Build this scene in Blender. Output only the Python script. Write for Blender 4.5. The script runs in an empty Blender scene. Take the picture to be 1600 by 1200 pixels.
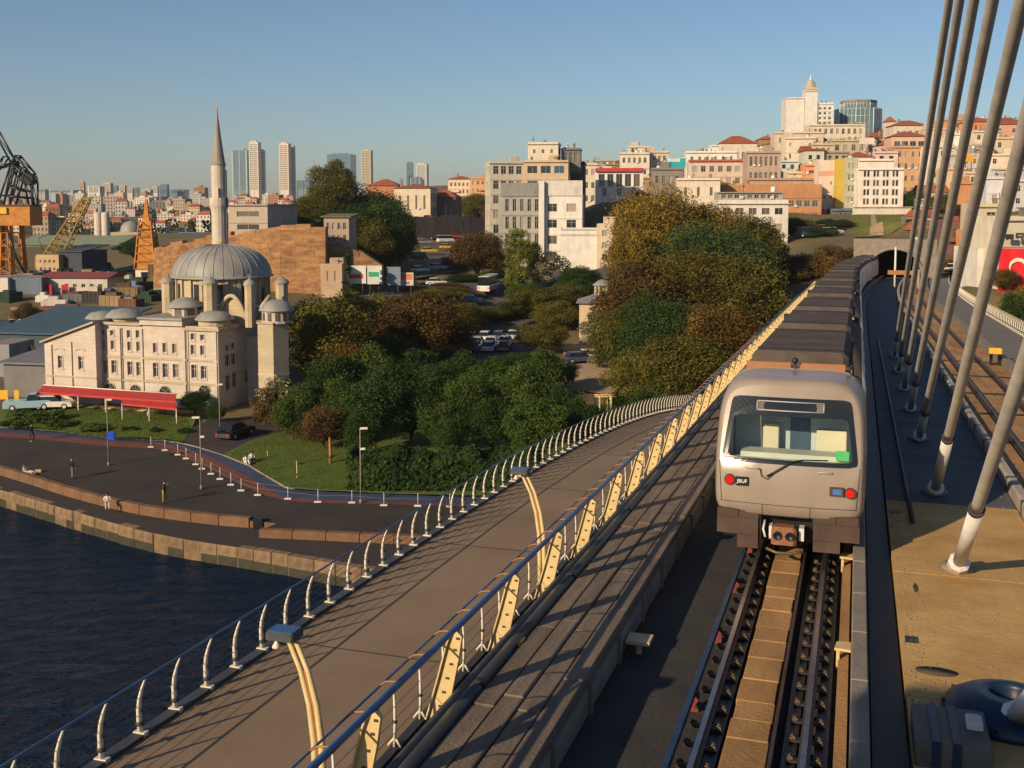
import bpy, bmesh, math, random
import numpy as np
from mathutils import Vector, Matrix, noise
R = math.radians
rnd = random.Random(7)
sc = bpy.context.scene
COL = sc.collection
# ------------------------------------------------------------------ camera
FP, PITCH, CAMZ = 1700.0, R(5.0), 22.5          # focal length in px of the 1600 px wide photograph
cam = bpy.data.cameras.new('camera')
cam.sensor_width = 36.0
cam.lens = 36.0 * FP / 1600
cam.clip_start, cam.clip_end = 0.3, 30000
camo = bpy.data.objects.new('camera', cam)
COL.objects.link(camo)
camo.location = (0, 0, CAMZ)
camo.rotation_euler = (R(90) - PITCH, 0, 0)
sc.camera = camo
HOR = 320.0
cam.shift_y = -(HOR + FP * math.tan(PITCH) - 600.0) / -1600
# ------------------------------------------------------------------ light
SUN_EL, SUN_DIR = R(22.0), Vector((0.70, 0.714, 0)).normalized()   # the way the shadows fall
w = bpy.data.worlds.new('World'); sc.world = w; w.use_nodes = True
nt = w.node_tree
for n_ in list(nt.nodes): nt.nodes.remove(n_)
sky = nt.nodes.new('ShaderNodeTexSky'); sky.sky_type = 'NISHITA'; sky.sun_disc = False
sky.sun_elevation = SUN_EL
sky.sun_rotation = math.atan2(-SUN_DIR.x, -SUN_DIR.y)
sky.altitude = 50; sky.air_density = 1.0; sky.dust_density = .6; sky.ozone_density = 4.0
bg = nt.nodes.new('ShaderNodeBackground'); bg.inputs[1].default_value = 0.073
wo = nt.nodes.new('ShaderNodeOutputWorld')
nt.links.new(sky.outputs[0], bg.inputs[0]); nt.links.new(bg.outputs[0], wo.inputs[0])
sun = bpy.data.lights.new('sun', 'SUN'); sun.energy = 5.0; sun.angle = R(0.55); sun.color = (1.0, 0.77, 0.49)
suno = bpy.data.objects.new('sun', sun); COL.objects.link(suno)
suno.rotation_euler = Vector((SUN_DIR.x * math.cos(SUN_EL), SUN_DIR.y * math.cos(SUN_EL), -math.sin(SUN_EL))).to_track_quat('-Z', 'Y').to_euler()
suno.location = (-40, -40, 60)
vs = sc.view_settings
vs.view_transform = 'Standard'; vs.look = 'None'; vs.exposure = 0.35; vs.gamma = 1.0; vs.use_curve_mapping = False
sc.cycles.max_bounces = 6; sc.cycles.transparent_max_bounces = 8
sc.cycles.use_denoising = True
sc.cycles.caustics_reflective = False; sc.cycles.caustics_refractive = False
# ------------------------------------------------------------------ from the photograph to the place
CY = HOR + FP * math.tan(PITCH)
CAM = Vector((0, 0, CAMZ))
AF = Vector((0, math.cos(PITCH), -math.sin(PITCH))); AU = Vector((0, math.sin(PITCH), math.cos(PITCH))); AX = Vector((1, 0, 0))
def ray(px, py): return AF + AX * ((px - 800) / FP) + AU * ((CY - py) / FP)
def at(px, py, Y):
    d = ray(px, py); return CAM + d * (Y / d.y)
def gnd(px, py, z=0.0):
    d = ray(px, py); return CAM + d * ((z - CAMZ) / d.z)
def proj(P):
    v = Vector(P) - CAM; z = v.dot(AF); return 800 + FP * v.dot(AX) / z, CY - FP * v.dot(AU) / z
# bridge frame: u to the right, s along the bridge, w up from rail level
BF = ray(1342, 372).normalized(); BR = BF.cross(Vector((0, 0, 1))).normalized(); BN = BR.cross(BF)
BH = 6.6
BO = CAM - BN * BH
BM = Matrix((BR, BF, BN)).transposed().to_4x4()
BMW = Matrix.Translation(BO) @ BM
def Bp(u, s, w): return BO + BR * u + BF * s + BN * w
BROT = math.atan2(-BF.x, BF.y)
# ------------------------------------------------------------------ mesh builder
class MB:
    def __init__(self): self.v = []; self.f = []; self.m = []; self.s = []
    def add(self, vs, fs, mi=0, sm=False, M=None):
        b = len(self.v)
        if M is not None: vs = [M @ Vector(p) for p in vs]
        self.v += [tuple(p) for p in vs]
        for f in fs:
            self.f.append(tuple(b + i for i in f)); self.m.append(mi); self.s.append(sm)
        return self
    def box(self, x0, x1, y0, y1, z0, z1, mi=0, M=None, bottom=True):
        v = [(x0,y0,z0),(x1,y0,z0),(x1,y1,z0),(x0,y1,z0),(x0,y0,z1),(x1,y0,z1),(x1,y1,z1),(x0,y1,z1)]
        f = [(4,5,6,7),(0,1,5,4),(1,2,6,5),(2,3,7,6),(3,0,4,7)]
        if bottom: f.append((3,2,1,0))
        return self.add(v, f, mi, False, M)
    def bbox(self, x0, x1, y0, y1, z0, z1, b, mi=0, M=None):      # box with chamfered vertical and top edges
        def ring(d, z): return [(x0+d,y0,z),(x1-d,y0,z),(x1,y0+d,z),(x1,y1-d,z),(x1-d,y1,z),(x0+d,y1,z),(x0,y1-d,z),(x0,y0+d,z)]
        def ring2(z): return [(x0+b*1.6,y0+b,z),(x1-b*1.6,y0+b,z),(x1-b,y0+b*1.6,z),(x1-b,y1-b*1.6,z),(x1-b*1.6,y1-b,z),(x0+b*1.6,y1-b,z),(x0+b,y1-b*1.6,z),(x0+b,y0+b*1.6,z)]
        v = ring(b, z0) + ring(b, z1-b) + ring2(z1)
        f = [tuple(range(16, 24)), tuple(range(7, -1, -1))]
        for k in range(2):
            for i in range(8): f.append((k*8+i, k*8+(i+1)%8, k*8+8+(i+1)%8, k*8+8+i))
        return self.add(v, f, mi, False, M)
    def quad(self, a, b, c, d, mi=0): return self.add([a,b,c,d], [(0,1,2,3)], mi)
    def tube(self, pts, r, seg=6, mi=0, cap=True, sm=True, flat=1.0):
        pts = [Vector(p) for p in pts]; n = len(pts)
        rs = r if isinstance(r, (list, tuple)) else [r]*n
        vs = []; up = None
        for i, p in enumerate(pts):
            t = (pts[min(i+1, n-1)] - pts[max(i-1, 0)])
            if t.length < 1e-9: t = Vector((0,0,1))
            t.normalize()
            if up is None: up = Vector((0,0,1)) if abs(t.z) < .9 else Vector((1,0,0))
            a = t.cross(up); 
            if a.length < 1e-6: a = t.cross(Vector((0.3,1,0)))
            a.normalize(); b = a.cross(t).normalized(); up = b
            for k in range(seg):
                q = 2*math.pi*k/seg
                vs.append(p + (a*math.cos(q) + b*math.sin(q)*flat)*rs[i])
        fs = [(i*seg+k, i*seg+(k+1)%seg, (i+1)*seg+(k+1)%seg, (i+1)*seg+k) for i in range(n-1) for k in range(seg)]
        fs = [f[::-1] for f in fs]
        b0 = len(self.v)
        self.add(vs, fs, mi, sm)
        if cap: self.add([], [], mi); self.f += [tuple(b0+k for k in range(seg)), tuple(b0+(n-1)*seg+k for k in range(seg-1,-1,-1))]; self.m += [mi, mi]; self.s += [False, False]
        return self
    def lathe(self, prof, seg=16, c=(0,0,0), mi=0, sm=True, ang=0.0, cap=True):
        vs = [(c[0]+r*math.cos(ang+2*math.pi*k/seg), c[1]+r*math.sin(ang+2*math.pi*k/seg), c[2]+z) for r, z in prof for k in range(seg)]
        n = len(prof)
        fs = [(i*seg+k, i*seg+(k+1)%seg, (i+1)*seg+(k+1)%seg, (i+1)*seg+k) for i in range(n-1) for k in range(seg)]
        b0 = len(self.v); self.add(vs, fs, mi, sm)
        if cap:
            self.f += [tuple(b0+k for k in range(seg-1,-1,-1)), tuple(b0+(n-1)*seg+k for k in range(seg))]; self.m += [mi, mi]; self.s += [False, False]
        return self
    def prism(self, poly, z0, z1, mi=0, M=None, top=None):        # poly counter-clockwise in xy
        n = len(poly)
        v = [(x,y,z0) for x,y in poly] + [(x,y,z1) for x,y in (top or poly)]
        f = [tuple(range(n-1,-1,-1)), tuple(range(n, 2*n))] + [(i,(i+1)%n,n+(i+1)%n,n+i) for i in range(n)]
        return self.add(v, f, mi, False, M)
    def wall(self, W, H, holes, dep=.22, mi=0, M=None, x0=0.0, z0=0.0):     # front wall in the xz plane, looking to -y, with reveals
        xs = sorted({x0, x0+W} | {h[0] for h in holes} | {h[1] for h in holes}); zs = sorted({z0, z0+H} | {h[2] for h in holes} | {h[3] for h in holes})
        def hol(x, z): return any(h[0] < x < h[1] and h[2] < z < h[3] for h in holes)
        for i in range(len(xs)-1):
            for j in range(len(zs)-1):
                if xs[i+1]-xs[i] < 1e-6 or zs[j+1]-zs[j] < 1e-6: continue
                if not hol((xs[i]+xs[i+1])/2, (zs[j]+zs[j+1])/2):
                    self.add([(xs[i],0,zs[j]),(xs[i+1],0,zs[j]),(xs[i+1],0,zs[j+1]),(xs[i],0,zs[j+1])], [(0,1,2,3)], mi, False, M)
        for a,b,c,d in holes:
            v = [(a,0,c),(b,0,c),(b,0,d),(a,0,d),(a,dep,c),(b,dep,c),(b,dep,d),(a,dep,d)]
            self.add(v, [(0,4,5,1),(1,5,6,2),(2,6,7,3),(3,7,4,0)], mi, False, M)
        return self
    def mesh(self, name, mats):
        me = bpy.data.meshes.new(name)
        me.from_pydata(self.v, [], self.f)
        for m_ in (mats if isinstance(mats, (list, tuple)) else [mats]): me.materials.append(m_)
        me.polygons.foreach_set('material_index', self.m); me.polygons.foreach_set('use_smooth', self.s)
        me.update(); return me
    def build(self, name, mats, parent=None, loc=None, rot=None):
        return put(name, self.mesh(name, mats), parent, loc, rot)
def put(name, me, parent=None, loc=None, rot=None):
    o = bpy.data.objects.new(name, me); COL.objects.link(o)
    if parent is not None: o.parent = parent
    if loc is not None: o.location = loc
    if rot is not None: o.rotation_euler = rot
    return o
def tag(o, label=None, cat=None, group=None, kind=None):
    if label: o['label'] = label
    if cat: o['category'] = cat
    if group: o['group'] = group
    if kind: o['kind'] = kind
    return o
def thing(name, label, cat, loc=(0,0,0), rz=0.0, group=None, M=None):
    o = bpy.data.objects.new(name, None); COL.objects.link(o)
    o.empty_display_size = .2
    if M is not None: o.matrix_world = M
    else: o.location = loc; o.rotation_euler = (0, 0, rz)
    return tag(o, label, cat, group)
def bthing(name, label, cat, u=0, s=0, w_=0, group=None):          # a thing standing in the bridge frame
    return thing(name, label, cat, M=BMW @ Matrix.Translation((u, s, w_)), group=group)
def dup(o, parent=None, **kw):
    c = o.copy(); COL.objects.link(c)
    if parent is not None: c.parent = parent
    for ch in list(o.children): dup(ch, c)
    return c
def copy_thing(o, label, loc, rz=None, group=None, scale=None, color=None):
    c = dup(o); c.location = loc
    if rz is not None: c.rotation_euler = (0, 0, rz)
    if scale is not None: c.scale = scale if isinstance(scale, (tuple, Vector)) else (scale,)*3
    if label: c['label'] = label
    if group: c['group'] = group
    if color is not None:
        for ch in list(c.children_recursive) + [c]: ch.color = (*color, 1)
    return c
# ------------------------------------------------------------------ materials
MATS = {}
def mat(name, col, rough=.8, var=.18, sc_=1.2, bump=0.0, bsc=14.0, metal=0.0, col2=None, objcol=False, rand=0.0, spec=.35, streak=None, detail=5.0, thr=None):
    m = bpy.data.materials.new(name); m.use_nodes = True
    nt = m.node_tree; N = nt.nodes; L = nt.links
    b = N['Principled BSDF']; b.inputs['Roughness'].default_value = rough; b.inputs['Metallic'].default_value = metal
    b.inputs['Specular IOR Level'].default_value = spec
    tc = N.new('ShaderNodeTexCoord'); src = tc.outputs['Object']
    if streak:
        mp = N.new('ShaderNodeMapping'); mp.inputs['Scale'].default_value = streak; L.new(src, mp.inputs[0]); src = mp.outputs[0]
    no = N.new('ShaderNodeTexNoise'); no.inputs['Scale'].default_value = sc_; no.inputs['Detail'].default_value = detail; no.inputs['Roughness'].default_value = .65
    L.new(src, no.inputs['Vector'])
    rp = N.new('ShaderNodeValToRGB'); e = rp.color_ramp.elements
    lo, hi = thr or (.3, .72)
    e[0].position = lo; e[1].position = hi
    if objcol:
        e[0].color = (1-var,)*3 + (1,); e[1].color = (1+var*.5,)*3 + (1,)
        oi = N.new('ShaderNodeObjectInfo'); mx = N.new('ShaderNodeMix'); mx.data_type = 'RGBA'; mx.blend_type = 'MULTIPLY'; mx.inputs[0].default_value = 1
        L.new(no.outputs[0], rp.inputs[0]); L.new(rp.outputs[0], mx.inputs[6]); L.new(oi.outputs['Color'], mx.inputs[7]); out = mx.outputs[2]
    else:
        c2 = col2 if col2 else tuple(min(1, c*(1+var)) for c in col); c1 = col if col2 else tuple(c*(1-var) for c in col)
        e[0].color = (*c1, 1); e[1].color = (*c2, 1)
        L.new(no.outputs[0], rp.inputs[0]); out = rp.outputs[0]
    if rand:
        oi = N.new('ShaderNodeObjectInfo'); mr = N.new('ShaderNodeMapRange'); mr.inputs[3].default_value = 1-rand; mr.inputs[4].default_value = 1+rand
        hs = N.new('ShaderNodeHueSaturation'); L.new(oi.outputs['Random'], mr.inputs[0]); L.new(mr.outputs[0], hs.inputs['Value']); L.new(out, hs.inputs['Color']); out = hs.outputs[0]
    L.new(out, b.inputs['Base Color'])
    if bump:
        n2 = N.new('ShaderNodeTexNoise'); n2.inputs['Scale'].default_value = bsc; n2.inputs['Detail'].default_value = 4
        L.new(tc.outputs['Object'], n2.inputs['Vector'])
        bp = N.new('ShaderNodeBump'); bp.inputs['Strength'].default_value = bump; bp.inputs['Distance'].default_value = .05
        L.new(n2.outputs[0], bp.inputs['Height']); L.new(bp.outputs[0], b.inputs['Normal'])
    MATS[name] = m; return m
def leafmat(name, cols, rough=.7, trans=.22):
    m = bpy.data.materials.new(name); m.use_nodes = True
    nt = m.node_tree; N = nt.nodes; L = nt.links
    b = N['Principled BSDF']; b.inputs['Roughness'].default_value = rough; b.inputs['Specular IOR Level'].default_value = .12
    ge = N.new('ShaderNodeNewGeometry'); oi = N.new('ShaderNodeObjectInfo'); tc = N.new('ShaderNodeTexCoord')
    no = N.new('ShaderNodeTexNoise'); no.inputs['Scale'].default_value = .35; no.inputs['Detail'].default_value = 2; L.new(tc.outputs['Object'], no.inputs[0])
    a1 = N.new('ShaderNodeMath'); a1.operation = 'MULTIPLY_ADD'; a1.inputs[1].default_value = .26; L.new(ge.outputs['Random Per Island'], a1.inputs[0])
    a2 = N.new('ShaderNodeMath'); a2.operation = 'MULTIPLY_ADD'; a2.inputs[1].default_value = 1.25; a2.inputs[2].default_value = -.36; L.new(no.outputs[0], a2.inputs[0]); L.new(a2.outputs[0], a1.inputs[2])
    a3 = N.new('ShaderNodeMath'); a3.operation = 'MULTIPLY_ADD'; a3.inputs[1].default_value = .3; L.new(oi.outputs['Random'], a3.inputs[0]); L.new(a1.outputs[0], a3.inputs[2])
    rp = N.new('ShaderNodeValToRGB'); e = rp.color_ramp.elements
    while len(e) < len(cols): e.new(.5)
    for i, c in enumerate(cols): e[i].position = .1 + .8*i/(len(cols)-1); e[i].color = (*c, 1)
    L.new(a3.outputs[0], rp.inputs[0]); L.new(rp.outputs[0], b.inputs['Base Color'])
    tr = N.new('ShaderNodeBsdfTranslucent'); L.new(rp.outputs[0], tr.inputs[0])
    mx = N.new('ShaderNodeMixShader'); mx.inputs[0].default_value = trans
    L.new(b.outputs[0], mx.inputs[1]); L.new(tr.outputs[0], mx.inputs[2]); L.new(mx.outputs[0], N['Material Output'].inputs[0])
    return m
def glassy(name, col, rough=.08, spec=.6):
    m = bpy.data.materials.new(name); m.use_nodes = True
    b = m.node_tree.nodes['Principled BSDF']; b.inputs['Base Color'].default_value = (*col, 1); b.inputs['Roughness'].default_value = rough; b.inputs['Specular IOR Level'].default_value = spec
    return m
# ------------------------------------------------------------------ the materials
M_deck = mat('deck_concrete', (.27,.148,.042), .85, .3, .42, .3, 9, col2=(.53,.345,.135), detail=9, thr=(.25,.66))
M_deckshade = mat('deck_concrete_in_shade', (.085,.088,.095), .85, .3, .6, .25, 9)  # same deck farther up the bridge, its shade put into the colour
M_cabgrey = mat('cabinet_grey', (.085,.078,.07), .6, .3, 2)
M_bluedark = mat('dark_blue_cover', (.015,.032,.075), .4, .2, 3)
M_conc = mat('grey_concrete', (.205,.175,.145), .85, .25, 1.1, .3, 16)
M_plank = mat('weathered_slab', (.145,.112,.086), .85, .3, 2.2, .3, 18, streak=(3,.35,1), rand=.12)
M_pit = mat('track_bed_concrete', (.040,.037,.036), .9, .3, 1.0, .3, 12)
M_path = mat('path_asphalt', (.185,.130,.082), .9, .12, .33, .25, 60, col2=(.258,.188,.122), detail=10)
M_slabo = mat('tan_track_slab', (.31,.175,.070), .85, .3, 1.4, .3, 14, rand=.15, streak=(1,.3,1))
M_rail = mat('rail_steel', (.10,.062,.05), .45, .3, 5, .1, 30, metal=.6)
M_railtop = mat('rail_top', (.28,.27,.27), .25, .2, 5, metal=.9)
M_dark = mat('dark_steel', (.03,.031,.036), .55, .3, 4)
M_pipe = mat('dark_pipe_paint', (.05,.053,.06), .5, .3, 3, .15, 8)
M_blue = mat('blue_rail_paint', (.04,.10,.24), .35, .2, 3)
M_cream = mat('cream_plate_paint', (.46,.34,.15), .5, .18, 3, .12, 10, col2=(.60,.47,.25))
M_white = mat('white_post_paint', (.62,.57,.48), .5, .2, 4, .1, 12)
M_wire = mat('wire_steel', (.12,.125,.14), .4, .2, 4, metal=.7)
M_orange = mat('orange_bracket', (.30,.14,.05), .5, .2, 5)
M_cable = mat('cable_sheath', (.42,.39,.35), .55, .22, 1.6, .1, 10)
M_sleeve = mat('cable_sleeve', (.56,.55,.53), .45, .15, 2.5, .05, 10)
M_fast = mat('fastener_clip', (.15,.105,.055), .5, .6, 9, metal=.3)
M_bolt = mat('bolt_dark', (.05,.04,.03), .5)
M_stain = mat('oil_stain', (.055,.045,.035), .8, .3, 3)
M_bluebox = mat('blue_equipment_paint', (.010,.024,.055), .4, .2, 3)
M_train = mat('train_paint', (.228,.186,.157), .30, .1, .9, .03, 4, spec=.45, col2=(.285,.237,.202), streak=(1.5,1.5,.35), detail=8)
M_troof = mat('train_roof_paint', (.088,.070,.063), .85, .35, 1.0, .15, 10, spec=.12, detail=8)
M_skirt = mat('train_skirt', (.060,.036,.028), .6, .3, 2, .1, 10)
M_black = mat('black_plastic', (.014,.015,.017), .35, .2, 4)
M_mask = glassy('window_mask', (.012,.016,.02), .12)
M_tglass = bpy.data.materials.new('windshield_glass'); M_tglass.use_nodes = True
def _tg(m, tint, fac):
    N = m.node_tree.nodes; L = m.node_tree.links; N.remove(N['Principled BSDF'])
    t = N.new('ShaderNodeBsdfTransparent'); t.inputs[0].default_value = (*tint, 1)
    g = N.new('ShaderNodeBsdfGlossy'); g.inputs['Roughness'].default_value = .03
    f = N.new('ShaderNodeFresnel'); f.inputs[0].default_value = 1.5
    x = N.new('ShaderNodeMixShader'); a = N.new('ShaderNodeMath'); a.operation = 'ADD'; a.inputs[1].default_value = fac; L.new(f.outputs[0], a.inputs[0])
    L.new(a.outputs[0], x.inputs[0]); L.new(t.outputs[0], x.inputs[1]); L.new(g.outputs[0], x.inputs[2]); L.new(x.outputs[0], N['Material Output'].inputs[0])
_tg(M_tglass, (.86,.92,.90), .0)
M_cab = mat('cab_panel_grey', (.46,.53,.52), .6, .1, 2)
M_cabc = mat('cab_panel_cream', (.66,.58,.44), .6, .08, 2)
M_cabd = mat('cab_door_blue', (.05,.09,.14), .4, .2, 2)
M_desk = mat('cab_desk', (.55,.55,.48), .5, .1, 3)
M_green = mat('green_sign', (.10,.50,.16), .5, .1, 4)
M_red = mat('red_lamp_lens', (.62,.012,.012), .2, .1, 6)
M_frame = mat('pale_sign_frame', (.42,.40,.40), .4, .1, 3)
M_yellow = mat('yellow_paint', (.62,.36,.03), .45, .2, 4, .1, 10)
M_tunnel = mat('portal_concrete', (.33,.29,.24), .85, .25, .8, .3, 8)
# ------------------------------------------------------------------ the bridge: decks
def bend(s): return .00043*max(0, s-100)**2
SS = [4, 8, 12, 16, 20, 26, 32, 40, 50, 62, 75, 90, 100, 110, 120, 130, 140, 150, 160, 170, 180, 190, 200]
def bstrip(mb, u0, u1, w0, w1, ss=SS, mi=0, wf=None):              # a long solid band following the tracks
    b0 = len(mb.v); n = len(ss)
    for s in ss:
        k = bend(s); dw = wf(s) if wf else 0
        mb.v += [(u0+k,s,w0+dw),(u1+k,s,w0+dw),(u1+k,s,w1+dw),(u0+k,s,w1+dw)]
    fs = []
    for i in range(n-1):
        a, b = b0+4*i, b0+4*i+4
        fs += [(a+3,a+2,b+2,b+3),(a+1,a,b,b+1),(a+2,a+1,b+1,b+2),(a,a+3,b+3,b)]
    fs += [(b0,b0+1,b0+2,b0+3),(b0+4*n-4,b0+4*n-1,b0+4*n-2,b0+4*n-3)]
    mb.f += fs; mb.m += [mi]*len(fs); mb.s += [False]*len(fs)
deck = bthing('bridge_deck', 'concrete rail bridge deck with a tan middle strip under the stay cables', 'bridge'); deck['kind'] = 'structure'
m = MB(); bstrip(m, -3.62, 8.0, -2.6, -.42); bstrip(m, -3.3, 7.4, -4.0, -2.605); m.build('deck_girder', M_conc, deck)
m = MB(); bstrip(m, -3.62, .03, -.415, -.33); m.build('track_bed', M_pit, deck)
m = MB()
cuts = [4, 10.2, 16.4, 22.6, 28.8, 35, 41.2, 47.4, 53.6, 59.8, 70, 80, 90, 100]
for a, b in zip(cuts[:-1], cuts[1:]):
    q = put('deck_panel', MB().mesh('x', M_deck), deck) if False else None
    p = MB(); bstrip(p, .83, 3.86, -.40, 0.0, [a+.012, (a+b)/2, b-.012]); p.build('deck_panel', M_deck if b < 30 else M_deckshade, deck)
p = MB(); bstrip(p, .83, 3.86, -.40, 0.0, [x for x in SS if x > 99]); p.build('deck_panel', M_deckshade, deck)
p = MB(); bstrip(p, .345, .80, -.40, -.16); p.build('drain_and_shade_strip', M_dark, deck)  # drain widened, its dark colour also stands for the beam's shadow
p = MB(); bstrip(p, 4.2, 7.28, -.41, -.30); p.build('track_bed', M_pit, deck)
p = MB(); bstrip(p, 7.30, 7.62, -.4, .42); p.build('curb_wall', M_conc, deck)
p = MB(); p.tube([(1.36+bend(s), s, .05) for s in (26.5, 30, 40, 52, 62, 75)], .055, 6); p.build('cable_duct', M_dark, deck)
p = MB(); p.lathe([(.0,.0),(.30,.0),(.31,.012),(0,.012)], 20, (0,0,0), cap=False); q = p.build('hatch_cover', M_stain, deck, (1.30,17.45,.004)); q.scale = (1.0,.55,1)
# footpath on the left: falls away towards the shore
def wpath(s): return -.2 - .00173*max(0, min(s, 58)-20)**2 - (.1315*(s-58) if s > 58 else 0)
PS = [4, 8, 12, 16, 20, 24, 28, 32, 36, 40, 44, 48, 52, 56, 60, 66, 72, 80, 88, 96]
def pstrip(mb, u0, u1, w0, w1, ss=PS, mi=0):
    b0 = len(mb.v); n = len(ss)
    for s in ss:
        d = wpath(s); mb.v += [(u0,s,w0+d),(u1,s,w0+d),(u1,s,w1+d),(u0,s,w1+d)]
    fs = []
    for i in range(n-1):
        a, b = b0+4*i, b0+4*i+4
        fs += [(a+3,a+2,b+2,b+3),(a+1,a,b,b+1),(a+2,a+1,b+1,b+2),(a,a+3,b+3,b)]
    fs += [(b0,b0+1,b0+2,b0+3),(b0+4*n-4,b0+4*n-1,b0+4*n-2,b0+4*n-3)]
    mb.f += fs; mb.m += [mi]*len(fs); mb.s += [False]*len(fs)
path = bthing('footpath', 'brown asphalt footpath along the side of the rail bridge', 'footpath'); path['kind'] = 'structure'
m = MB(); pstrip(m, -8.98, -5.68, -.34, 0); m.build('path_surface', M_path, path)
for s in np.arange(9.5, 60, 6.3): m = MB(); m.add([(-8.97,s,wpath(s)+.004),(-5.7,s,wpath(s)+.004),(-5.7,s+.035,wpath(s+.035)+.004),(-8.97,s+.035,wpath(s+.035)+.004)], [(0,1,2,3)]); m.build('path_joint', M_dark, path)
m = MB(); pstrip(m, -9.16, -8.985, -.62, .05); m.build('edge_beam', M_pipe, path)
m = MB(); pstrip(m, -5.675, -5.55, -.62, .10); m.build('edge_beam', M_dark, path)
m = MB(); pstrip(m, -8.9, -5.75, -.80, -.345); m.build('soffit', M_conc, path)
rpath = bthing('footpath', 'grey footpath on the sunny far side of the rail bridge', 'footpath'); rpath['kind'] = 'structure'
m = MB(); bstrip(m, 7.66, 10.5, -.2, .20); m.build('path_surface', mat('grey_path', (.15,.135,.125), .9, .15, .5, .2, 50), rpath)
m = MB()
for s in np.arange(30, 110, 7.5): m.box(7.7+bend(s), 10.4+bend(s), s, s+.09, .2, .206)
m.build('path_joint', M_dark, rpath)
m = MB(); bstrip(m, 10.52, 10.68, -.4, .26); m.build('edge_beam', M_white, rpath)
# cable trough of long slabs between the pipes and the track pit
tr = bthing('cable_trough', 'long run of weathered grey slabs between the pipes and the track', 'cable trough')
strips = [(-4.80,-4.50),(-4.485,-4.19),(-4.165,-3.87),(-3.855,-3.56)]
L6 = [4, 7.1, 10.3, 13.5, 16.6, 19.8, 23, 26.2, 29.4, 33, 37, 42, 48, 55, 64, 75, 90, 120]
for k, (a, b) in enumerate(strips):
    for j in range(len(L6)-1):
        o_ = .4*k if k % 2 else 0
        p = MB(); p.bbox(a, b, L6[j]+o_+.01, L6[j+1]+o_-.01, .18, .30 - .006*((j*7+k*3) % 3), .012); p.build('concrete_plank', M_plank, tr)
p = MB(); bstrip(p, -4.85, -3.60, -.3, .175, SS); p.build('trough_wall', M_conc, tr)
for s in np.arange(9, 40, 2.0):
    p = MB(); p.box(-3.60, -3.50, s, s+.12, -.33, .16); p.box(-3.60,-3.53, s+.2, s+1.9, -.28, .12); p.build('wall_panel', M_conc, tr)
p = MB(); p.box(-3.5,-3.1, 17.35,17.75,-.12,-.06); p.box(-3.34,-3.26,17.5,17.6,-.33,-.121); p.build('junction_box', M_cream, tr)
# ------------------------------------------------------------------ tracks
M_rs = MB()
def railprof(mb, u, w, ss, hw=.036, h=.16, mi=0, mt=1):
    prof = [(-.075,0),(.075,0),(.075,.02),(.012,.035),(.012,h-.045),(hw,h-.035),(hw,h-.006),(-hw,h-.006),(-hw,h-.035),(-.012,h-.045),(-.012,.035),(-.075,.02)]
    b0 = len(mb.v); n = len(prof)
    for s in ss:
        k = bend(s); mb.v += [(u+x+k, s, w+z) for x, z in prof]
    for i in range(len(ss)-1):
        for j in range(n):
            a, b = b0+i*n, b0+i*n+n
            mb.f.append((a+j, a+(j+1)%n, b+(j+1)%n, b+j)[::-1]); mb.m.append(mt if j == 6 else mi); mb.s.append(False)
    mb.f.append(tuple(range(b0, b0+n))); mb.m.append(mi); mb.s.append(False)
fm = MB()
fm.box(-.15,.15,-.08,.08,-.02,.015,0); fm.box(.05,.13,-.05,.05,.015,.05,1); fm.tube([(.03,-.05,.04),(.09,-.045,.075),(.12,0,.06),(.09,.045,.075),(.03,.05,.04)], .014, 4, 1)
fm.lathe([(.024,.05),(.024,.085),(.0,.09)], 6, (.10,0,0), 2, cap=False)
ME_fast = fm.mesh('fastener', [M_dark, M_fast, M_bolt])
fm2 = MB(); fm2.box(-.07,.07,-.06,.06,-.02,.02,0); fm2.tube([(-.04,-.04,.03),(.04,-.03,.06),(.05,.03,.06),(-.04,.04,.03)], .012, 4, 1)
ME_fast2 = fm2.mesh('fastener_small', [M_dark, M_fast])
trk = bthing('railway_track', 'railway track in the dark concrete pit under the train', 'railway track')
for u in (-1.84, -.50):
    m = MB(); railprof(m, u, -.17, SS); r = m.build('rail', [M_rail, M_railtop], trk)
    for s in np.arange(10.6, 24.4, .60):
        for sg in (1, -1):
            o = put('fastener', ME_fast, r, (u+sg*.10, float(s)+(.0 if sg > 0 else .02), -.165), (0,0,0 if sg > 0 else math.pi)); o.scale = (.85,.75,.8)
m = MB(); bstrip(m, -2.16, -2.08, -.05, .06); m.build('conductor_rail', [M_bluedark], trk)
m = MB()
M_ins = mat('red_insulator', (.16,.03,.025), .5)
for s in np.arange(10, 26, 2.8): m = MB(); m.box(-2.17,-2.05,s,s+.1,-.33,-.052); m.build('conductor_bracket', M_ins, trk)
m = MB(); bstrip(m, -.93,-.88,-.2,-.02, [x for x in SS]); m.build('guard_rail', M_rail, trk)
m = MB(); bstrip(m, -.14,.02,-.33,-.12); m.build('side_strip', M_slabo, trk)
m = MB()
s = 9.8
while s < 27:
    l = .55 + .5*rnd.random()
    p = MB(); p.bbox(-1.52+rnd.uniform(-.02,.02), -.97+rnd.uniform(-.015,.015), s+.008, s+l-.008, -.325, -.15+rnd.uniform(-.008,.008), .012); p.build('track_slab', M_slabo, trk); s += l
p = MB(); bstrip(p, -1.52,-.97,-.325,-.15,[27, 40, 60, 100, 140, 180, 200]); p.build('track_slab', M_slabo, trk)
m = MB()
for u, w_ in ((-1.68,-.16),(-.70,-.16),(-.30,-.16)):
    bstrip(m, u-.09, u+.09, -.33, -.20)
m.build('rubber_bed', M_black, trk)
eb = bthing('edge_beam', 'narrow grey concrete beam between the dark track and the tan deck', 'concrete beam')
s = 8.0
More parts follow.
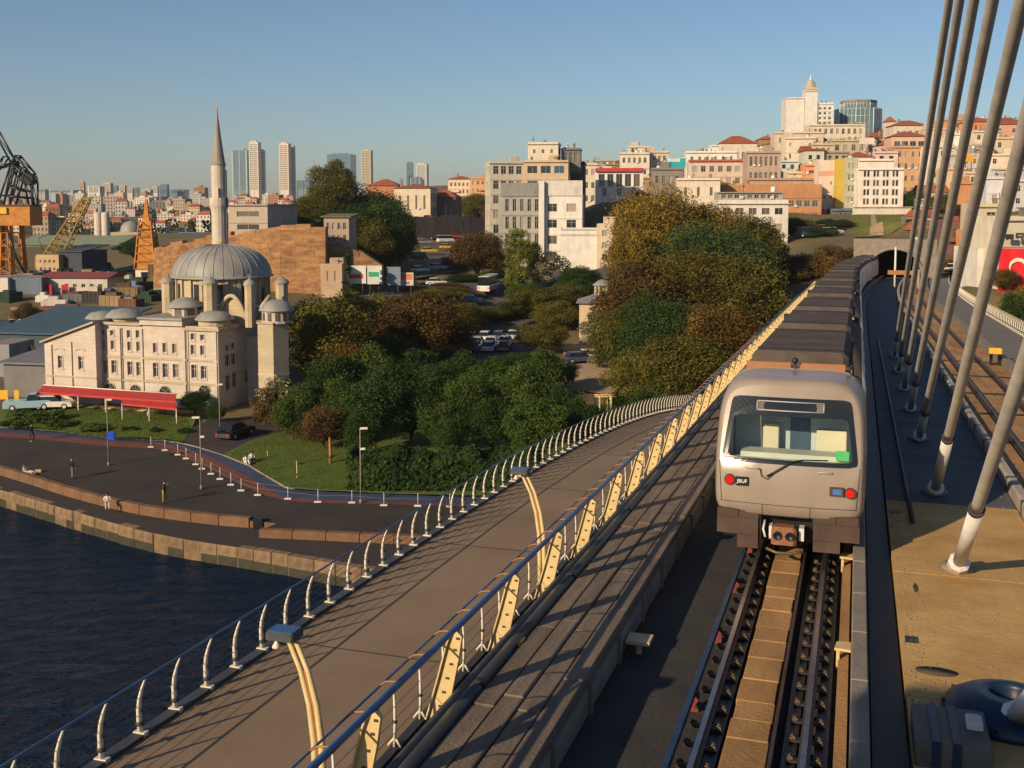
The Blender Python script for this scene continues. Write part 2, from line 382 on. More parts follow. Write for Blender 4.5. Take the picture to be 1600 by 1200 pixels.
while s < 60:
    p = MB(); p.bbox(.055,.30,s+.006,s+2.0-.006,-.33,.30,.02); p.build('beam_segment', M_conc, eb); s += 2.0
p = MB(); bstrip(p, .055,.30,-.33,.30,[60,75,90,100,110,120,130,140,150,160,170,180,200]); p.build('beam_segment', M_conc, eb)
for s in (17.7, 22.9):
    p = MB(); p.prism([(-.20,s),(.05,s-.03),(.05,s+.34),(-.17,s+.30)], .06, .10); p.box(-.17,-.12,s+.1,s+.2,-.3,.06); p.build('bracket_plate', M_cream, eb)
# sunny track on the far side
trk2 = bthing('railway_track', 'empty railway track of tan slabs on the sunny side of the cables', 'railway track')
for u in (5.0, 6.34):
    m = MB(); railprof(m, u, -.05, SS, hw=.05, h=.2); m.build('rail', [M_rail, M_rail], trk2)
s = 26.0
k = 0
while s < 150:
    l = 2.6 if s < 70 else 6
    for a, b in ((4.30,4.86),(5.16,5.66),(5.70,6.20),(6.50,7.26)):
        p = MB(); bstrip(p, a, b, -.30, -.02, [s+.03, s+l-.03]); p.build('track_slab', M_slabo, trk2)
    s += l; k += 1
p = MB(); bstrip(p, 4.3,7.26,-.30,-.05,[150,160,170,180,190,200]); p.build('track_slab', M_slabo, trk2)
eb2 = bthing('edge_beam', 'pale concrete beam with black straps beside the sunny track', 'concrete beam')
s = 20.0
while s < 75:
    p = MB(); p.bbox(3.90,4.17,s+.03,s+2.8-.03,-.33,.32,.05); p.build('beam_segment', M_tunnel, eb2)
    p = MB(); p.box(3.885,4.185,s-.03,s+.03,-.2,.335); p.build('strap', M_dark, eb2); s += 2.8
p = MB(); bstrip(p, 3.9,4.17,-.33,.32,[76,90,100,110,120,130,140,150,160,170,180,200]); p.build('beam_segment', M_tunnel, eb2)
sg = bthing('signal_box', 'small yellow trackside box on two black legs by the sunny track', 'signal box', 7.0, 62.0, -.02)
p = MB(); p.bbox(-.32,.32,-.2,.2,.62,.92,.04); p.build('housing', M_yellow, sg)
for x in (-.2,.2):
    p = MB(); p.box(x-.07,x+.07,-.1,.1,0,.615); p.build('leg', M_black, sg)
# ------------------------------------------------------------------ railings
fence = bthing('walkway_fence', 'outer footpath fence of pale curved tusk posts strung with wires', 'fence')
pm = MB()
pm.tube([(0,0,0),(-.02,0,.14),(-.028,0,.30),(-.015,0,.46),(.03,0,.62),(.085,0,.76)], [.050,.052,.046,.040,.030,.017], 6, 0, flat=.62)
pm.lathe([(.062,-.02),(.062,.03),(.045,.035)], 6, (-.012,0,.12), 1, cap=False); pm.tube([(-.085,0,.30),(.045,0,.30)], .022, 5, 1); pm.box(-.09,.09,-.05,.05,-.04,.015,0)
ME_post = pm.mesh('tusk_post', [M_white, M_dark])
s = 8.99; k = 0
PSL = []
while s < 88:
    o = put('post', ME_post, fence, (-9.07, s, wpath(s)+.05), (0,0,rnd.uniform(-.06,.06))); PSL.append(s); s += .79; k += 1
def pline(mb, u, dz, r, seg=5): mb.tube([(u, s, wpath(s)+.05+dz) for s in PSL], r, seg)
m = MB(); pline(m, -8.985, .765, .017, 6); m.build('top_rail', M_blue, fence)
for j, (du, dz) in enumerate(((-.085,.12),(-.10,.24),(-.10,.36),(-.085,.48),(-.055,.60))):
    m = MB(); pline(m, -9.0+du, dz, .0065, 4); m.build('wire', M_wire, fence)
bar = bthing('handrail_barrier', 'inner railing of big cream plates under a thick blue handrail', 'railing')
for k in range(52):
    s = 8.24 + 2.6*k if k < 20 else 8.24 + 2.6*k
    if s > 140: break
    p = MB()
    prof = [(-5.41,.04),(-5.15,.04),(-5.06,.45),(-4.97,.9),(-4.925,1.22),(-4.97,1.30),(-5.05,1.30),(-5.12,1.1),(-5.25,.6)]
    v = [(x,s-.035,z) for x, z in prof] + [(x,s+.035,z) for x, z in prof]; n = len(prof)
    p.add(v, [tuple(range(n)), tuple(range(2*n-1,n-1,-1))] + [(i,n+i,n+(i+1)%n,(i+1)%n) for i in range(n)], 0)
    # flange along the path side
    fl = [(-5.41,.04),(-5.25,.6),(-5.12,1.1),(-5.05,1.30)]
    for (xa,za),(xb,zb) in zip(fl[:-1], fl[1:]):
        p.add([(xa-.02,s-.09,za),(xa,s-.09,za),(xa,s+.09,za),(xa-.02,s+.09,za),(xb-.02,s-.09,zb),(xb,s-.09,zb),(xb,s+.09,zb),(xb-.02,s+.09,zb)], [(0,1,5,4),(1,2,6,5),(2,3,7,6),(3,0,4,7)], 0)
    for z in (.22,.42,.62,.82,1.02,1.18):
        xm = -5.28 + .26*z
        for ds in (-.05, ):
            p.add([(xm-.028,s-.047,z),(xm+.02,s-.047,z),(xm+.02,s-.047,z+.03),(xm-.028,s-.047,z+.03),(xm-.028,s-.0351,z),(xm+.02,s-.0351,z),(xm+.02,s-.0351,z+.03),(xm-.028,s-.0351,z+.03)], [(0,1,2,3),(0,4,5,1),(3,2,6,7),(1,5,6,2),(0,3,7,4)], 1)
    if s < 100 or k % 2 == 0: p.build('plate', [M_cream, M_bolt], bar)
BS = [6, 10, 14, 18, 22, 26, 30, 36, 44, 54, 66, 80, 100, 120, 142]
m = MB(); m.tube([(-5.0+bend(s), s, 1.345) for s in BS], .042, 8); m.build('handrail', M_blue, bar)
m = MB(); m.tube([(-5.30+bend(s), s, 1.22) for s in BS], .016, 6); m.build('thin_rail', M_blue, bar)
bk = MB(); bk.tube([(-.28,0,-.12),(-.2,0,-.06),(-.06,0,-.04),(0,0,-.02)], .013, 4); ME_bk = bk.mesh('bracket', M_orange)
for s in np.arange(9, 60, .87): put('bracket', ME_bk, bar, (-5.02, float(s), 1.345))
# slim white posts at the path edge with their wires
pm = MB()
pm.tube([(0,0,0),(.005,0,.3),(.0,0,.55),(-.02,0,.82)], [.032,.028,.026,.016], 5, 0, flat=.7); pm.lathe([(.04,0),(.04,.025)], 6, (0,0,.32), 1); pm.tube([(-.09,0,.0),(0,0,.12),(.09,0,.0)], .022, 4, 0)
ME_slim = pm.mesh('slim_post', [M_white, M_dark])
SL = []
s = 9.3
while s < 76: put('slim_post', ME_slim, bar, (-5.62, s, wpath(s)+.1)); SL.append(s); s += .87
for dz in (.18,.36,.54,.72):
    m = MB(); m.tube([(-5.62, s, wpath(s)+.1+dz) for s in SL], .006, 4); m.build('wire', M_wire, bar)
m = MB(); m.tube([(-5.0+bend(s), s, .42) for s in BS], .05, 8)
m.build('upper_pipe', M_pipe, bar)
m = MB(); m.tube([(-5.0+bend(s), s, .13) for s in BS], .155, 12)
for s in np.arange(9, 80, 5.2): m.tube([(-5.0,s,.13),(-5.0,s+.12,.13)], .172, 12, 1)
m.build('lower_pipe', [M_pipe, M_dark], bar)
p = MB(); p.box(-4.87,-4.80,15.75,15.95,.25,.33); p.build('clamp', M_orange, bar)
fence2 = bthing('walkway_fence', 'sunlit fence of cream tusk posts along the far footpath', 'fence')
s = 50.0
SL2 = []
while s < 150:
    put('post', ME_post, fence2, (10.6+bend(s), s, .24), (0,0,math.pi), ).scale = (1.35,1.35,1.25); SL2.append(s); s += .95
m = MB(); m.tube([(10.5+bend(s), s, 1.2) for s in SL2[::4]], .03, 5); m.build('top_rail', M_cream, fence2)
for dz in (.3,.6,.9):
    m = MB(); m.tube([(10.65+bend(s), s, .24+dz) for s in SL2[::4]], .009, 4); m.build('wire', M_wire, fence2)
# ------------------------------------------------------------------ lamp posts of the footpath
def path_lamp(s0, label):
    t = bthing('path_lamp', label, 'lamp post', -5.40, s0, 0, group='curved lamp posts of the footpath')
    for dx in (-.045,.045):
        m = MB(); m.tube([(dx,0,-.05),(dx-.01,0,.6),(dx-.03,0,1.1),(dx-.10,.02,1.5),(dx-.22,.05,1.85),(dx-.42,.10,2.2)], [.045,.042,.038,.034,.030,.026], 6); m.build('pole_strut', M_cream, t)
    m = MB(); m.tube([(0,0,.1),(-.01,0,.6),(-.03,0,1.1),(-.10,.02,1.5),(-.22,.05,1.85)], .014, 5); m.build('pole_web', M_orange, t)
    m = MB(); m.bbox(-.62,-.28,-.10,.16,2.20,2.29,.02); m.build('lamp_head', M_bluebox if False else M_pipe, t)
    m = MB(); m.box(-.60,-.30,-.08,.14,2.291,2.298); m.build('solar_lid', M_blue, t)
    m = MB(); m.lathe([(.015,0),(.02,-.03),(.05,-.08),(.045,-.095),(.0,-.10)], 10, (-.52,-.02,2.19)); m.build('bulb', M_white, t)
    return t
path_lamp(10.3, 'curved cream lamp post leaning over the footpath, nearer of the two')
path_lamp(19.0, 'curved cream lamp post leaning over the footpath, second up the bridge')
# ------------------------------------------------------------------ stay cables
CBL = [((15.95,0),(14.15,1.11)),((23.15,0),(15.14,5.0)),((30.0,0),(15.91,8.03)),((37.9,0),(18.77,8.85)),((44.2,0),(23.07,9.38)),((50.2,0),(27.04,9.87)),((57.0,0),(31.2,10.38)),((64.0,0),(35.29,10.88))]
CLAB = ['lowest stay cable rising from the blue collar in the corner','stay cable with a pale sleeve footed on the sunlit tan deck','third stay cable up the bridge, footed just inside the shade','fourth stay cable up the bridge with a pale lower sleeve','fifth stay cable up the bridge, in the middle of the fan','sixth stay cable up the bridge, thinner to the eye','seventh stay cable up the bridge, next to the last','last and thinnest looking stay cable of the fan']
for k, (a, b) in enumerate(CBL):
    t = bthing('stay_cable', CLAB[k], 'stay cable', 2.05+(.12 if k == 0 else 0), a[0], 0, group='stay cables in a fan over the deck')
    d = Vector((0, b[0]-a[0], b[1]-a[1])).normalized(); ln = (a[0]+24)/-d.y
    r = .105
    ls = 3.2 + .5*(k % 3)
    m = MB(); m.tube([d*ls, d*(ls+.4), d*(ln*.5), d*ln], r, 12); m.build('cable_sheath', M_cable, t)
    m = MB(); m.tube([d*.25, d*ls], .128, 12); m.build('sleeve', M_sleeve, t)
    m = MB(); m.tube([d*(ls-.06), d*(ls+.05)], .142, 12); m.build('ring', M_dark, t)
    m = MB(); m.tube([d*.10, d*.50], .21, 8, sm=False); m.tube([d*.50, d*.56], [.21,.15], 8, sm=False); m.build('socket', M_sleeve, t)
    m = MB(); m.lathe([(.34,0),(.34,.05),(.26,.12),(.20,.12)], 14, (0,0,.003)); m.build('base_flange', M_conc if k else M_bluebox, t)
# equipment at the foot of the lowest cable
col = bthing('cable_collar', 'round blue steel collar on the deck round the lowest cable', 'collar', 2.17, 16.1, 0)
p = MB(); p.lathe([(.90,.0),(.90,.06),(.84,.16),(.66,.27),(.46,.34),(.30,.36),(.28,.30),(.28,.0)], 30, (0,0,.004)); p.build('ring_plate', M_bluebox, col)
p = MB()
for i in range(10):
    q = 2*math.pi*i/10; p.lathe([(.03,.0),(.03,.05)], 6, (.86*math.cos(q),.86*math.sin(q),.11))
p.build('flange_bolt', M_dark, col)
cab = bthing('equipment_cabinet', 'low grey equipment cabinet with two blue doors on the deck', 'cabinet', 1.12, 14.6, 0)
p = MB(); p.bbox(-.28,.62,-.4,.75,0,.34,.02); p.build('housing', M_cabgrey, cab)
for x in (-.08,.16):
    p = MB(); p.box(x,x+.10,-.42,.76,.3405,.36); p.box(x,x+.10,-.425,-.4005,.03,.34); p.build('door', M_bluebox, cab)
p = MB(); p.bbox(.36,.56,.1,.4,.342,.44,.02); p.build('meter_box', M_frame, cab)

# ------------------------------------------------------------------ unseen canopy behind the viewer, added and shaped for the station's shade on the deck
cpy = bthing('shade_canopy', 'flat canopy added unseen behind the viewpoint to shade the near deck', 'canopy')
p = MB(); p.bbox(-9.4,-4.6,-16.0,-3.6,8.2,8.6,.1); p.build('roof', M_conc, cpy)
for u in (-9.0,-5.0):
    for s in (-14,-5): p = MB(); p.tube([(u,s,0),(u,s,8.199)], .18, 8); p.build('column', M_pipe, cpy)

# wear on the deck: patched concrete, drain grates, loose grit and a forgotten cable
for u, s_, w_, l_, mt in ((2.9,18.2,.22,.16,M_stain),(1.2,21.6,.05,.3,M_stain)):
    m = MB(); pts = [(w_*math.cos(q)*rnd.uniform(.8,1.1), l_*math.sin(q)*rnd.uniform(.8,1.1)) for q in [2*math.pi*i/11 for i in range(11)]]
    m.prism(pts, 0, .006); m.build('repair_patch', mt, deck, (u, s_, .001))
for s_ in (18.6, 27.4, 36.2):
    dg_ = MB(); dg_.box(.9,1.1,s_,s_+.3,.001,.012); dg_.build('drain_grate', M_dark, deck)
gr_ = MB(); rg = np.random.default_rng(4)
for i in range(900):
    u, s_ = .86+abs(rg.normal())*.25 if i % 3 else rg.uniform(.9,3.8), rg.uniform(13,34); a = rg.uniform(.006,.02); gr_.lathe([(a,0),(a*.7,a*.8),(0,a)], 4, (u, s_, .001), cap=False)
o = gr_.build('grit', M_conc, deck); o['kind'] = 'stuff'
# ------------------------------------------------------------------ the train
TS, TU = 22.6, -1.25
trn = bthing('metro_train', 'white metro train with red tail lamps running away over the bridge', 'train', TU, TS, 0)
NP = 96
def outline(k=1.0, zs=1.0):
    pts = []
    for i in range(NP):
        a = 2*math.pi*i/NP
        c, s_ = math.cos(a), math.sin(a)
        e = 2/6.2 if s_ > 0 else 2/15.0
        x = math.copysign(abs(c)**e, c); z = math.copysign(abs(s_)**e, s_)
        # sides lean in above the waist, a little below it
        hz = 1.42*z
        wd = 1.53 - (.16*max(0, z)**2.2 + .03*max(0, -z)**3)
        pts.append((x*wd*k, 2.24 + hz*zs))
    return pts
def slope(z): return .55*max(0, (z-1.75))**1.12*.62 + .05*max(0, 1.3-z)
def nose(x, z, d): return slope(z) + .10*abs(x)**2.2*.62 + d
m = MB()
loops = []
# windscreen hole
def rrect(x0b, x0t, z0, z1, rad):
    pts = []
    for i in range(NP):
        a = 2*math.pi*i/NP; c, s_ = math.cos(a), math.sin(a); e = 2/18.0
        x = math.copysign(abs(c)**e, c); z = math.copysign(abs(s_)**e, s_)
        t = (z+1)/2; pts.append((x*(x0b+(x0t-x0b)*t), z0+(z1-z0)*t))
    return pts
WO = rrect(1.37, 1.20, 1.96, 3.27, .1)
inner = outline(.925, .93)
def lerp(A, B, t): return [((1-t)*a[0]+t*b[0], (1-t)*a[1]+t*b[1]) for a, b in zip(A, B)]
def polar(P, cz):                                                  # resample loop P by angle round (0, cz)
    out = []
    for i in range(NP):
        a = 2*math.pi*i/NP; dx, dz = math.cos(a), math.sin(a); best = None
        for j in range(NP):
            (x1,z1),(x2,z2) = P[j], P[(j+1)%NP]; z1 -= cz; z2 -= cz
            den = dx*(z2-z1) - dz*(x2-x1)
            if abs(den) < 1e-9: continue
            t = (x1*(z2-z1) - z1*(x2-x1))/den; u = (x1*dz - z1*dx)/den
            if t > 0 and -1e-6 <= u <= 1+1e-6: best = t if best is None else min(best, t)
        out.append((dx*best, cz+dz*best))
    return out
CZ = 2.55
WOp, INp = polar(WO, CZ), polar(inner, CZ)
O97, O1 = polar(outline(.965,.965), CZ), polar(outline(1,1), CZ)
def L3(P, d, nz=True): return [(x, nose(x, z, d) if nz else d, z) for x, z in P]
rings = [L3(lerp(WOp, INp, t), 0) for t in (0,.25,.5,.75,1)] + [L3(O97,.10), L3(polar(outline(.99,.99),CZ),.28), L3(O1,.62)] + [[(x, s_, z) for x, z in O1] for s_ in (2.1, 2.6)]
for i in range(5, 8): pass
def skin(mb, rings, mi=0, sm=True):
    b0 = len(mb.v)
    for r in rings: mb.v += r
    for i in range(len(rings)-1):
        for k in range(NP):
            mb.f.append((b0+i*NP+k, b0+i*NP+NP+k, b0+i*NP+NP+(k+1)%NP, b0+i*NP+(k+1)%NP)); mb.m.append(mi); mb.s.append(sm)
skin(m, rings)
m.f.append(tuple(len(m.v)-NP+k for k in range(NP))); m.m.append(0); m.s.append(False)
front = m.build('cab_front', M_train, trn)
# mask and glass
WIp = polar(rrect(1.25, 1.14, 2.05, 2.90, .05), CZ)
m = MB(); skin(m, [L3(WOp, -.012), L3(lerp(WOp,WIp,.5), -.014), L3(WIp, -.012), L3(WIp, .05)], 0, False); m.build('windscreen_frame', M_mask, trn)
m = MB(); b0 = 0; m.v += L3(WIp, .004); m.f.append(tuple(range(NP-1,-1,-1))); m.m.append(0); m.s.append(True); m.build('windscreen', M_tglass, trn)
m = MB()
def fpt(x, z, d=-.03): return (x, nose(x, z, d), z)
for (xa,za),(xb,zb) in (((-.68,3.19),(.66,3.19)),((.66,3.19),(.66,3.01)),((.66,3.01),(-.68,3.01)),((-.68,3.01),(-.68,3.19))):
    m.tube([fpt(xa,za), fpt((xa+xb)/2,(za+zb)/2), fpt(xb,zb)], .014, 4)
sgn = m.build('destination_sign', M_frame, trn)
m = MB(); m.v += [fpt(-.66,3.02,-.022), fpt(.64,3.02,-.022), fpt(.64,3.18,-.022), fpt(-.66,3.18,-.022)]; m.f.append((0,1,2,3)); m.m.append(0); m.s.append(False)
m.build('sign_panel', mat('sign_panel_grey', (.10,.085,.085), .5), sgn)
# inside the cab
m = MB(); m.box(-1.24,1.24,1.62,1.66,.95,3.25,0); m.box(-1.3,-1.26,.55,1.6,1.0,3.0,0); m.box(1.26,1.3,.55,1.6,1.0,3.0,0); m.build('cab_bulkhead', M_cab, trn)
m = MB(); m.box(-.06,.36,1.585,1.619,1.0,3.0); m.build('cab_door', M_cabd, trn)
for x0, x1, y0, z0, z1 in ((-.62,-.28,1.35,1.9,2.58),(.50,1.12,1.35,1.85,2.50)):
    m = MB(); m.bbox(x0,x1,y0,y0+.2,z0,z1,.02); m.build('cab_panel', M_cabc, trn)
m = MB(); m.prism([(-1.0,.42),(1.0,.42),(1.0,1.0),(-1.0,1.0)], 1.45, 2.12); m.bbox(-1.2,1.2,.30,.5,1.4,2.02,.02); m.build('cab_desk', M_desk, trn)
m = MB(); m.box(.92,1.18,.34,.37,2.06,2.26); m.build('cab_sign', M_green, trn)
# seams, steps and hatches of the cab front
for P_ in ([(-1.36,1.12),(1.36,1.12)],[(-1.40,1.95),(-1.34,1.12)],[(1.40,1.95),(1.34,1.12)],[(-.5,.9),(-.5,1.12)],[(.45,.9),(.45,1.12)]):
    m = MB(); (xa,za),(xb,zb) = P_; m.tube([fpt(xa+(xb-xa)*i/8, za+(zb-za)*i/8, -.004) for i in range(9)], .006, 4); m.build('panel_seam', M_black, trn)
for x in (-.72,.72):
    m = MB(); m.tube([fpt(x-.14,1.86,-.01), fpt(x-.14,1.86,-.05), fpt(x+.14,1.86,-.05), fpt(x+.14,1.86,-.01)], .012, 5); m.build('grab_handle', M_frame, trn)
# wiper
m = MB(); m.tube([fpt(-.42,1.72,-.05), fpt(-.30,1.80,-.06), fpt(.05,2.02,-.06), fpt(.30,2.09,-.05)], .017, 5); m.tube([fpt(.0,2.03,-.05), fpt(.30,2.085,-.045), fpt(.78,2.10,-.045)], .013, 4)
m.tube([fpt(-.56,1.86,-.04), fpt(-.53,1.72,-.05), fpt(-.42,1.66,-.05), fpt(-.30,1.78,-.05)], .01, 4); m.build('wiper', M_black, trn)
# tail lamps and lamp boxes
for x, z in ((-1.17,1.58),(1.22,1.47)):
    m = MB(); m.tube([fpt(x,z,-.045), fpt(x,z,.03)], .115, 16, 0); o = m.build('tail_light', M_frame if False else M_skirt, trn)
    m = MB(); m.tube([fpt(x,z,-.065), fpt(x,z,-.05)], [.075,.085], 14, 0); m.build('lens', M_red, o)
for x0, x1, z0, z1, mt, nm in ((-1.05,-.78,1.48,1.66,M_black,'number_box'),(.82,1.10,1.40,1.58,M_skirt,'lamp_box')):
    m = MB(); y = nose((x0+x1)/2,(z0+z1)/2,0); m.bbox(x0,x1,y-.045,y+.05,z0,z1,.012); o = m.build(nm, mt, trn)
    if nm == 'lamp_box':
        m = MB(); m.box(x0+.06,x1-.05,y-.052,y-.0455,z0+.035,z1-.035); m.build('lamp_glass', mat('blue_lamp_glass', (.06,.16,.42), .2), o)
    else:
        cu = bpy.data.curves.new('number_text', 'FONT'); cu.body = 'JBUF'; cu.size = .105; cu.align_x = 'CENTER'; cu.align_y = 'CENTER'; cu.extrude = .002
        to = bpy.data.objects.new('tmp', cu); COL.objects.link(to); dg = bpy.context.evaluated_depsgraph_get(); me = bpy.data.meshes.new_from_object(to.evaluated_get(dg)); bpy.data.objects.remove(to)
        me.materials.clear(); me.materials.append(mat('number_white', (.75,.75,.72), .5)); put('number_text', me, o, ((x0+x1)/2, y-.048, (z0+z1)/2), (R(90),0,0))
# skirts and coupler
for x0, x1, xs in ((-1.42,-.55,-1.36),(.50,1.42,.62)):
    m = MB(); m.bbox(x0,x1,.06,.5,.80,.98,.03); o = m.build('bumper', M_skirt, trn)
    m = MB(); m.box((x0+x1)/2-.008,(x0+x1)/2+.008,.052,.0605,.82,.97); m.build('seam', M_black, o)
m = MB(); m.prism([(-1.42,.10),(-.58,.08),(-.58,.5),(-1.42,.9)], .45, .80); m.prism([(-1.0,.12),(-.58,.12),(-.58,.6),(-1.0,.6)], .16, .4501); m.build('skirt', M_skirt, trn)
m = MB(); m.prism([(.52,.08),(1.42,.10),(1.42,.9),(.52,.5)], .45, .80); m.prism([(.52,.12),(1.05,.12),(1.05,.6),(.52,.6)], .20, .4501); m.build('skirt', M_skirt, trn)
m = MB(); m.box(-.55,.50,.55,.75,.25,.82,0); m.build('buffer_beam', M_black, trn)
m = MB(); m.bbox(-.30,.20,-.12,.30,.34,.70,.06); cp = m.build('coupler', mat('coupler_rust', (.22,.10,.055), .6, .3, 4, .2, 20), trn)
for x in (-.17,.07):
    m = MB(); m.lathe([(.095,0),(.095,.02),(.07,.02),(.065,.005),(0,.005)], 14); o = m.build('coupler_cone', M_black, cp, (x,-.121,.53), (R(90),0,0))
m = MB(); m.tube([(-.4,.0,.22),(-.2,-.05,.16),(.1,-.05,.16),(.32,.0,.22)], .03, 6); m.build('hose', M_fast, trn)
m = MB(); m.box(-.36,-.30,.1,.4,.40,.66); m.box(.24,.34,.1,.4,.40,.66); m.tube([(-.45,.2,.75),(-.47,.05,.6),(-.42,0,.45)], .025, 5); m.build('coupler_fitting', M_sleeve, trn)
# cars
def sect(k=1.0):
    P = outline(1.0); return [(x*k, z) for x, z in P]
CS = sect()
pos = [(2.62,19.6),(20.1,39.4),(39.9,59.2),(59.7,79),(79.5,98.8),(99.3,118.6),(119.1,138.4),(138.9,158.2)]
M_tside = mat('car_side_paint', (.50,.47,.45), .4, .12, 1.5)
for ci, (a, b) in enumerate(pos):
    def bu(y): return bend(TS+y)
    m = MB(); b0 = 0
    n = 2 if ci < 3 else 6
    ys = [a+(b-a)*i/n for i in range(n+1)]
    m.v += [(x+bu(y), y, z) for y in ys for x, z in CS]
    for i in range(n):
        for k in range(NP):
            zz = (CS[k][1]+CS[(k+1)%NP][1])/2
            m.f.append((i*NP+k, i*NP+NP+k, i*NP+NP+(k+1)%NP, i*NP+(k+1)%NP)); m.m.append(1 if zz > 3.28 else 0); m.s.append(True)
    m.f.append(tuple(range(NP))); m.m.append(0); m.s.append(False); m.f.append(tuple(n*NP+k for k in range(NP-1,-1,-1))); m.m.append(0); m.s.append(False)
    body = m.build('car_body', [M_tside, M_troof], trn)
    # window band and doors on both sides
    for sd in (-1, 1):
        for q in range(4):
            yy = a + (b-a)*(.10+.235*q)
            m = MB(); X = 1.515*sd + bu(yy); m.box(min(X,X-.03*sd),max(X,X-.03*sd)+.0, yy, yy+1.3, .95, 2.95); d_ = m.build('door', M_frame, body)
        m = MB()
        for q in range(3):
            yy = a + (b-a)*(.10+.235*q)+1.6; X = 1.50*sd + bu(yy); m.box(X-.012, X+.012, yy, yy+(b-a)*.235-1.9, 2.0, 2.85)
        m.build('side_window', M_mask, body)
    # roof units
    m = MB()
    um = bu((a+b)/2)
    ya = a + (1.0 if ci == 0 else .9)
    units = ((ya, ya+6.6), (b-7.4, b-.9))
    for (c, d) in units:
        um = bu((c+d)/2)
        m = MB(); m.bbox(-1.10+um,1.10+um,c,d,3.60,3.93,.12); m.build('roof_unit', M_troof, body)
        for e_ in (c+.5, d-.56): m = MB(); m.box(-1.0+um,1.0+um,e_,e_+.06,3.931,3.97); m.build('roof_rib', M_black, body)
    um = bu((a+b)/2)
    m = MB(); m.bbox(-.9+um,.9+um,units[0][1]+.5,units[1][0]-.5,3.60,3.80,.08); m.build('roof_duct', M_troof, body)
    m = MB(); m.box(1.16+bu(b),1.34+bu(b),b-.5,b-.2,3.45,3.75); m.box(-1.34+bu(b),-1.16+bu(b),b-.5,b-.2,3.45,3.75); m.build('roof_fitting', M_black, body)
    if ci < len(pos)-1:
        m = MB(); y0 = b+.01; m.box(-1.25+bu(b),1.25+bu(b),y0,y0+.48,.6,3.5); m.build('gangway', M_black, trn)
# face of the first roof unit, sunlit orange put into its colour, and fittings
m = MB(); m.box(-1.12,-.14,2.60,2.66,3.5,3.78); m.box(.06,1.04,2.60,2.66,3.5,3.78); m.build('roof_cowl', mat('sunlit_cowl_orange', (.26,.115,.055), .5, .15, 2), trn)
m = MB(); m.tube([(-.04,2.5,3.5),(-.04,2.5,3.82)], .035, 6); m.lathe([(.07,0),(.07,.07),(.03,.11)], 8, (-.04,2.5,3.80)); m.build('roof_horn', M_black, trn); m = MB(); m.tube([(1.18,2.55,3.4),(1.18,2.55,3.78)], .05, 8); m.build('roof_aerial', M_black, trn)
# ------------------------------------------------------------------ terrain
CP = []
def cp(px, py, Y): P = at(px, py, Y); CP.append((P.x, P.y, P.z))
def cw(x, y, z): CP.append((x, y, z))
for x, y, z in ((-60,104,.0),(-45,100,.05),(-30,92,.05),(-10,84,.05),(10,80,.0),(30,76,0),(60,72,0),(90,80,1),(-90,122,.1),(-140,160,.1),(-20,104,.3),(0,100,.4),(20,100,.5),(-5,118,.8),(15,118,1.2),(35,110,1.2),(-45,118,.8),(-30,120,.8),(-55,112,.5),
              (-60,135,1),(-75,150,1),(-45,140,1),(-20,140,1.3),(0,138,1.5),(10,150,2),(25,140,2.2),(45,140,3),(60,130,4),(80,120,6),(100,140,10),(110,110,7),(60,100,2),(150,120,10)): cw(x, y, z)
for q in ((730,540,159),(800,485,200),(915,575,137),(600,452,224),(650,437,236),(700,428,248),(770,402,268),(690,376,342),(770,358,376),(575,392,298),(620,360,345),(800,430,270),(900,425,235),(840,400,300),
          (1000,412,230),(1060,420,215),(1150,402,235),(1240,372,240),(1300,367,240),(1345,372,232),(1420,342,240),(1375,336,300),(1420,337,312),(1300,335,300),(1100,345,290),(1000,350,300),(1200,330,300),(1100,278,345),(1000,300,335),(960,316,335),(870,330,330),
          (1250,218,480),(1350,214,480),(1180,240,420),(1550,192,455),(1460,240,390),(1500,300,330),(1560,330,270),(1560,402,220),(1600,385,215),(1572,452,156),(1640,440,152),(1500,250,380),(1600,230,380),(1440,300,320),
          (740,306,600),(640,343,345),(680,335,360),(560,340,262),(620,345,300),(500,342,240),(540,330,255),(400,362,232),(330,372,232),(460,350,225),(440,345,260),(250,470,204),(180,466,215),(350,475,188),(430,478,182),(520,470,186),(300,470,196),(560,466,196),
          (100,376,500),(200,372,520),(300,370,480),(100,340,1100),(200,330,1500),(300,325,1500),(100,306,2400),(200,302,2600),(300,298,3000),(450,300,3000),(540,305,2500),(650,298,2500),(0,300,2600),(-200,300,2600),(-100,360,700),(60,430,265),(140,440,255),(200,450,240),(30,505,185),(100,545,165),(0,560,150),(-60,520,180),(230,462,222),(100,366,700),(250,364,800),(-50,370,700),(0,372,620),(320,366,640),
          (1700,150,700),(1500,190,900),(1300,200,900),(1100,240,900),(900,262,900),(760,290,900),(1000,250,520),(900,265,480),(2000,200,700),(2000,300,300)): cp(*q)
for x, y, z in ((-3000,4000,60),(0,4200,70),(3000,4000,90),(3000,1500,80),(-3000,1500,20),(-800,600,6),(-400,300,3),(900,300,40),(500,100,15),(1500,600,70),(0,6000,60)): cw(x, y, z)
REP = [((600,447,228),(706,428,250),(775,404,268)),((585,420,258),(700,402,292),(775,382,310)),((576,392,298),(692,376,342),(775,358,376))]
for i in range(5):
    for j in range(5):
        a_, b_ = i/4*2, j/4*2; i0, j0 = min(int(a_), 1), min(int(b_), 1); fa, fb = a_-i0, b_-j0
        g_ = lambda p, q: at(*REP[p][q])
        P = (g_(i0,j0)*(1-fa)+g_(i0+1,j0)*fa)*(1-fb)+(g_(i0,j0+1)*(1-fa)+g_(i0+1,j0+1)*fa)*fb; CP.append((P.x, P.y, P.z-.5))
CPA = np.array(CP)
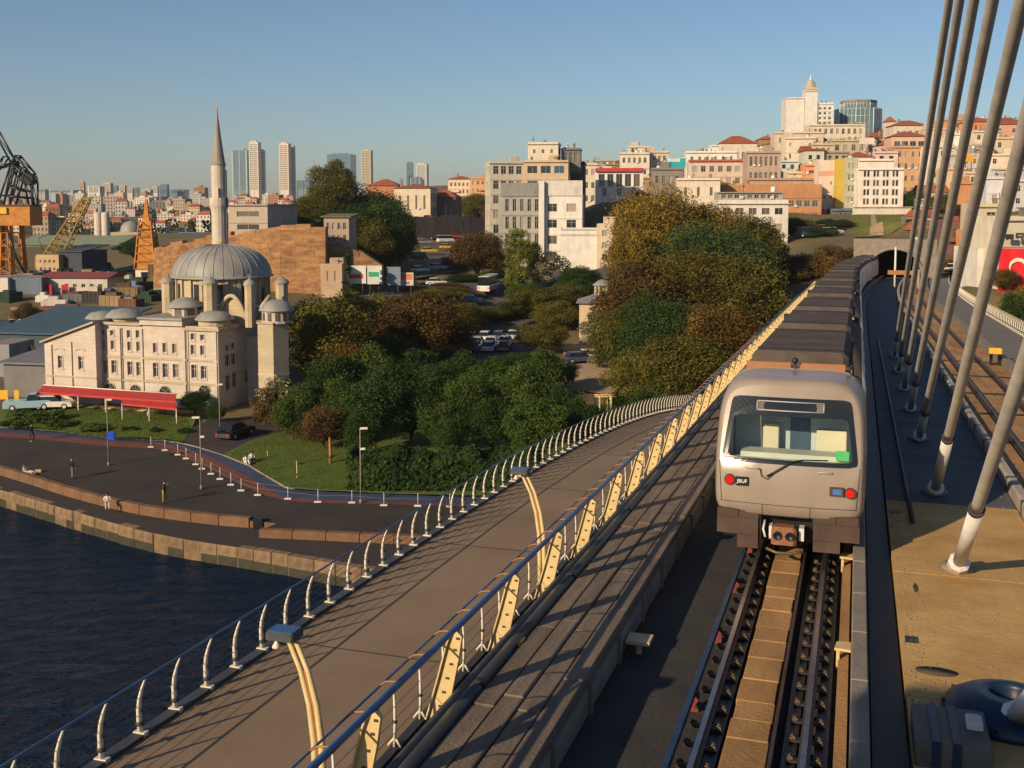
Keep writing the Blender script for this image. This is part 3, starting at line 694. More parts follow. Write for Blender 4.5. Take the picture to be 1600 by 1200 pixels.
def Hn(X, Y):
    X = np.asarray(X, float); Y = np.asarray(Y, float)
    d = np.sqrt((X[..., None]-CPA[:,0])**2 + (Y[..., None]-CPA[:,1])**2) + 1.5
    D = np.maximum(1.0, d.min(axis=-1, keepdims=True))
    w_ = (D/d)**3.2
    z = (w_*CPA[:,2]).sum(-1)/w_.sum(-1)
    # keep clear of the deck: cut down along the bridge
    P = np.stack([X-BO.x, Y-BO.y], -1)
    bf = np.array([BF.x, BF.y]); bf /= np.linalg.norm(bf); br = np.array([BR.x, BR.y])
    s = P@bf; u = P@br - .00043*np.maximum(0, s-100)**2
    lim = BO.z + s*(BF.z) - 3.2
    t = np.clip((np.abs(u-2.2)-9)/5, 0, 1); t = np.where(s < 183, t, 1)
    lim = lim + t*t*60
    return np.minimum(z, lim)
def H(x, y): return float(Hn(np.array([x]), np.array([y]))[0])
SHORE = [(-900,520),(-400,330),(-200,190),(-120,132),(-70,101)] + [tuple(gnd(*q, -.5).xy) for q in ((0,765),(60,783),(110,797),(170,815),(235,832),(290,843),(390,858),(480,873),(560,888))] + [(0,66.5),(20,63),(60,56),(150,42),(500,-30)]
def shore_y(x):
    for (xa,ya),(xb,yb) in zip(SHORE[:-1], SHORE[1:]):
        if xa <= x <= xb: return ya+(yb-ya)*(x-xa)/(xb-xa)
    return 520 if x < -900 else -30
def axis(lo, hi, f0, f1, step, grow):
    a = list(np.arange(f0, f1+.01, step)); st = step
    while a[-1] < hi: st *= grow; a.append(a[-1]+st)
    st = step
    while a[0] > lo: st *= grow; a.insert(0, a[0]-st)
    return np.array(a)
gx = axis(-4200, 4200, -110, 170, 2.5, 1.13); gy = axis(40, 7000, 60, 340, 2.5, 1.10)
GX, GY = np.meshgrid(gx, gy)
GZ = Hn(GX, GY)
_n = np.array([[noise.noise((x*.03, y*.03, 0))*.5+noise.noise((x*.11, y*.11, 3))*.25 for x in gx] for y in gy])
GZ = GZ + _n*np.clip((GZ-.9)/3, 0, 1)*.22
for i in range(len(gy)):
    for j in range(len(gx)):
        if gy[i] < shore_y(gx[j]) + 1.5: GZ[i, j] = -6
        elif GZ[i, j] < 1.2 and gy[i] < 112: GZ[i, j] = min(GZ[i, j], .9) - .12 if gy[i] > shore_y(gx[j])+22 else -.7
M_terr = mat('dry_hillside', (.075,.075,.026), .95, .3, .09, .5, 3, col2=(.17,.115,.06), detail=8)
nx = len(gx)
me = bpy.data.meshes.new('hillside')
me.from_pydata(np.stack([GX, GY, GZ], -1).reshape(-1, 3).tolist(), [], [(i*nx+j, i*nx+j+1, (i+1)*nx+j+1, (i+1)*nx+j) for i in range(len(gy)-1) for j in range(nx-1)])
me.materials.append(M_terr); me.polygons.foreach_set('use_smooth', [True]*len(me.polygons))
hill = put('hillside', me); tag(hill, 'sloping ground of the shore and the city hill behind it', None, None, 'structure')
def drape(name, label, poly, mt, dz=.05, step=3.0, kind='structure', zf=None):
    bm = bmesh.new(); bm.faces.new([bm.verts.new((x, y, 0)) for x, y in poly])
    xs = [p[0] for p in poly]; ys = [p[1] for p in poly]
    for ax, lo, hi in ((0, min(xs), max(xs)), (1, min(ys), max(ys))):
        q = lo + step
        while q < hi:
            no = (1,0,0) if ax == 0 else (0,1,0); co = (q,0,0) if ax == 0 else (0,q,0)
            bmesh.ops.bisect_plane(bm, geom=bm.verts[:]+bm.edges[:]+bm.faces[:], plane_co=co, plane_no=no); q += step
    bmesh.ops.triangulate(bm, faces=bm.faces[:])
    V = np.array([v.co[:2] for v in bm.verts]); Z = Hn(V[:,0], V[:,1]) if zf is None else np.array([zf(*p) for p in V])
    for v, z in zip(bm.verts, Z): v.co.z = z + dz
    me = bpy.data.meshes.new(name); bm.to_mesh(me); bm.free(); me.materials.append(mt)
    o = put(name, me); return tag(o, label, None, None, kind)
# ------------------------------------------------------------------ water
M_water = bpy.data.materials.new('deep_water'); M_water.use_nodes = True
def _water(m):
    N = m.node_tree.nodes; L = m.node_tree.links; b = N['Principled BSDF']
    b.inputs['Base Color'].default_value = (.002,.015,.040,1); b.inputs['Roughness'].default_value = .12; b.inputs['IOR'].default_value = 1.33; b.inputs['Specular IOR Level'].default_value = .075
    tc = N.new('ShaderNodeTexCoord'); mp = N.new('ShaderNodeMapping'); mp.inputs['Scale'].default_value = (.55,1.5,1); mp.inputs['Rotation'].default_value = (0,0,R(12)); L.new(tc.outputs['Object'], mp.inputs[0])
    n1 = N.new('ShaderNodeTexNoise'); n1.inputs['Scale'].default_value = .9; n1.inputs['Detail'].default_value = 6; n1.inputs['Distortion'].default_value = .6; L.new(mp.outputs[0], n1.inputs[0])
    n2 = N.new('ShaderNodeTexNoise'); n2.inputs['Scale'].default_value = 3.4; n2.inputs['Detail'].default_value = 3; n2.inputs['Distortion'].default_value = 1.2; L.new(mp.outputs[0], n2.inputs[0])
    ad = N.new('ShaderNodeMath'); ad.operation = 'MULTIPLY_ADD'; ad.inputs[1].default_value = .30; L.new(n2.outputs[0], ad.inputs[0]); L.new(n1.outputs[0], ad.inputs[2])
    bp = N.new('ShaderNodeBump'); bp.inputs['Strength'].default_value = .9; bp.inputs['Distance'].default_value = 1.1; L.new(ad.outputs[0], bp.inputs['Height']); L.new(bp.outputs[0], b.inputs['Normal'])
_water(M_water)
wx = axis(-3000, 900, -60, 20, .8, 1.25); wy = axis(-200, 900, 28, 100, .8, 1.25)
V = []
for y in wy:
    for x in wx: V.append((x, y, -1.9 + .07*noise.noise((x*.30+y*.08, y*.85, 1)) + .05*noise.noise((x*.7, y*1.9+x*.3, 5))))
nx = len(wx)
me = bpy.data.meshes.new('water'); me.from_pydata(V, [], [(i*nx+j, i*nx+j+1, (i+1)*nx+j+1, (i+1)*nx+j) for i in range(len(wy)-1) for j in range(nx-1)]); me.materials.append(M_water)
me.polygons.foreach_set('use_smooth', [True]*len(me.polygons))
tag(put('water', me), 'dark blue rippled water beside the quay', None, None, 'structure')
# ------------------------------------------------------------------ quay and promenade
M_quay = mat('quay_stone', (.10,.066,.040), .9, .35, 1.4, .8, 6, col2=(.26,.175,.10), rand=.16, detail=9)
M_weed = mat('wet_weedy_stone', (.018,.020,.012), .7, .4, 1.5, .6, 8, col2=(.05,.045,.025))
M_prom = mat('promenade_asphalt', (.021,.017,.015), .92, .15, .22, .2, 50, col2=(.046,.037,.033), detail=9)
M_strip = mat('quay_paving', (.038,.031,.031), .9, .2, .8, .25, 30)
M_brick = mat('red_ledge', (.15,.082,.045), .85, .3, 1.2, .4, 12, rand=.12)
M_lawn = mat('lawn_grass', (.060,.095,.010), .95, .3, .55, .4, 22, col2=(.10,.135,.018), detail=7)
M_lblue = mat('blue_lane', (.040,.062,.13), .8, .15, .8, .1, 40)
M_lred = mat('red_lane', (.15,.050,.040), .8, .2, .8, .1, 40)
T1 = [tuple(gnd(*q, 0).xy) for q in ((-60,717),(0,733),(50,748),(100,764),(170,783),(215,793),(260,800),(330,809),(405,815))]
T2 = [tuple(gnd(*q, 0).xy) for q in ((432,818),(405,829),(480,832),(560,836),(640,839),(720,843))]
qs = [p for p in SHORE if -130 < p[0] < 160]
far = [(160,60),(60,80),(20,92),(-15,100),(-45,108),(-70,120),(-125,150)]
def solid(name, label, poly, z0, z1, mats, top=1):
    m = MB(); n = len(poly)
    m.add([(x,y,z0) for x,y in poly]+[(x,y,z1) for x,y in poly], [(i,(i+1)%n,n+(i+1)%n,n+i) for i in range(n)], 0); m.add([(x,y,z1) for x,y in poly], [tuple(range(n))], top)
    o = m.build(name, mats); return tag(o, label, None, None, 'structure')
solid('quay', 'low paved quay strip along the water', qs + far, -5, -.5, [M_quay, M_strip])
pr = T1 + T2 + [(0,75),(20,72),(60,66),(155,52)] + far[:1] + far[1:6] + [(-95,130)]
solid('promenade', 'dark asphalt promenade by the water', pr, -.495, 0.0, [M_brick, M_prom])
# stones of the quay wall and its coping, walked along the shore line
qw = tag(thing('quay_wall', 'curved quay wall of weathered tan stones above the water', 'quay wall', (0,0,0)), None, None)
acc = 0
pts = [Vector((x,y,0)) for x,y in SHORE if -75 < x < 30]
def walk(pts, step):
    out = [pts[0]]; rem = step()
    for a, b in zip(pts[:-1], pts[1:]):
        d = (b-a).length; pos = 0
        while d-pos >= rem: pos += rem; out.append(a+(b-a)*(pos/d)); rem = step()
        rem -= d-pos
    return out
wpts = walk(pts, lambda: rnd.uniform(.6, 2.2))
for a, b in zip(wpts[:-1], wpts[1:]):
    t = (b-a); l = t.length; t.normalize(); nrm = Vector((t.y, -t.x, 0)); 
    o_ = rnd.uniform(.02,.13); M = Matrix((t, -nrm, Vector((0,0,1)))).transposed().to_4x4(); M.translation = a + nrm*o_
    p = MB(); zt = -.49+rnd.uniform(-.05,.03); p.bbox(.02, l-.02, 0, .6+o_, -1.22+rnd.uniform(-.05,.04), zt, .05); p.build('quay_stone', M_quay, qw).matrix_local = M
    M2 = M.copy(); M2.translation = a + nrm*(o_-.05); p = MB(); p.bbox(.0, l-.01, 0, .6, -3.2, -1.2, .04); p.build('quay_stone', M_weed, qw).matrix_local = M2
def ledge(name, label, P, z0, z1):
    t0 = thing(name, label, 'ledge', (0,0,0)); ps = walk([Vector((x,y,0)) for x,y in P], lambda: 2.4)
    for a, b in zip(ps[:-1], ps[1:]):
        t = (b-a); l = t.length; t.normalize(); nrm = Vector((t.y,-t.x,0)); M = Matrix((t, -nrm, Vector((0,0,1)))).transposed().to_4x4(); M.translation = a + nrm*.10
        p = MB(); p.bbox(.02, l-.02, 0, .55, z0, z1, .03); p.build('ledge_block', M_brick, t0).matrix_local = M
ledge('terrace_ledge', 'curved red brown sitting ledge between the promenade and the lower quay', T1, -.49, .22)
ledge('terrace_ledge', 'short orange ledge in front of the footpath end of the promenade', T2[1:], -.49, .10)
# cycle lanes
LA = [(-80,660),(0,667),(90,673),(169,684),(250,688),(281,692),(310,699),(344,709),(390,728),(420,746),(447,762),(470,764),(500,765),(612,769),(706,773),(820,778)]
LB = [(-80,668),(0,675),(90,681),(169,689),(250,693),(281,698),(310,707),(345,722),(395,748),(420,764),(440,776),(470,779),(500,781),(612,784),(706,787),(820,792)]
LC = [(-80,675),(0,682),(90,689),(169,697),(245,701),(275,709),(305,722),(340,738),(390,763),(415,774),(440,781),(470,784),(500,786),(612,788),(706,791),(820,796)]
def lane(name, label, A, B, mt, z):
    m = MB(); a = [gnd(*q, z) for q in A]; b = [gnd(*q, z) for q in B]
    m.add([tuple(p) for p in a]+[tuple(p) for p in b], [(len(a)+i, len(a)+i+1, i+1, i) for i in range(len(a)-1)]); return tag(m.build(name, mt), label, None, None, 'structure')
lane('cycle_lane', 'blue cycle lane curving along the edge of the lawn', LA, LB, M_lblue, .008)
lane('running_lane', 'narrow red lane beside the blue cycle lane', LB, LC, M_lred, .012)
kb = MB(); kb.tube([gnd(x, y, .05) for x, y in LA], .09, 5); kk = tag(kb.build('lawn_kerb', M_conc), 'pale kerb between the lane and the lawn', None, None, 'structure')
# lawns, paved way, sandy yard, car park, streets
def gp(q, z=.4): return tuple(gnd(*q, z).xy)
drape('lawn', 'sunlit lawn between the awning and the cycle lane', [gp(q) for q in ((-60,658),(0,665),(90,671),(169,682),(250,686),(286,690),(300,672),(310,655),(190,648),(70,636),(20,634),(-60,640))], M_lawn, .16, 2)
drape('lawn', 'lawn with young trees beside the curve of the lane', [gp(q) for q in ((350,708),(392,727),(422,745),(449,761),(500,763),(612,767),(706,771),(860,776),(900,700),(700,640),(500,640),(440,676),(392,690))], M_lawn, .17, 2)
drape('paved_way', 'grey paved way with a parked car between the two lawns', [gp(q) for q in ((286,690),(350,709),(392,690),(440,676),(440,655),(330,660),(300,672))], M_strip, .14, 2)
M_sand = mat('sandy_yard', (.36,.25,.15), .95, .2, .5, .3, 20)
drape('sandy_yard', 'sandy yard in front of the little hipped roof pavilion', [gp(q, 2) for q in ((880,545),(960,530),(990,560),(960,610),(880,600))], M_sand, .2, 3)
M_asph = mat('street_asphalt', (.075,.072,.072), .9, .2, .4, .2, 30)
drape('car_park', 'tree ringed asphalt car park full of cars', [gp(q, 1.6) for q in ((690,515),(850,505),(860,565),(690,575))], M_asph, .2, 4)
drape('street', 'street passing behind the park', [gp(q, 3) for q in ((560,470),(960,462),(960,500),(560,500))], M_asph, .25, 4)
m = MB()
RE = REP
rv = [tuple(at(*q) + Vector((0,0,.45))) for r_ in RE for q in r_]
m.add(rv, [(i*3+j, i*3+j+1, i*3+3+j+1, i*3+3+j) for i in range(2) for j in range(2)]); tag(m.build('road', M_asph), 'grey road climbing the hill with cars and taxis', None, None, 'structure')
drape('grass_bank', 'sunlit grass bank above the tunnel mouth', [tuple(at(*q).xy) for q in ((1335,372,232),(1390,372,232),(1430,368,238),(1440,338,310),(1375,338,300),(1330,346,290))], mat('bank_grass', (.085,.11,.015), .95, .3, .25, .5, 10, col2=(.15,.14,.03)), .2, 5)
drape('dirt_path', 'bare earth track running up the grass bank', [tuple(at(*q).xy) for q in ((1358,371,232),(1382,371,232),(1373,354,260),(1367,345,286),(1360,345,286),(1362,354,260))], M_sand, .35, 5)
# ------------------------------------------------------------------ buildings
M_wall = mat('painted_wall', (1,1,1), .88, .16, .45, .12, 6, objcol=True, detail=7)
def _stain(m):                                                     # rain streaks and patched render
    N = m.node_tree.nodes; L = m.node_tree.links; b_ = N['Principled BSDF']; src = b_.inputs['Base Color'].links[0].from_socket
    tc = N.new('ShaderNodeTexCoord'); mp = N.new('ShaderNodeMapping'); mp.inputs['Scale'].default_value = (.9,.9,.22); L.new(tc.outputs['Object'], mp.inputs[0])
    no = N.new('ShaderNodeTexNoise'); no.inputs['Scale'].default_value = 1.0; no.inputs['Detail'].default_value = 6; L.new(mp.outputs[0], no.inputs[0])
    rp = N.new('ShaderNodeValToRGB'); e = rp.color_ramp.elements; e[0].position = .30; e[0].color = (.74,.71,.68,1); e[1].position = .56; e[1].color = (1,1,1,1); L.new(no.outputs[0], rp.inputs[0])
    mx = N.new('ShaderNodeMix'); mx.data_type = 'RGBA'; mx.blend_type = 'MULTIPLY'; mx.inputs[0].default_value = .6; L.new(src, mx.inputs[6]); L.new(rp.outputs[0], mx.inputs[7]); L.new(mx.outputs[2], b_.inputs['Base Color'])
_stain(M_wall)
M_tile = mat('red_roof_tile', (.30,.085,.04), .85, .3, 1.2, .4, 9, rand=.15)
M_lead = mat('lead_roof', (.20,.20,.205), .55, .2, .9, .15, 5)
M_roofgrey = mat('flat_roof', (.20,.17,.15), .9, .3, .5, .2, 5, rand=.2)
M_pane = glassy('window_pane', (.018,.024,.032), .08)
M_pane2 = glassy('curtained_pane', (.10,.085,.065), .25)
M_blind = glassy('drawn_blind', (.30,.27,.22), .4)
M_pane3 = glassy('blue_pane', (.03,.08,.16), .1)
M_wfr = mat('window_frame_paint', (.42,.38,.33), .6, .1, 3)
M_awn = mat('red_fabric', (.42,.035,.035), .8, .15, 1.5, .1, 8)
WC = {}
def winmesh(w, h, style, pane):
    key = (round(w, 1), round(h, 1), style, pane.name)
    if key in WC: return WC[key]
    w, h = max(.3, key[0]), max(.3, key[1])
    m = MB(); t = .07; a = w/2
    m.add([(-a,.06,0),(a,.06,0),(a,.06,h),(-a,.06,h)], [(0,1,2,3)], 1)
    def bar(x0, x1, z0, z1): m.box(x0, x1, 0, .055, z0, z1, 0)
    bar(-a, -a+t, 0, h); bar(a-t, a, 0, h); bar(-a+t, a-t, 0, t); bar(-a+t, a-t, h-t, h)
    n = {'one':0,'two':1,'band':max(2, int(w/1.1))-1,'arch':1}[style]
    for i in range(n): x = -a + w*(i+1)/(n+1); bar(x-.03, x+.03, t, h-t)
    if style in ('two','arch') and h > 1.3: bar(-a+t, -.03, h*.66, h*.66+.05); bar(.03, a-t, h*.66, h*.66+.05)
    if style == 'arch': m.box(-a-.12, a+.12, -.36, -.1, -.16, -.02, 0)
    WC[key] = m.mesh('window', [M_wfr, pane]); return WC[key]
def grid(W, H, cols, rows, mx=.6, top=.7, bot=.9, wf=.55, hf=.58, x0=None, skip=()):
    x0 = -W/2 if x0 is None else x0; cw_ = (W-2*mx)/cols; ch = (H-top-bot)/rows; out = []
    for r in range(rows):
        for c in range(cols):
            if (c, r) in skip: continue
            xc = x0+mx+cw_*(c+.5); zc = bot+ch*(r+.5); out.append((xc-cw_*wf/2, xc+cw_*wf/2, zc-ch*hf/2, zc+ch*hf/2))
    return out
BN_ = {}
def building(label, xl, xr, yt, yb, Y, dep=10, rz=0.0, col=(.6,.5,.4), front=None, left=None, right=None, roof='flat', style='two', name='apartment_building', cat='building', group=None,
             para=.5, found=4.0, single=True, balc=(), bcol=None, mt=None, roofmat=None, trim=None, panes=None, rh=2.0, clutter=2, wallmat=None, H=None):
    """front/left/right: dicts for grid(); the corner pixels give place and size."""
    zt, zb = at(.5*(xl+xr), yt, Y).z, at(.5*(xl+xr), yb, Y).z
    rz = R(rz); X0, X1 = (xl-800)/FP, (xr-800)/FP
    def fx(px): return at(px, yb, Y).x
    W = (fx(xr)-fx(xl))/math.cos(rz); Hh = zt-zb; xc = (fx(xl)+fx(xr))/2
    t = thing(name, label, cat, (xc, Y, zb), rz, group)
    wm = wallmat or M_wall
    m = MB(); a = W/2
    holes = {}
    def face(M, Wd, g, key):
        hs = []
        if g:
            if isinstance(g, dict): g = [g]
            for q in g:
                q = dict(q); st = q.pop('style', style); pn = q.pop('panes', panes)
                hs2 = grid(Wd, q.pop('H', Hh), **q) ; hs += [(h, st, pn) for h in hs2]
        m.wall(Wd, Hh+found, [(h[0],h[1],h[2],h[3]) for h, _, _ in hs], .24, 0, M, x0=-Wd/2, z0=-found)
        if hs:
            m.add([(-Wd/2+.05,.30,.05),(Wd/2-.05,.30,.05),(Wd/2-.05,.30,Hh-.05),(-Wd/2+.05,.30,Hh-.05)], [(0,1,2,3)], 1, False, M)
        holes[key] = (hs, M)
    face(Matrix.Identity(4), W, front, 'f')
    face(Matrix.Translation((-a, dep/2, 0)) @ Matrix.Rotation(R(-90), 4, 'Z'), dep, left, 'l')
    face(Matrix.Translation((a, dep/2, 0)) @ Matrix.Rotation(R(90), 4, 'Z'), dep, right, 'r')
    m.add([(-a,dep,-found),(a,dep,-found),(a,dep,Hh),(-a,dep,Hh)], [(1,0,3,2)], 0)
    if roof == 'flat':
        e = .22
        m.add([(-a,0,Hh),(a,0,Hh),(a,dep,Hh),(-a,dep,Hh),(-a+e,e,Hh),(a-e,e,Hh),(a-e,dep-e,Hh),(-a+e,dep-e,Hh),(-a+e,e,Hh-para),(a-e,e,Hh-para),(a-e,dep-e,Hh-para),(-a+e,dep-e,Hh-para)],
              [(0,1,5,4),(1,2,6,5),(2,3,7,6),(3,0,4,7),(4,5,9,8),(5,6,10,9),(6,7,11,10),(7,4,8,11)], 0)
        m.add([(-a+e,e,Hh-para),(a-e,e,Hh-para),(a-e,dep-e,Hh-para),(-a+e,dep-e,Hh-para)], [(0,1,2,3)], 2)
    else:
        m.add([(-a,0,Hh-.02),(a,0,Hh-.02),(a,dep,Hh-.02),(-a,dep,Hh-.02)], [(0,1,2,3)], 2)
    col = tuple(c*.98 for c in col); wl = m.build('wall', [wm, M_black, M_roofgrey], t); wl.color = (*col, 1)
    r_ = random.Random(hash_(label))
    stuff = MB()
    for hs, M in holes.values():
        for h, st, pn in hs:
            w_, hh = h[1]-h[0], h[3]-h[2]
            pane = r_.choice(pn or (M_pane, M_pane, M_pane, M_pane2, M_pane2, M_blind))
            if single:
                o = put('window', winmesh(w_, hh, st, pane), t); o.matrix_local = M @ Matrix.Translation(((h[0]+h[1])/2, .15, h[2]))
                o.scale = (w_/max(.3, round(w_, 1)), 1, hh/max(.3, round(hh, 1)))
            else:
                c = (h[0]+h[1])/2; k = {'one':1,'two':2,'band':max(2, int(w_/1.2)),'arch':2}[st]
                for i in range(k):
                    x0, x1 = h[0]+w_*i/k+.03, h[0]+w_*(i+1)/k-.03
                    stuff.add([(x0,.16,h[2]),(x1,.16,h[2]),(x1,.16,h[3]),(x0,.16,h[3])], [(0,1,2,3)], (M_pane, M_pane2, M_pane3).index(pane) if pane in (M_pane, M_pane2, M_pane3) else 0, False, M)
    if stuff.f: o = stuff.build('window', [M_pane, M_pane2, M_pane3], t); o['kind'] = 'stuff'
    if roof in ('hip','gable','shed'):
        e = .5; m = MB(); rm = roofmat or M_tile
        if roof == 'hip':
            k = min(a, dep/2)*.85
            v = [(-a-e,-e,Hh),(a+e,-e,Hh),(a+e,dep+e,Hh),(-a-e,dep+e,Hh),(-a+k,dep/2,Hh+rh),(a-k,dep/2,Hh+rh)]
            f = [(0,1,5,4),(1,2,5),(2,3,4,5),(3,0,4),(3,2,1,0)]
        elif roof == 'gable':
            v = [(-a-e,-e,Hh),(a+e,-e,Hh),(a+e,dep+e,Hh),(-a-e,dep+e,Hh),(-a-e,dep/2,Hh+rh),(a+e,dep/2,Hh+rh)]; f = [(0,1,5,4),(1,2,5),(2,3,4,5),(3,0,4),(3,2,1,0)]
        else:
            v = [(-a-e,-e,Hh),(a+e,-e,Hh),(a+e,dep+e,Hh+rh),(-a-e,dep+e,Hh+rh),(-a-e,-e,Hh-.2),(a+e,-e,Hh-.2),(a+e,dep+e,Hh+rh-.2),(-a-e,dep+e,Hh+rh-.2)]; f = [(0,1,2,3),(4,5,1,0),(5,6,2,1),(6,7,3,2),(7,4,0,3),(7,6,5,4)]
        if roof != 'shed': v = [(x,y,z-.0) for x,y,z in v]
        m.add(v, f, 0); m.build('roof', rm, t)
    for i in range(clutter):
        x, y = r_.uniform(-a*.75, a*.75), r_.uniform(dep*.15, dep*.7); q = r_.random()
        b0 = Hh-para if roof == 'flat' else Hh+.2
        m = MB()
        if q < .45: m.box(x-.35,x+.35,y-.35,y+.35,b0,b0+r_.uniform(1.1,1.8)+(.0 if roof == 'flat' else 1.2)); m.build('chimney', M_roofgrey, t)
        elif q < .75 and roof == 'flat': m.bbox(x-1.3,x+1.3,y-1.1,y+1.1,b0,b0+r_.uniform(1.6,2.4),.06); o = m.build('stair_house', wm, t); o.color = (*[c*.9 for c in col], 1)
        elif roof == 'flat': m.lathe([(.55,0),(.6,.1),(.6,1.1),(.3,1.3)], 10, (x,y,b0)); m.build('water_tank', M_sleeve, t)
        else: m.tube([(x,y,b0),(x,y,b0+2.2)], .04, 4); m.box(x-.5,x+.5,y-.02,y+.02,b0+2.0,b0+2.04); m.build('antenna', M_dark, t)
    if roof == 'flat' and Y < 520 and W > 4 and not trim:
        m = MB(); m.box(-a-.3,a+.3,-.45,-.004,Hh-para-.14,Hh-para+.04); m.box(a+.004,a+.3,-.003,dep,Hh-para-.14,Hh-para+.04); o = m.build('eave', wm, t); o.color = (*[c*.8 for c in col], 1)
    if front and Y < 520 and r_.random() < .55:
        rows_ = sorted({round(h[0][3], 2) for h in holes['f'][0]})
        for z in rows_[:-1]: m = MB(); m.box(-a-.02,a+.02,-.16,-.004,z+.25,z+.40); o = m.build('floor_band', wm, t); o.color = (*[c*.9 for c in col], 1)
    hs_ = [q[0] for q in holes['f'][0]]
    for h in r_.sample(hs_, min(len(hs_)//4, 5)) if clutter and hs_ and Y < 460 else ():
        m = MB(); x = h[1]+.08 if h[1]+.9 < a else h[0]-.85; m.bbox(x,x+.75,-.38,-.01,h[2]-.1,h[2]+.48,.03); m.build('air_conditioner', M_sleeve, t)
    for i in range(clutter if roof == 'flat' and Y < 460 else 0):
        x, y = r_.uniform(-a*.8, a*.8), r_.uniform(.5, dep*.5); m = MB(); z = Hh-para; m.tube([(x,y,z),(x,y,z+1.5+r_.random())], .05, 4); m.lathe([(.05,0),(.42,.16),(.44,.18)], 8, (x,y-.1,z+1.2), cap=False); m.build('roof_aerial', M_sleeve if i % 2 else M_dark, t)
    for (x0f, x1f, zf, key) in balc:                              # fractions of the front
        m = MB(); x0, x1 = -a+W*x0f, -a+W*x1f; z = Hh*zf
        m.box(x0,x1,-1.0,-.004,z-.12,z); m.box(x0,x1,-1.0,-.94,z+.001,z+.85); m.box(x0,x0+.06,-.94,-.004,z+.001,z+.85); m.box(x1-.06,x1,-.94,-.004,z+.001,z+.85)
        o = m.build('balcony', wm, t); o.color = (*(bcol or col), 1)
    if trim:
        for (z0f, z1f, c, pr) in trim:                            # horizontal bands proud of the front
            m = MB(); m.box(-a-.05,a+.05,-pr,-.003,Hh*z0f,Hh*z1f); o = m.build('cornice', wm, t); o.color = (*c, 1)
    t['_'] = 0; del t['_']
    return t, W, Hh
def hash_(s):
    h = 0
    for ch in s: h = (h*131+ord(ch)) % 1000003
    return h
# ------------------------------------------------------------------ the mosque (shares the bearing of the bridge)
M_stone = mat('mosque_stone', (.44,.385,.335), .85, .2, .6, .25, 7, col2=(.55,.495,.44), detail=8)
M_stone2 = mat('mosque_stone_buff', (.37,.305,.205), .85, .2, .7, .25, 7, col2=(.47,.40,.285), detail=8)
def _courses(m, w_=.9, h_=.42):                                      # faint ashlar courses
    N = m.node_tree.nodes; L = m.node_tree.links; b_ = N['Principled BSDF']; src = b_.inputs['Base Color'].links[0].from_socket
    tc = N.new('ShaderNodeTexCoord'); sp = N.new('ShaderNodeSeparateXYZ'); ad = N.new('ShaderNodeMath'); cb = N.new('ShaderNodeCombineXYZ'); L.new(tc.outputs['Object'], sp.inputs[0])
    L.new(sp.outputs[0], ad.inputs[0]); L.new(sp.outputs[1], ad.inputs[1]); L.new(ad.outputs[0], cb.inputs[0]); L.new(sp.outputs[2], cb.inputs[1])
    bt = N.new('ShaderNodeTexBrick'); bt.inputs['Scale'].default_value = 1; bt.inputs['Brick Width'].default_value = w_; bt.inputs['Row Height'].default_value = h_; bt.inputs['Mortar Size'].default_value = .012
    bt.inputs['Color1'].default_value = (1,1,1,1); bt.inputs['Color2'].default_value = (.88,.86,.84,1); bt.inputs['Mortar'].default_value = (.66,.62,.58,1); L.new(cb.outputs[0], bt.inputs[0])
    mx = N.new('ShaderNodeMix'); mx.data_type = 'RGBA'; mx.blend_type = 'MULTIPLY'; mx.inputs[0].default_value = .8; L.new(src, mx.inputs[6]); L.new(bt.outputs[0], mx.inputs[7]); L.new(mx.outputs[2], b_.inputs['Base Color'])
_courses(M_stone); _courses(M_stone2, .7, .36)
M_dome = mat('dome_lead', (.19,.19,.185), .55, .2, .8, .15, 4, col2=(.30,.295,.275), streak=(1,1,.25))
PC = at(340, 512, 114)
MR = math.atan2(BR.y, BR.x)
mq = thing('mosque', 'cream stone mosque with a lead dome and one minaret behind the red awning', 'mosque', (PC.x, PC.y, .3), MR)
MQI = (Matrix.Translation((PC.x, PC.y, .3)) @ Matrix.Rotation(MR, 4, 'Z')).inverted()
def mz(py, Y=116.0): return CAMZ - (py-HOR)/FP*Y - .3
def mfront(px, py, y0=0.0):                                       # pixel -> local x, z on the plane y = y0
    d = ray(px, py); n = MQI.to_3x3() @ d; c = MQI @ CAM; t = (y0-c.y)/n.y; P = c + n*t; return P.x, P.z
HT = mz(512, 114)
def hole(px, py0, py1, wpx): 
    x, z1 = mfront(px, py0); _, z0 = mfront(px, py1); w_ = wpx/14.6; return (x-w_/2, x+w_/2, z0, z1)
row1 = [(161,516,524),(175,516,524),(201,516,528),(215,516,528),(301,521,531),(316,523,532)]
row2 = [(161,531,546),(176,532,546),(202,534,548),(216,534,549),(242,536,551),(257,536,551),(272,537,552),(301,539,554),(316,540,555)]
row3 = [(163,563,583),(178,563,583),(203,565,586),(217,566,587),(243,567,589),(258,568,590),(274,569,590),(303,570,591),(318,572,592)]
hs = [hole(a, b, c, 6.4) for a, b, c in row1] + [hole(a, b, c, 6.6) for a, b, c in row2] + [hole(a, b, c, 9.0) for a, b, c in row3]
xL = mfront(155, 530)[0]; xb0, xb1 = mfront(222, 530)[0], mfront(288, 530)[0]
m = MB(); m.wall(-xL, HT, hs, .22, 0, None, x0=xL, z0=0)
M = Matrix.Translation((0, 0, 0)) @ Matrix.Rotation(R(90), 4, 'Z')
SD = 7.2
sh = [(1.4,2.1,6.55,7.25),(2.5,3.2,6.6,7.35),(1.3,2.2,4.9,6.2),(2.5,3.4,4.9,6.2),(1.3,2.2,2.3,4.0),(2.6,3.5,2.4,4.1),(5.2,6.0,2.6,4.0)]
m.wall(SD, HT, sh, .22, 0, M, x0=0, z0=0)
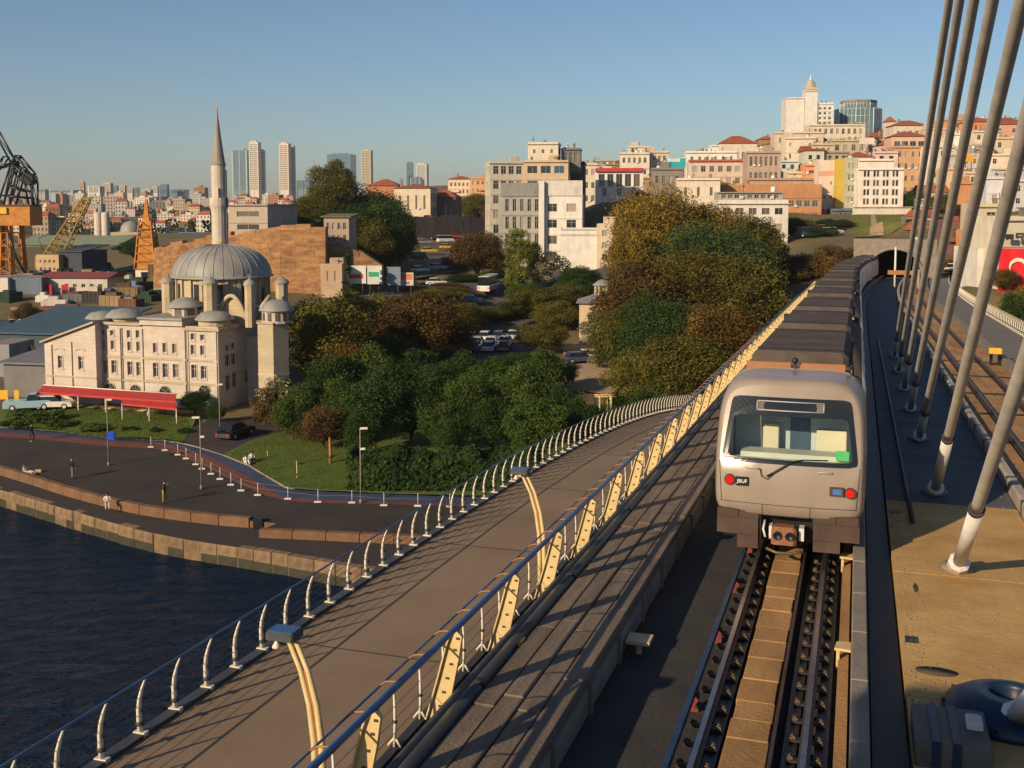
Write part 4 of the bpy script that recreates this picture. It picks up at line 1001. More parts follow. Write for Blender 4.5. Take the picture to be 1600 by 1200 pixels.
m.add([(xL,.24,0),(-.24,.24,0),(-.24,.24,HT-.1),(xL,.24,HT-.1)], [(0,1,2,3)], 1); m.add([(0,SD,0),(0,18,0),(0,18,HT),(0,SD,HT)], [(0,1,2,3)], 0); m.add([(-.24,.24,0),(-.24,SD,0),(-.24,SD,HT-.1),(-.24,.24,HT-.1)], [(0,1,2,3)], 1)
m.add([(xL,0,HT),(0,0,HT),(0,SD,HT),(0,18,HT),(xL,18,HT)], [(0,1,2,3,4)], 2); m.add([(xL,0,0),(xL,18,0),(xL,18,HT),(xL,0,HT)], [(0,3,2,1)], 0)
m.build('wall', [M_stone, M_black, M_dome], mq)
for i, h in enumerate(hs):
    bright = i in (0,1,2,3,4,5)
    o = put('window', winmesh(h[1]-h[0], h[3]-h[2], 'two' if i >= 6 else 'one', M_pane2 if bright or i % 3 == 0 else M_pane), mq, ((h[0]+h[1])/2, .12, h[2]))
    o.scale = ((h[1]-h[0])/max(.3, round(h[1]-h[0],1)), 1, (h[3]-h[2])/max(.3, round(h[3]-h[2],1)))
    m = MB(); x0, x1, z0, z1 = h; e = .10
    m.box(x0-e-.06,x1+e+.06,-.09,-.002,z0-.16,z0-.03); m.box(x0-e,x0-.01,-.05,-.002,z0-.025,z1+.0); m.box(x1+.01,x1+e,-.05,-.002,z0-.025,z1); m.box(x0-e,x1+e,-.06,-.002,z1+.005,z1+.11)
    m.build('window_surround', M_stone, mq)
for h in sh:
    o = put('window', winmesh(h[1]-h[0], h[3]-h[2], 'two', M_pane), mq); o.matrix_local = M @ Matrix.Translation(((h[0]+h[1])/2, .12, h[2]))
# middle bay, string courses, cornices, pilasters, down pipes
m = MB(); m.box(xL-.25, xb0-.02, -.30, -.003, HT-.12, HT+.16); m.box(xb1+.02, .30, -.30, -.003, HT-.42, HT-.14); m.box(.003, .30, 0, SD+.2, HT-.42, HT-.14); m.build('cornice', M_stone2, mq)
m = MB(); m.box(xb0, xb1, -.35, 6, HT+.003, HT+.62); m.build('middle_bay', M_stone, mq)
m = MB(); m.box(xb0-.15, xb1+.15, -.62, 6.2, HT+.622, HT+.86); m.build('cornice', M_dome, mq)
for z, pr_ in ((mfront(240,560)[1], .10), (mfront(240,596)[1], .14), (mfront(240,528)[1]+.1, .0)):
    if pr_: m = MB(); m.box(xL, .05, -pr_, -.003, z-.1, z+.1); m.build('string_course', M_stone2, mq)
for px in (190, 222, 288, 337):
    x, _ = mfront(px, 550); m = MB(); m.box(x-.16, x+.16, -.13, -.003, 0, HT-.45); m.build('pilaster', M_stone, mq)
for px in (187, 290):
    x, _ = mfront(px, 560); m = MB(); m.tube([(x+.3,-.2,0),(x+.3,-.2,HT-.5)], .045, 6); m.build('down_pipe', M_conc, mq)
for px, py in ((172,603),(212,606),(258,608),(320,606)):
    x, z = mfront(px, py); m = MB(); n = 12
    v = [(x+.62*math.cos(math.pi*i/n), -.012, z-.35+.62*math.sin(math.pi*i/n)) for i in range(n+1)]; v = [(x-.62,-.012,z-1.2),(x+.62,-.012,z-1.2)] + v
    m.add(v, [tuple([0,1]+list(range(2, n+3)))], 0); o = m.build('arched_opening', M_black, mq)
    m = MB(); m.tube([(x+.70*math.cos(math.pi*i/n), -.03, z-.35+.70*math.sin(math.pi*i/n)) for i in range(n+1)], .08, 4); m.build('arch_ring', M_stone2, o)
    for k in range(3): m = MB(); q = math.pi*(k+1)/4; m.tube([(x,-.03,z-.35),(x+.62*math.cos(q),-.03,z-.35+.62*math.sin(q))], .025, 4); m.build('bar', M_wfr, o)
# left wing with its sloping roof
xa = mfront(70, 560, -1.2)[0]; xw = mfront(150, 560, -1.2)[0]
zl, zr = mfront(72,535,-1.2)[1], mfront(150,505,-1.2)[1]
wh = [(lambda x, z0, z1: (x-.28, x+.28, z0, z1))(mfront(px,560,-1.2)[0], mfront(px,b,-1.2)[1], mfront(px,a,-1.2)[1]) for px, a, b in ((94,556,575),(126,557,577))]
m = MB(); Mw = Matrix.Translation((0,-1.2,0)); m.wall(xw-xa, zl, wh, .22, 0, Mw, x0=xa, z0=0)
m.add([(xa,-1.2,zl),(xw,-1.2,zl),(xw,-1.2,zr)], [(0,1,2)], 0); m.add([(xw,-1.2,0),(xw,14,0),(xw,14,zr),(xw,-1.2,zr)], [(0,1,2,3)], 0); m.add([(xa,-1.2,0),(xa,14,0),(xa,14,zl),(xa,-1.2,zl)], [(3,2,1,0)], 0)
m.add([(xa+.1,-.9,0),(xw-.1,-.9,0),(xw-.1,-.9,zl-.1),(xa+.1,-.9,zl-.1)], [(0,1,2,3)], 1); m.build('side_wing', [M_stone, M_black], mq)
for h in wh:
    put('window', winmesh(h[1]-h[0], h[3]-h[2], 'two', M_pane), mq, ((h[0]+h[1])/2, -1.08, h[2]))
    m = MB(); xc = (h[0]+h[1])/2; n = 8; m.tube([(xc+.62*math.cos(math.pi*i/n), -1.24, h[3]+.62+.22*math.sin(math.pi*i/n)) for i in range(n+1)], .055, 4)
    m.box(h[0]-.12,h[0]-.01,-1.25,-1.203,h[2]-.02,h[3]+.12); m.box(h[1]+.01,h[1]+.12,-1.25,-1.203,h[2]-.02,h[3]+.12); m.box(h[0]-.2,h[1]+.2,-1.29,-1.203,h[2]-.16,h[2]-.03); m.build('window_surround', M_stone, mq)
m = MB(); e = .3
m.add([(xa-e,-1.6,zl-.05),(xw+.05,-1.6,zr+.05),(xw+.05,14,zr+.05),(xa-e,14,zl-.05),(xa-e,-1.6,zl+.15),(xw+.05,-1.6,zr+.25),(xw+.05,14,zr+.25),(xa-e,14,zl+.15)], [(4,5,6,7),(0,1,5,4),(1,2,6,5),(3,0,4,7),(3,2,1,0)]); m.build('wing_roof', M_stone2, mq)
m = MB(); m.box(xa, xw+.02, -1.3, -1.203, mfront(100,588,-1.2)[1]-.08, mfront(100,588,-1.2)[1]+.08); m.build('string_course', M_stone2, mq)
for px in (82, 113):
    x = mfront(px, 560, -1.2)[0]; m = MB(); m.tube([(x,-1.27,0),(x,-1.27,zl+(.2 if px > 100 else -.2))], .045, 6); m.build('down_pipe', M_conc, mq)
# drum and dome
def mloc(px, py, yl):                                              # pixel -> local point on plane y = yl
    x, z = mfront(px, py, yl); return x, yl, z
DY = 9.5
dx, _, dz = mloc(347, 430, DY); RD = 5.55
m = MB(); m.lathe([(RD+1.15,HT-.05),(RD+1.15,HT+1.25)], 8, (dx,DY,0), 0, False, R(22.5)); m.build('drum_base', M_stone2, mq)
m = MB(); m.lathe([(RD+1.3,HT+1.252),(RD+1.25,HT+1.38),(RD-.3,HT+1.95)], 8, (dx,DY,0), 0, False, R(22.5), cap=False); m.build('drum_roof', M_dome, mq)
m = MB(); m.lathe([(RD-.35,HT-.1),(RD-.35,dz-.12)], 24, (dx,DY,0), 0, False); m.build('drum', M_stone2, mq)
for i in range(24):
    q = 2*math.pi*(i+.5)/24; m = MB()
    M3 = Matrix.Translation((dx+(RD-.36)*math.cos(q), DY+(RD-.36)*math.sin(q), 0)) @ Matrix.Rotation(q-R(90), 4, 'Z') @ Matrix.Rotation(math.pi, 4, 'Z')
    m.box(-.16,.16,-.22,.05,HT,dz-.12,0,M3); m.build('pilaster', M_stone2, mq)
    if i % 2 == 0:
        m = MB(); M4 = Matrix.Translation((dx+(RD-.38)*math.cos(2*math.pi*i/24), DY+(RD-.38)*math.sin(2*math.pi*i/24), 0)) @ Matrix.Rotation(2*math.pi*i/24+R(90), 4, 'Z')
        m.box(-.28,.28,-.07,.05,HT+1.2,dz-.7,0,M4); m.build('window', M_pane, mq)
hd = mloc(347, 381, DY)[2]-dz
prof = [(RD+.25,-.12),(RD+.28,.02),(RD+.05,.10)] + [(RD*math.cos(a)**.92 if math.cos(a) > 0 else 0, .12+(hd-.12)*math.sin(a)) for a in [math.pi/2*i/14 for i in range(14)]] + [(.15,hd),(0,hd+.02)]
m = MB(); m.lathe(prof, 40, (dx,DY,dz), 0, True, cap=False); dome = m.build('dome', M_dome, mq)
for i in range(32):
    q = 2*math.pi*i/32; m = MB(); m.tube([(dx+r*math.cos(q), DY+r*math.sin(q), dz+z+.015) for r, z in prof[3:-3]], .035, 4); m.build('seam', M_dome, dome)
m = MB(); m.tube([(dx,DY,dz+hd),(dx,DY,dz+hd+.9)], [.09,.02], 6); m.lathe([(0,0),(.16,.1),(.16,.2),(0,.3)], 8, (dx,DY,dz+hd+.2)); m.build('finial', M_yellow, dome)
def turret(px, y0, y1, yl, r, cone=.9, mt=None, seg=8):
    x, _, zt = mloc(px, y0, yl); zb_ = mloc(px, y1, yl)[2]
    m = MB(); m.lathe([(r,min(zb_,HT)-.3),(r,zt-cone),(r*1.18,zt-cone+.05),(r*1.18,zt-cone+.2)], seg, (x,yl,0), 0, False); o = m.build('turret', mt or M_stone2, mq)
    m = MB(); m.lathe([(r*1.25,zt-cone+.2),(r*.95,zt-cone+.55),(r*.45,zt-.2),(.06,zt),(.05,zt+.35),(0,zt+.36)], 12, (x,yl,0), 0, True, cap=False); m.build('turret_cap', M_dome, o)
turret(262, 430, 475, 5.2, .70); turret(328, 432, 492, 3.2, .74); turret(390, 434, 500, 3.6, .58); turret(440, 432, 500, 8.5, .7)
# lantern, small domes, flying arches, side tower
x, _, z = mloc(289, 468, 3.0); zb_ = mloc(289, 515, 3.0)[2]
m = MB(); m.lathe([(1.55,zb_-.3),(1.55,z-.7+.0)], 6, (x,3.0,0), 0, False); ln_ = m.build('lantern', M_stone, mq)
m = MB(); m.lathe([(1.95,z-.75),(1.9,z-.6),(1.2,z-.05),(.5,z+.2),(0,z+.3)], 18, (x,3.0,0), cap=False); m.build('lantern_roof', M_dome, ln_)
for i in range(6):
    q = 2*math.pi*(i+.5)/6; m = MB(); M4 = Matrix.Translation((x+1.36*math.cos(q), 3.0+1.36*math.sin(q), 0)) @ Matrix.Rotation(q+R(90), 4, 'Z'); m.box(-.42,.42,-.03,.05,zb_+.2,z-.95,0,M4); m.build('window', M_pane2, ln_)
for px, y0, y1, yl, r in ((335,486,506,1.9,1.95),(195,482,503,3.2,2.0),(160,486,505,6,1.8),(300,500,512,8,1.2)):
    x, _, z = mloc(px, y0, yl); m = MB(); z1_ = HT-.05
    m.lathe([(r*.88,z1_-.2),(r*.88,z-r*.42)], 14, (x,yl,0), 0, False); o = m.build('small_drum', M_stone2, mq)
    m = MB(); m.lathe([(r*1.08,z-r*.45),(r*1.05,z-r*.38),(r*.72,z-.16),(r*.3,z),(0,z+.03)], 20, (x,yl,0), cap=False); m.build('small_dome', M_dome, o)
m = MB(); a0 = mloc(338, 492, 4.2); a1 = mloc(386, 492, 4.2); n = 12; zc = mloc(362, 462, 4.2)[2]
m.tube([(a0[0]+(a1[0]-a0[0])*i/n, 4.2, a0[2]-1+(zc-a0[2]+1)*math.sin(math.pi*i/n)**.7) for i in range(n+1)], .24, 6, 0); m.build('flying_arch', M_stone2, mq)
m = MB(); v = [(a0[0],4.5,HT-.2)] + [(a0[0]+(a1[0]-a0[0])*i/n, 4.5, a0[2]-1.2+(zc-a0[2]+1)*math.sin(math.pi*i/n)**.7) for i in range(n+1)] + [(a1[0],4.5,HT-.2)]; m.add(v, [tuple(range(len(v)))]); m.build('arch_infill', M_stone2, mq)
b0, b1 = mloc(398, 500, 6.0), mloc(422, 462, 7.5); m = MB(); m.tube([b0, ((b0[0]+b1[0])/2, 6.8, (b0[2]+b1[2])/2+.25), b1], .28, 5); m.build('buttress', M_stone2, mq)
b0, b1 = mloc(300, 474, 4.5), mloc(316, 484, 4.2); m = MB(); m.tube([b0, b1], .2, 5); m.build('buttress', M_stone2, mq)
TY = 2.6
x0, _, zt = mloc(404, 503, TY); x1 = mloc(449, 503, TY)[0]; zb_ = mloc(425, 590, TY)[2]
xc, rr = (x0+x1)/2, (x1-x0)/2*1.06
m = MB(); m.lathe([(rr,-.5),(rr,zt)], 6, (xc,TY,0), 0, False, 0); m.lathe([(rr*1.08,zt+.002),(rr*1.08,zt+.16)], 6, (xc,TY,0), 0, False, 0); tw = m.build('side_tower', M_stone2, mq)
for z in (2.6, 5.2):
    o = put('window', winmesh(.6, 1.2, 'two', M_pane), tw, (xc, TY-rr*.866-.02, z))
m = MB(); m.lathe([(rr*1.03,4.3),(rr*1.03,4.5)], 6, (xc,TY,0), 0, False, 0, cap=False); m.build('string_course', M_stone, tw)
zt2 = mloc(437, 468, TY)[2]; m = MB(); m.box(.003,2.6,5.6,9.5,0,HT-1.6); m.build('link_wing', M_stone, mq)
m = MB(); m.lathe([(1.6,zt),(1.6,zt2-1.1)], 12, (xc+.5,TY,0), 0, False); m.build('tower_drum', M_stone, tw)
m = MB(); m.lathe([(1.9,zt2-1.12),(1.85,zt2-1.0),(1.3,zt2-.35),(.6,zt2-.05),(0,zt2)], 18, (xc+.5,TY,0), cap=False); m.build('tower_dome', M_dome, tw)
for i in range(12):
    q = 2*math.pi*i/12; m = MB(); M4 = Matrix.Translation((xc+.5+1.58*math.cos(q), TY+1.58*math.sin(q), 0)) @ Matrix.Rotation(q+R(90), 4, 'Z'); m.box(-.2,.2,-.03,.05,zt+.3,zt2-1.3,0,M4); m.build('window', M_pane2, tw)
# minaret
MY = 17.0
x, _, zb_ = mloc(344, 392, MY); z0, z1, zt = mloc(344,318,MY)[2], mloc(343,258,MY)[2], mloc(342,172,MY)[2]
r = 11.2/FP*135
m = MB(); m.lathe([(r*1.5,0),(r*1.5,HT+1),(r*1.08,HT+3),(r*1.06,z0-1.2)], 16, (x,MY,0), 0, False); sh_ = m.build('minaret_shaft', M_stone, mq)
m = MB(); m.lathe([(r*1.06,z0-1.2),(r*1.14,z0-.7),(r*1.28,z0-.2),(r*1.28,z0+.7),(r*1.2,z0+.7),(r*1.2,z0)], 16, (x,MY,0), 0, False); m.build('balcony', M_stone, sh_)
m = MB(); m.lathe([(r*.98,z0),(r*.98,z1)], 16, (x,MY,0), 0, False); m.build('minaret_top', M_stone, sh_)
m = MB(); m.lathe([(r*1.06,z1),(r*1.06,z1+.12),(r*.94,z1+.3),(r*.45,(z1+zt)/2+.3),(.06,zt)], 16, (x,MY,0), 0, False, cap=False); cn = m.build('minaret_cone', mat('cone_lead', (.24,.21,.18), .6, .15, 1), sh_)
m = MB(); m.tube([(x,MY,zt-.1),(x,MY,zt+.9)], [.05,.02], 5); m.lathe([(0,0),(.12,.08),(.12,.16),(0,.25)], 8, (x,MY,zt+.15)); m.build('finial', M_yellow, cn)
m = MB(); m.box(x+.3,x+.5,MY-r*1.0-.03,MY-r*.9,z0+.05,z0+1.9); m.build('balcony_door', M_wfr, sh_)
m = MB(); m.tube([(x+r*1.25,MY-.1,HT),(x+r*1.25,MY-.1,z1-.6)], .10, 6); m.build('ladder_pipe', M_pipe, sh_)
# ------------------------------------------------------------------ red awning in front, with its tables
aw = thing('awning', 'long red fabric awning on white poles before the mosque', 'awning', (PC.x, PC.y, .5), MR)
AWD = 1
def awp(px, py, y): x, z = mfront(px, py, y); return Vector((x, y, z-.2))
p1, p2 = awp(68,602,-2.4), awp(276,616,-2.4); p3, p4 = awp(58,612,-5.2), awp(274,627,-5.2)
m = MB(); n = 10
top = [p1.lerp(p2, i/n) for i in range(n+1)]; bot = [p3.lerp(p4, i/n) for i in range(n+1)]
m.add(top+bot+[v+Vector((0,0,-.22)) for v in bot], [(n+1+i, n+2+i, i+1, i) for i in range(n)] + [(2*n+2+i, 2*n+3+i, n+2+i, n+1+i) for i in range(n)]); m.build('canopy', M_awn, aw)
m = MB(); m.tube([p1+Vector((0,0,.04)), p2+Vector((0,0,.04))], .07, 6); m.build('ridge_trim', M_white, aw)
for i in (0, 3, 5, 8, 10):
    q = bot[i]; m = MB(); m.tube([(q.x,q.y+.1,-.4),(q.x,q.y+.1,q.z-.05)], .06, 6); m.build('pole', M_white, aw)
aw2 = thing('awning', 'short lower red awning in front of the long one', 'awning', (PC.x, PC.y, .5), MR)
q1, q2 = awp(190,624,-5.6), awp(278,630,-5.6); q3, q4 = awp(190,630,-7.2), awp(275,638,-7.2)
m = MB(); m.add([q1,q2,q4,q3,q3-Vector((0,0,.2)),q4-Vector((0,0,.2))], [(3,2,1,0),(4,5,2,3)]); m.build('canopy', M_awn, aw2)
for q in (q3, q4, (q3+q4)/2):
    m = MB(); m.tube([(q.x,q.y+.05,-.4),(q.x,q.y+.05,q.z-.05)], .05, 6); m.build('pole', M_white, aw2)
def table(loc, label, topm, group):
    t = thing('cafe_table', label, 'table', loc, MR, group); m = MB(); m.bbox(-.45,.45,-.45,.45,.70,.75,.02); m.build('tabletop', topm, t)
    for a in (-.38,.38):
        for b in (-.38,.38): m = MB(); m.box(a-.03,a+.03,b-.03,b+.03,0,.6995); m.build('leg', M_dark, t)
    return t
for i in range(7):
    q = p3.lerp(p4, .12+.12*i) + Vector((0,1.2,0)); W_ = Matrix.Translation((PC.x,PC.y,.5)) @ Matrix.Rotation(MR,4,'Z') @ Vector((q.x,q.y,0))
    table((W_.x, W_.y, .42 + .0*i), ['cafe table at the left end of the red awning','second cafe table from the left under the awning','third cafe table under the awning, grey top','middle cafe table under the awning, cream top','cafe table right of the middle under the awning','cafe table above the short lower awning','last cafe table near the corner tree'][i], M_cream if i % 2 else M_plank, 'cafe tables under the awning')
# ------------------------------------------------------------------ town: named buildings, pixel corners and distance
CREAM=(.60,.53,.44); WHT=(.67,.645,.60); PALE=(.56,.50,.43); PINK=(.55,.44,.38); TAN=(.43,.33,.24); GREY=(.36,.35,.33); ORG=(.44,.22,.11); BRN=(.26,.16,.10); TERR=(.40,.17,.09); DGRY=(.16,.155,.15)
b = building
# grey modern block with the wide roof band
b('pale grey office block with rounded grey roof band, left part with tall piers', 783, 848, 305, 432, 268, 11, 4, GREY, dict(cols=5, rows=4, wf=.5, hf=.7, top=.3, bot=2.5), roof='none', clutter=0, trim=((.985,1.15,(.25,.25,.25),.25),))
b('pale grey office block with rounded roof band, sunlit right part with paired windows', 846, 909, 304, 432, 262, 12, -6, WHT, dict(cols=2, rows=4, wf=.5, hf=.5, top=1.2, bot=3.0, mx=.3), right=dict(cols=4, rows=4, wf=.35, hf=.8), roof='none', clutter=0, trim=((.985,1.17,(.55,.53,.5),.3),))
b('narrow pale stair tower between the two grey office parts', 842, 850, 283, 432, 261, 3, 0, WHT, roof='flat', clutter=0, para=.1)
b('beige office block with bands of blue windows and a roof house', 818, 887, 250, 420, 300, 14, -6, (.52,.40,.28), dict(cols=3, rows=7, wf=.74, hf=.5, top=.6, style='band', panes=[M_pane3, M_pane]), right=dict(cols=4, rows=7), clutter=3)
b('pale gridded office wing joined to the left of the beige block', 766, 820, 252, 420, 302, 12, 8, (.47,.43,.36), dict(cols=4, rows=7, wf=.7, hf=.55, top=.4, style='two'), left=dict(cols=3, rows=7), clutter=1)
b('cream roof house on top of the beige office block', 825, 872, 222, 252, 306, 7, -8, CREAM, dict(cols=3, rows=1, wf=.3, hf=.3), clutter=1, found=1)
b('dark glass lift house beside the roof house of the beige block', 877, 907, 231, 262, 307, 6, -6, DGRY, dict(cols=3, rows=1, wf=.6, hf=.7), clutter=2, found=1.5)
b('dark blue narrow office block behind the grey office block', 886, 912, 252, 420, 312, 12, -6, (.08,.10,.14), dict(cols=3, rows=7, wf=.7, hf=.5), right=dict(cols=3, rows=7), clutter=0)
b('blank white annex with flat roof in front of the grey office', 876, 936, 357, 436, 236, 9, -3, WHT, None, clutter=0, trim=((.86,.90,(.5,.48,.45),.18),(.97,1.0,(.5,.48,.45),.22)))
b('narrow cream house of five floors beside the blank white annex', 932, 957, 350, 436, 234, 8, -5, (.60,.49,.37), dict(cols=1, rows=4, wf=.45, hf=.5, mx=.5), right=dict(cols=2, rows=4), clutter=1, para=.2)
b('low dark shop with a glazed upper floor beside the narrow cream house', 955, 992, 390, 440, 229, 8, -4, (.14,.12,.10), dict(cols=5, rows=1, wf=.7, hf=.45, top=.5, bot=3.2, panes=[M_pane2]), clutter=1)
b('white house with a red roofed terrace above the yellow tree', 930, 1004, 265, 345, 332, 10, -5, WHT, [dict(cols=5, rows=1, wf=.7, hf=.7, top=.5, bot=9.5, style='band'), dict(cols=3, rows=2, wf=.3, hf=.5, top=4.5, bot=2)], right=dict(cols=2, rows=2), clutter=2, trim=((.96,1.03,(.42,.05,.05),.9),))
b('white house with shuttered rooms behind the red roofed terrace', 908, 934, 255, 345, 345, 9, -5, PALE, dict(cols=2, rows=4, wf=.5, hf=.45), clutter=1)
b('pale two step house on the ridge left of the blue billboard', 968, 1014, 238, 300, 372, 10, -6, CREAM, dict(cols=5, rows=3, wf=.5, hf=.45), clutter=3, single=True)
b('pale pink ridge house with long balcony beside the blue billboard', 1008, 1044, 236, 290, 380, 10, -6, PINK, dict(cols=4, rows=3, wf=.5, hf=.5), clutter=2, balc=((.05,.95,.35,0),))
b('small cream roof house with an arcade at the ridge top', 983, 1016, 228, 245, 400, 6, 0, CREAM, dict(cols=4, rows=1, wf=.6, hf=.6, top=.3, bot=.4), found=6, clutter=1)
b('white blank walled house under the blue billboard', 1058, 1124, 278, 330, 292, 9, -6, (.64,.55,.45), dict(cols=3, rows=1, wf=.22, hf=.4, top=.8, bot=2.5), clutter=2)
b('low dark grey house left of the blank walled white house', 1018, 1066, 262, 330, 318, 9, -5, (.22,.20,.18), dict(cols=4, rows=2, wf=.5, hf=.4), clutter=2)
b('long orange brick building with two ribbons of windows', 1128, 1281, 288, 362, 296, 12, -4, ORG, dict(cols=12, rows=2, wf=.72, hf=.46, top=3.4, bot=2.2, style='two', panes=[M_pane, M_pane2, M_pane3]), right=dict(cols=3, rows=3), clutter=1, trim=((.70,.715,(.30,.16,.08),.12),))
b('long tan attic floor on the orange brick building', 1172, 1270, 278, 290, 301, 8, -4, (.42,.28,.19), None, clutter=2, found=2)
b('white corner building with a roof terrace beside the big trees', 1120, 1229, 312, 420, 233, 10, -3, (.62,.58,.54), dict(cols=5, rows=4, wf=.62, hf=.42, top=.8, bot=.6, style='band'), right=dict(cols=3, rows=5, wf=.5, hf=.5), clutter=0, para=.8)
b('grey glazed penthouse on the white corner building', 1122, 1222, 300, 314, 236, 6, -3, (.34,.32,.29), dict(cols=9, rows=1, wf=.7, hf=.6, top=.3, bot=.3), clutter=1, found=1, para=.1)
b('pale pink terrace with a red eave behind the orange building', 1076, 1174, 250, 315, 338, 10, -6, PINK, dict(cols=7, rows=3, wf=.55, hf=.5, top=.9), clutter=3, trim=((.965,1.01,(.40,.10,.06),.7),), balc=((.5,.95,.3,0),))
b('white terrace house behind the pink one with the red eave', 1072, 1150, 236, 300, 360, 10, -6, WHT, dict(cols=6, rows=3, wf=.35, hf=.45), clutter=3)
b('grey brown house of three floors with pale window surrounds', 1166, 1218, 236, 318, 325, 11, -6, (.40,.30,.25), dict(cols=6, rows=3, wf=.6, hf=.6, panes=[M_pane, M_pane2]), right=dict(cols=2, rows=3), clutter=2, balc=((.0,1,.36,0),))
b('house with a curved dark red roof on the ridge', 1124, 1182, 224, 262, 392, 12, -4, CREAM, dict(cols=7, rows=1, wf=.5, hf=.35), roof='hip', rh=3.0, clutter=1)
b('small white roof house right of the curved red roof', 1112, 1130, 226, 255, 396, 6, 0, WHT, dict(cols=2, rows=1, wf=.4, hf=.5), clutter=1)
b('plain buff apartment house under the tall white tower', 1210, 1284, 206, 275, 415, 12, -6, (.56,.46,.36), dict(cols=5, rows=3, wf=.3, hf=.35, skip=((1,0),(2,0),(3,1))), right=dict(cols=2, rows=3), clutter=3)
b('white blank walled house with one small window high on the hill', 1226, 1272, 214, 290, 372, 10, -5, (.64,.56,.46), dict(cols=4, rows=4, wf=.3, hf=.35, skip=tuple((c, r) for c in (1,2,3) for r in (0,1,2,3) if (c,r) != (0,3))), clutter=2)
b('buff house with shutters and a climbing plant right of the blank white one', 1268, 1300, 224, 300, 360, 10, -6, (.50,.42,.31), dict(cols=3, rows=5, wf=.4, hf=.5), clutter=2, balc=((.1,.6,.5,0),))
b('flat roofed house with a white billboard right of the buff shuttered house', 1298, 1366, 218, 300, 375, 11, -4, (.46,.39,.29), dict(cols=5, rows=4, wf=.5, hf=.5, skip=((3,2),(4,2),(3,1))), clutter=3)
b('pale stone apartment house with a long colonnade below the glass block', 1265, 1350, 194, 250, 425, 12, -3, CREAM, dict(cols=9, rows=3, wf=.5, hf=.5), clutter=4)
b('small pale house wedged in front of the dark gap', 1230, 1258, 268, 330, 318, 8, -4, (.58,.50,.38), dict(cols=3, rows=3, wf=.4, hf=.4), clutter=1)
b('narrow house painted orange with green window bands', 1258, 1280, 256, 335, 312, 8, -3, (.62,.28,.14), dict(cols=1, rows=4, wf=.85, hf=.3, style='band', panes=[M_pane3]), clutter=1)
b('tall pale house with graffiti coloured end wall beside the yellow one', 1278, 1306, 250, 345, 306, 10, -3, (.66,.54,.44), dict(cols=2, rows=4, wf=.35, hf=.25, skip=((0,3),(1,3),(0,2))), clutter=1, trim=((.74,.82,(.60,.32,.22),.05),(.0,.18,(.55,.25,.12),.05)))
b('tall mustard yellow house with a bay of grey green windows', 1304, 1322, 248, 345, 304, 10, -3, (.52,.38,.07), None, clutter=0)
b('grey green apartment house joined to the mustard one', 1319, 1337, 246, 345, 303, 10, -3, (.40,.40,.30), dict(cols=2, rows=5, wf=.6, hf=.45), right=dict(cols=2, rows=5), clutter=1)
htl = b('white hotel with four rows of paired windows on the grass bank', 1341, 1410, 262, 325, 298, 14, -3, (.70,.64,.58), [dict(cols=4, rows=4, wf=.28, hf=.66, mx=.9, top=.4, bot=.5, style='one', panes=[M_pane2, M_pane], x0=-6.05+q) for q in (-.46, .46)], right=dict(cols=3, rows=4, wf=.3, hf=.4), clutter=0)
b('white roof storey with black planters on the hotel', 1343, 1396, 248, 263, 301, 8, -3, (.70,.64,.58), None, clutter=0, found=.5)
b('long white forecourt wall at the foot of the hotel', 1334, 1424, 323, 340, 295, 1.2, 0, (.64,.58,.50), None, clutter=0, name='forecourt_wall', cat='wall', para=.05)
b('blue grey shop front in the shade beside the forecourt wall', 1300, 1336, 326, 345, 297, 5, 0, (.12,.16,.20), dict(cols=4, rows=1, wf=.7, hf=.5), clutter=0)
b('tall white tower slab with blank front on the hilltop', 1228, 1255, 152, 215, 480, 16, -6, (.62,.60,.57), None, clutter=1)
b('white stair tower with an ornate crown on the hilltop', 1257, 1276, 138, 215, 478, 8, -6, (.63,.61,.58), None, clutter=0, trim=((.93,.95,(.3,.27,.24),.2),(.98,1.02,(.5,.45,.4),.4)))
b('recessed window strip of the white hilltop tower', 1250, 1262, 158, 215, 484, 8, -6, (.46,.42,.37), dict(cols=1, rows=6, wf=.7, hf=.5), clutter=0)
b('white wing with a grid of square windows on the hilltop tower', 1275, 1301, 160, 215, 478, 14, -8, (.63,.61,.58), dict(cols=3, rows=6, wf=.55, hf=.5, top=1.5), right=dict(cols=3, rows=6), clutter=2, trim=((.93,.95,(.35,.32,.28),.1),))
cr = thing('tower_spire', 'ornate tapering crown with a spire on the white hilltop tower', 'roof crown', at(1266.5, 138, 482), R(-6))
m = MB(); m.lathe([(3.0,0),(3.0,.5),(2.2,1.0),(1.5,3.0),(1.4,3.2)], 8, (0,0,0), 0, False); m.build('dome', M_stone2, cr)
m = MB(); m.lathe([(.6,3.2),(.6,4.2),(.15,5.0),(.1,6.2),(0,6.3)], 8); m.build('spire', M_white, cr)
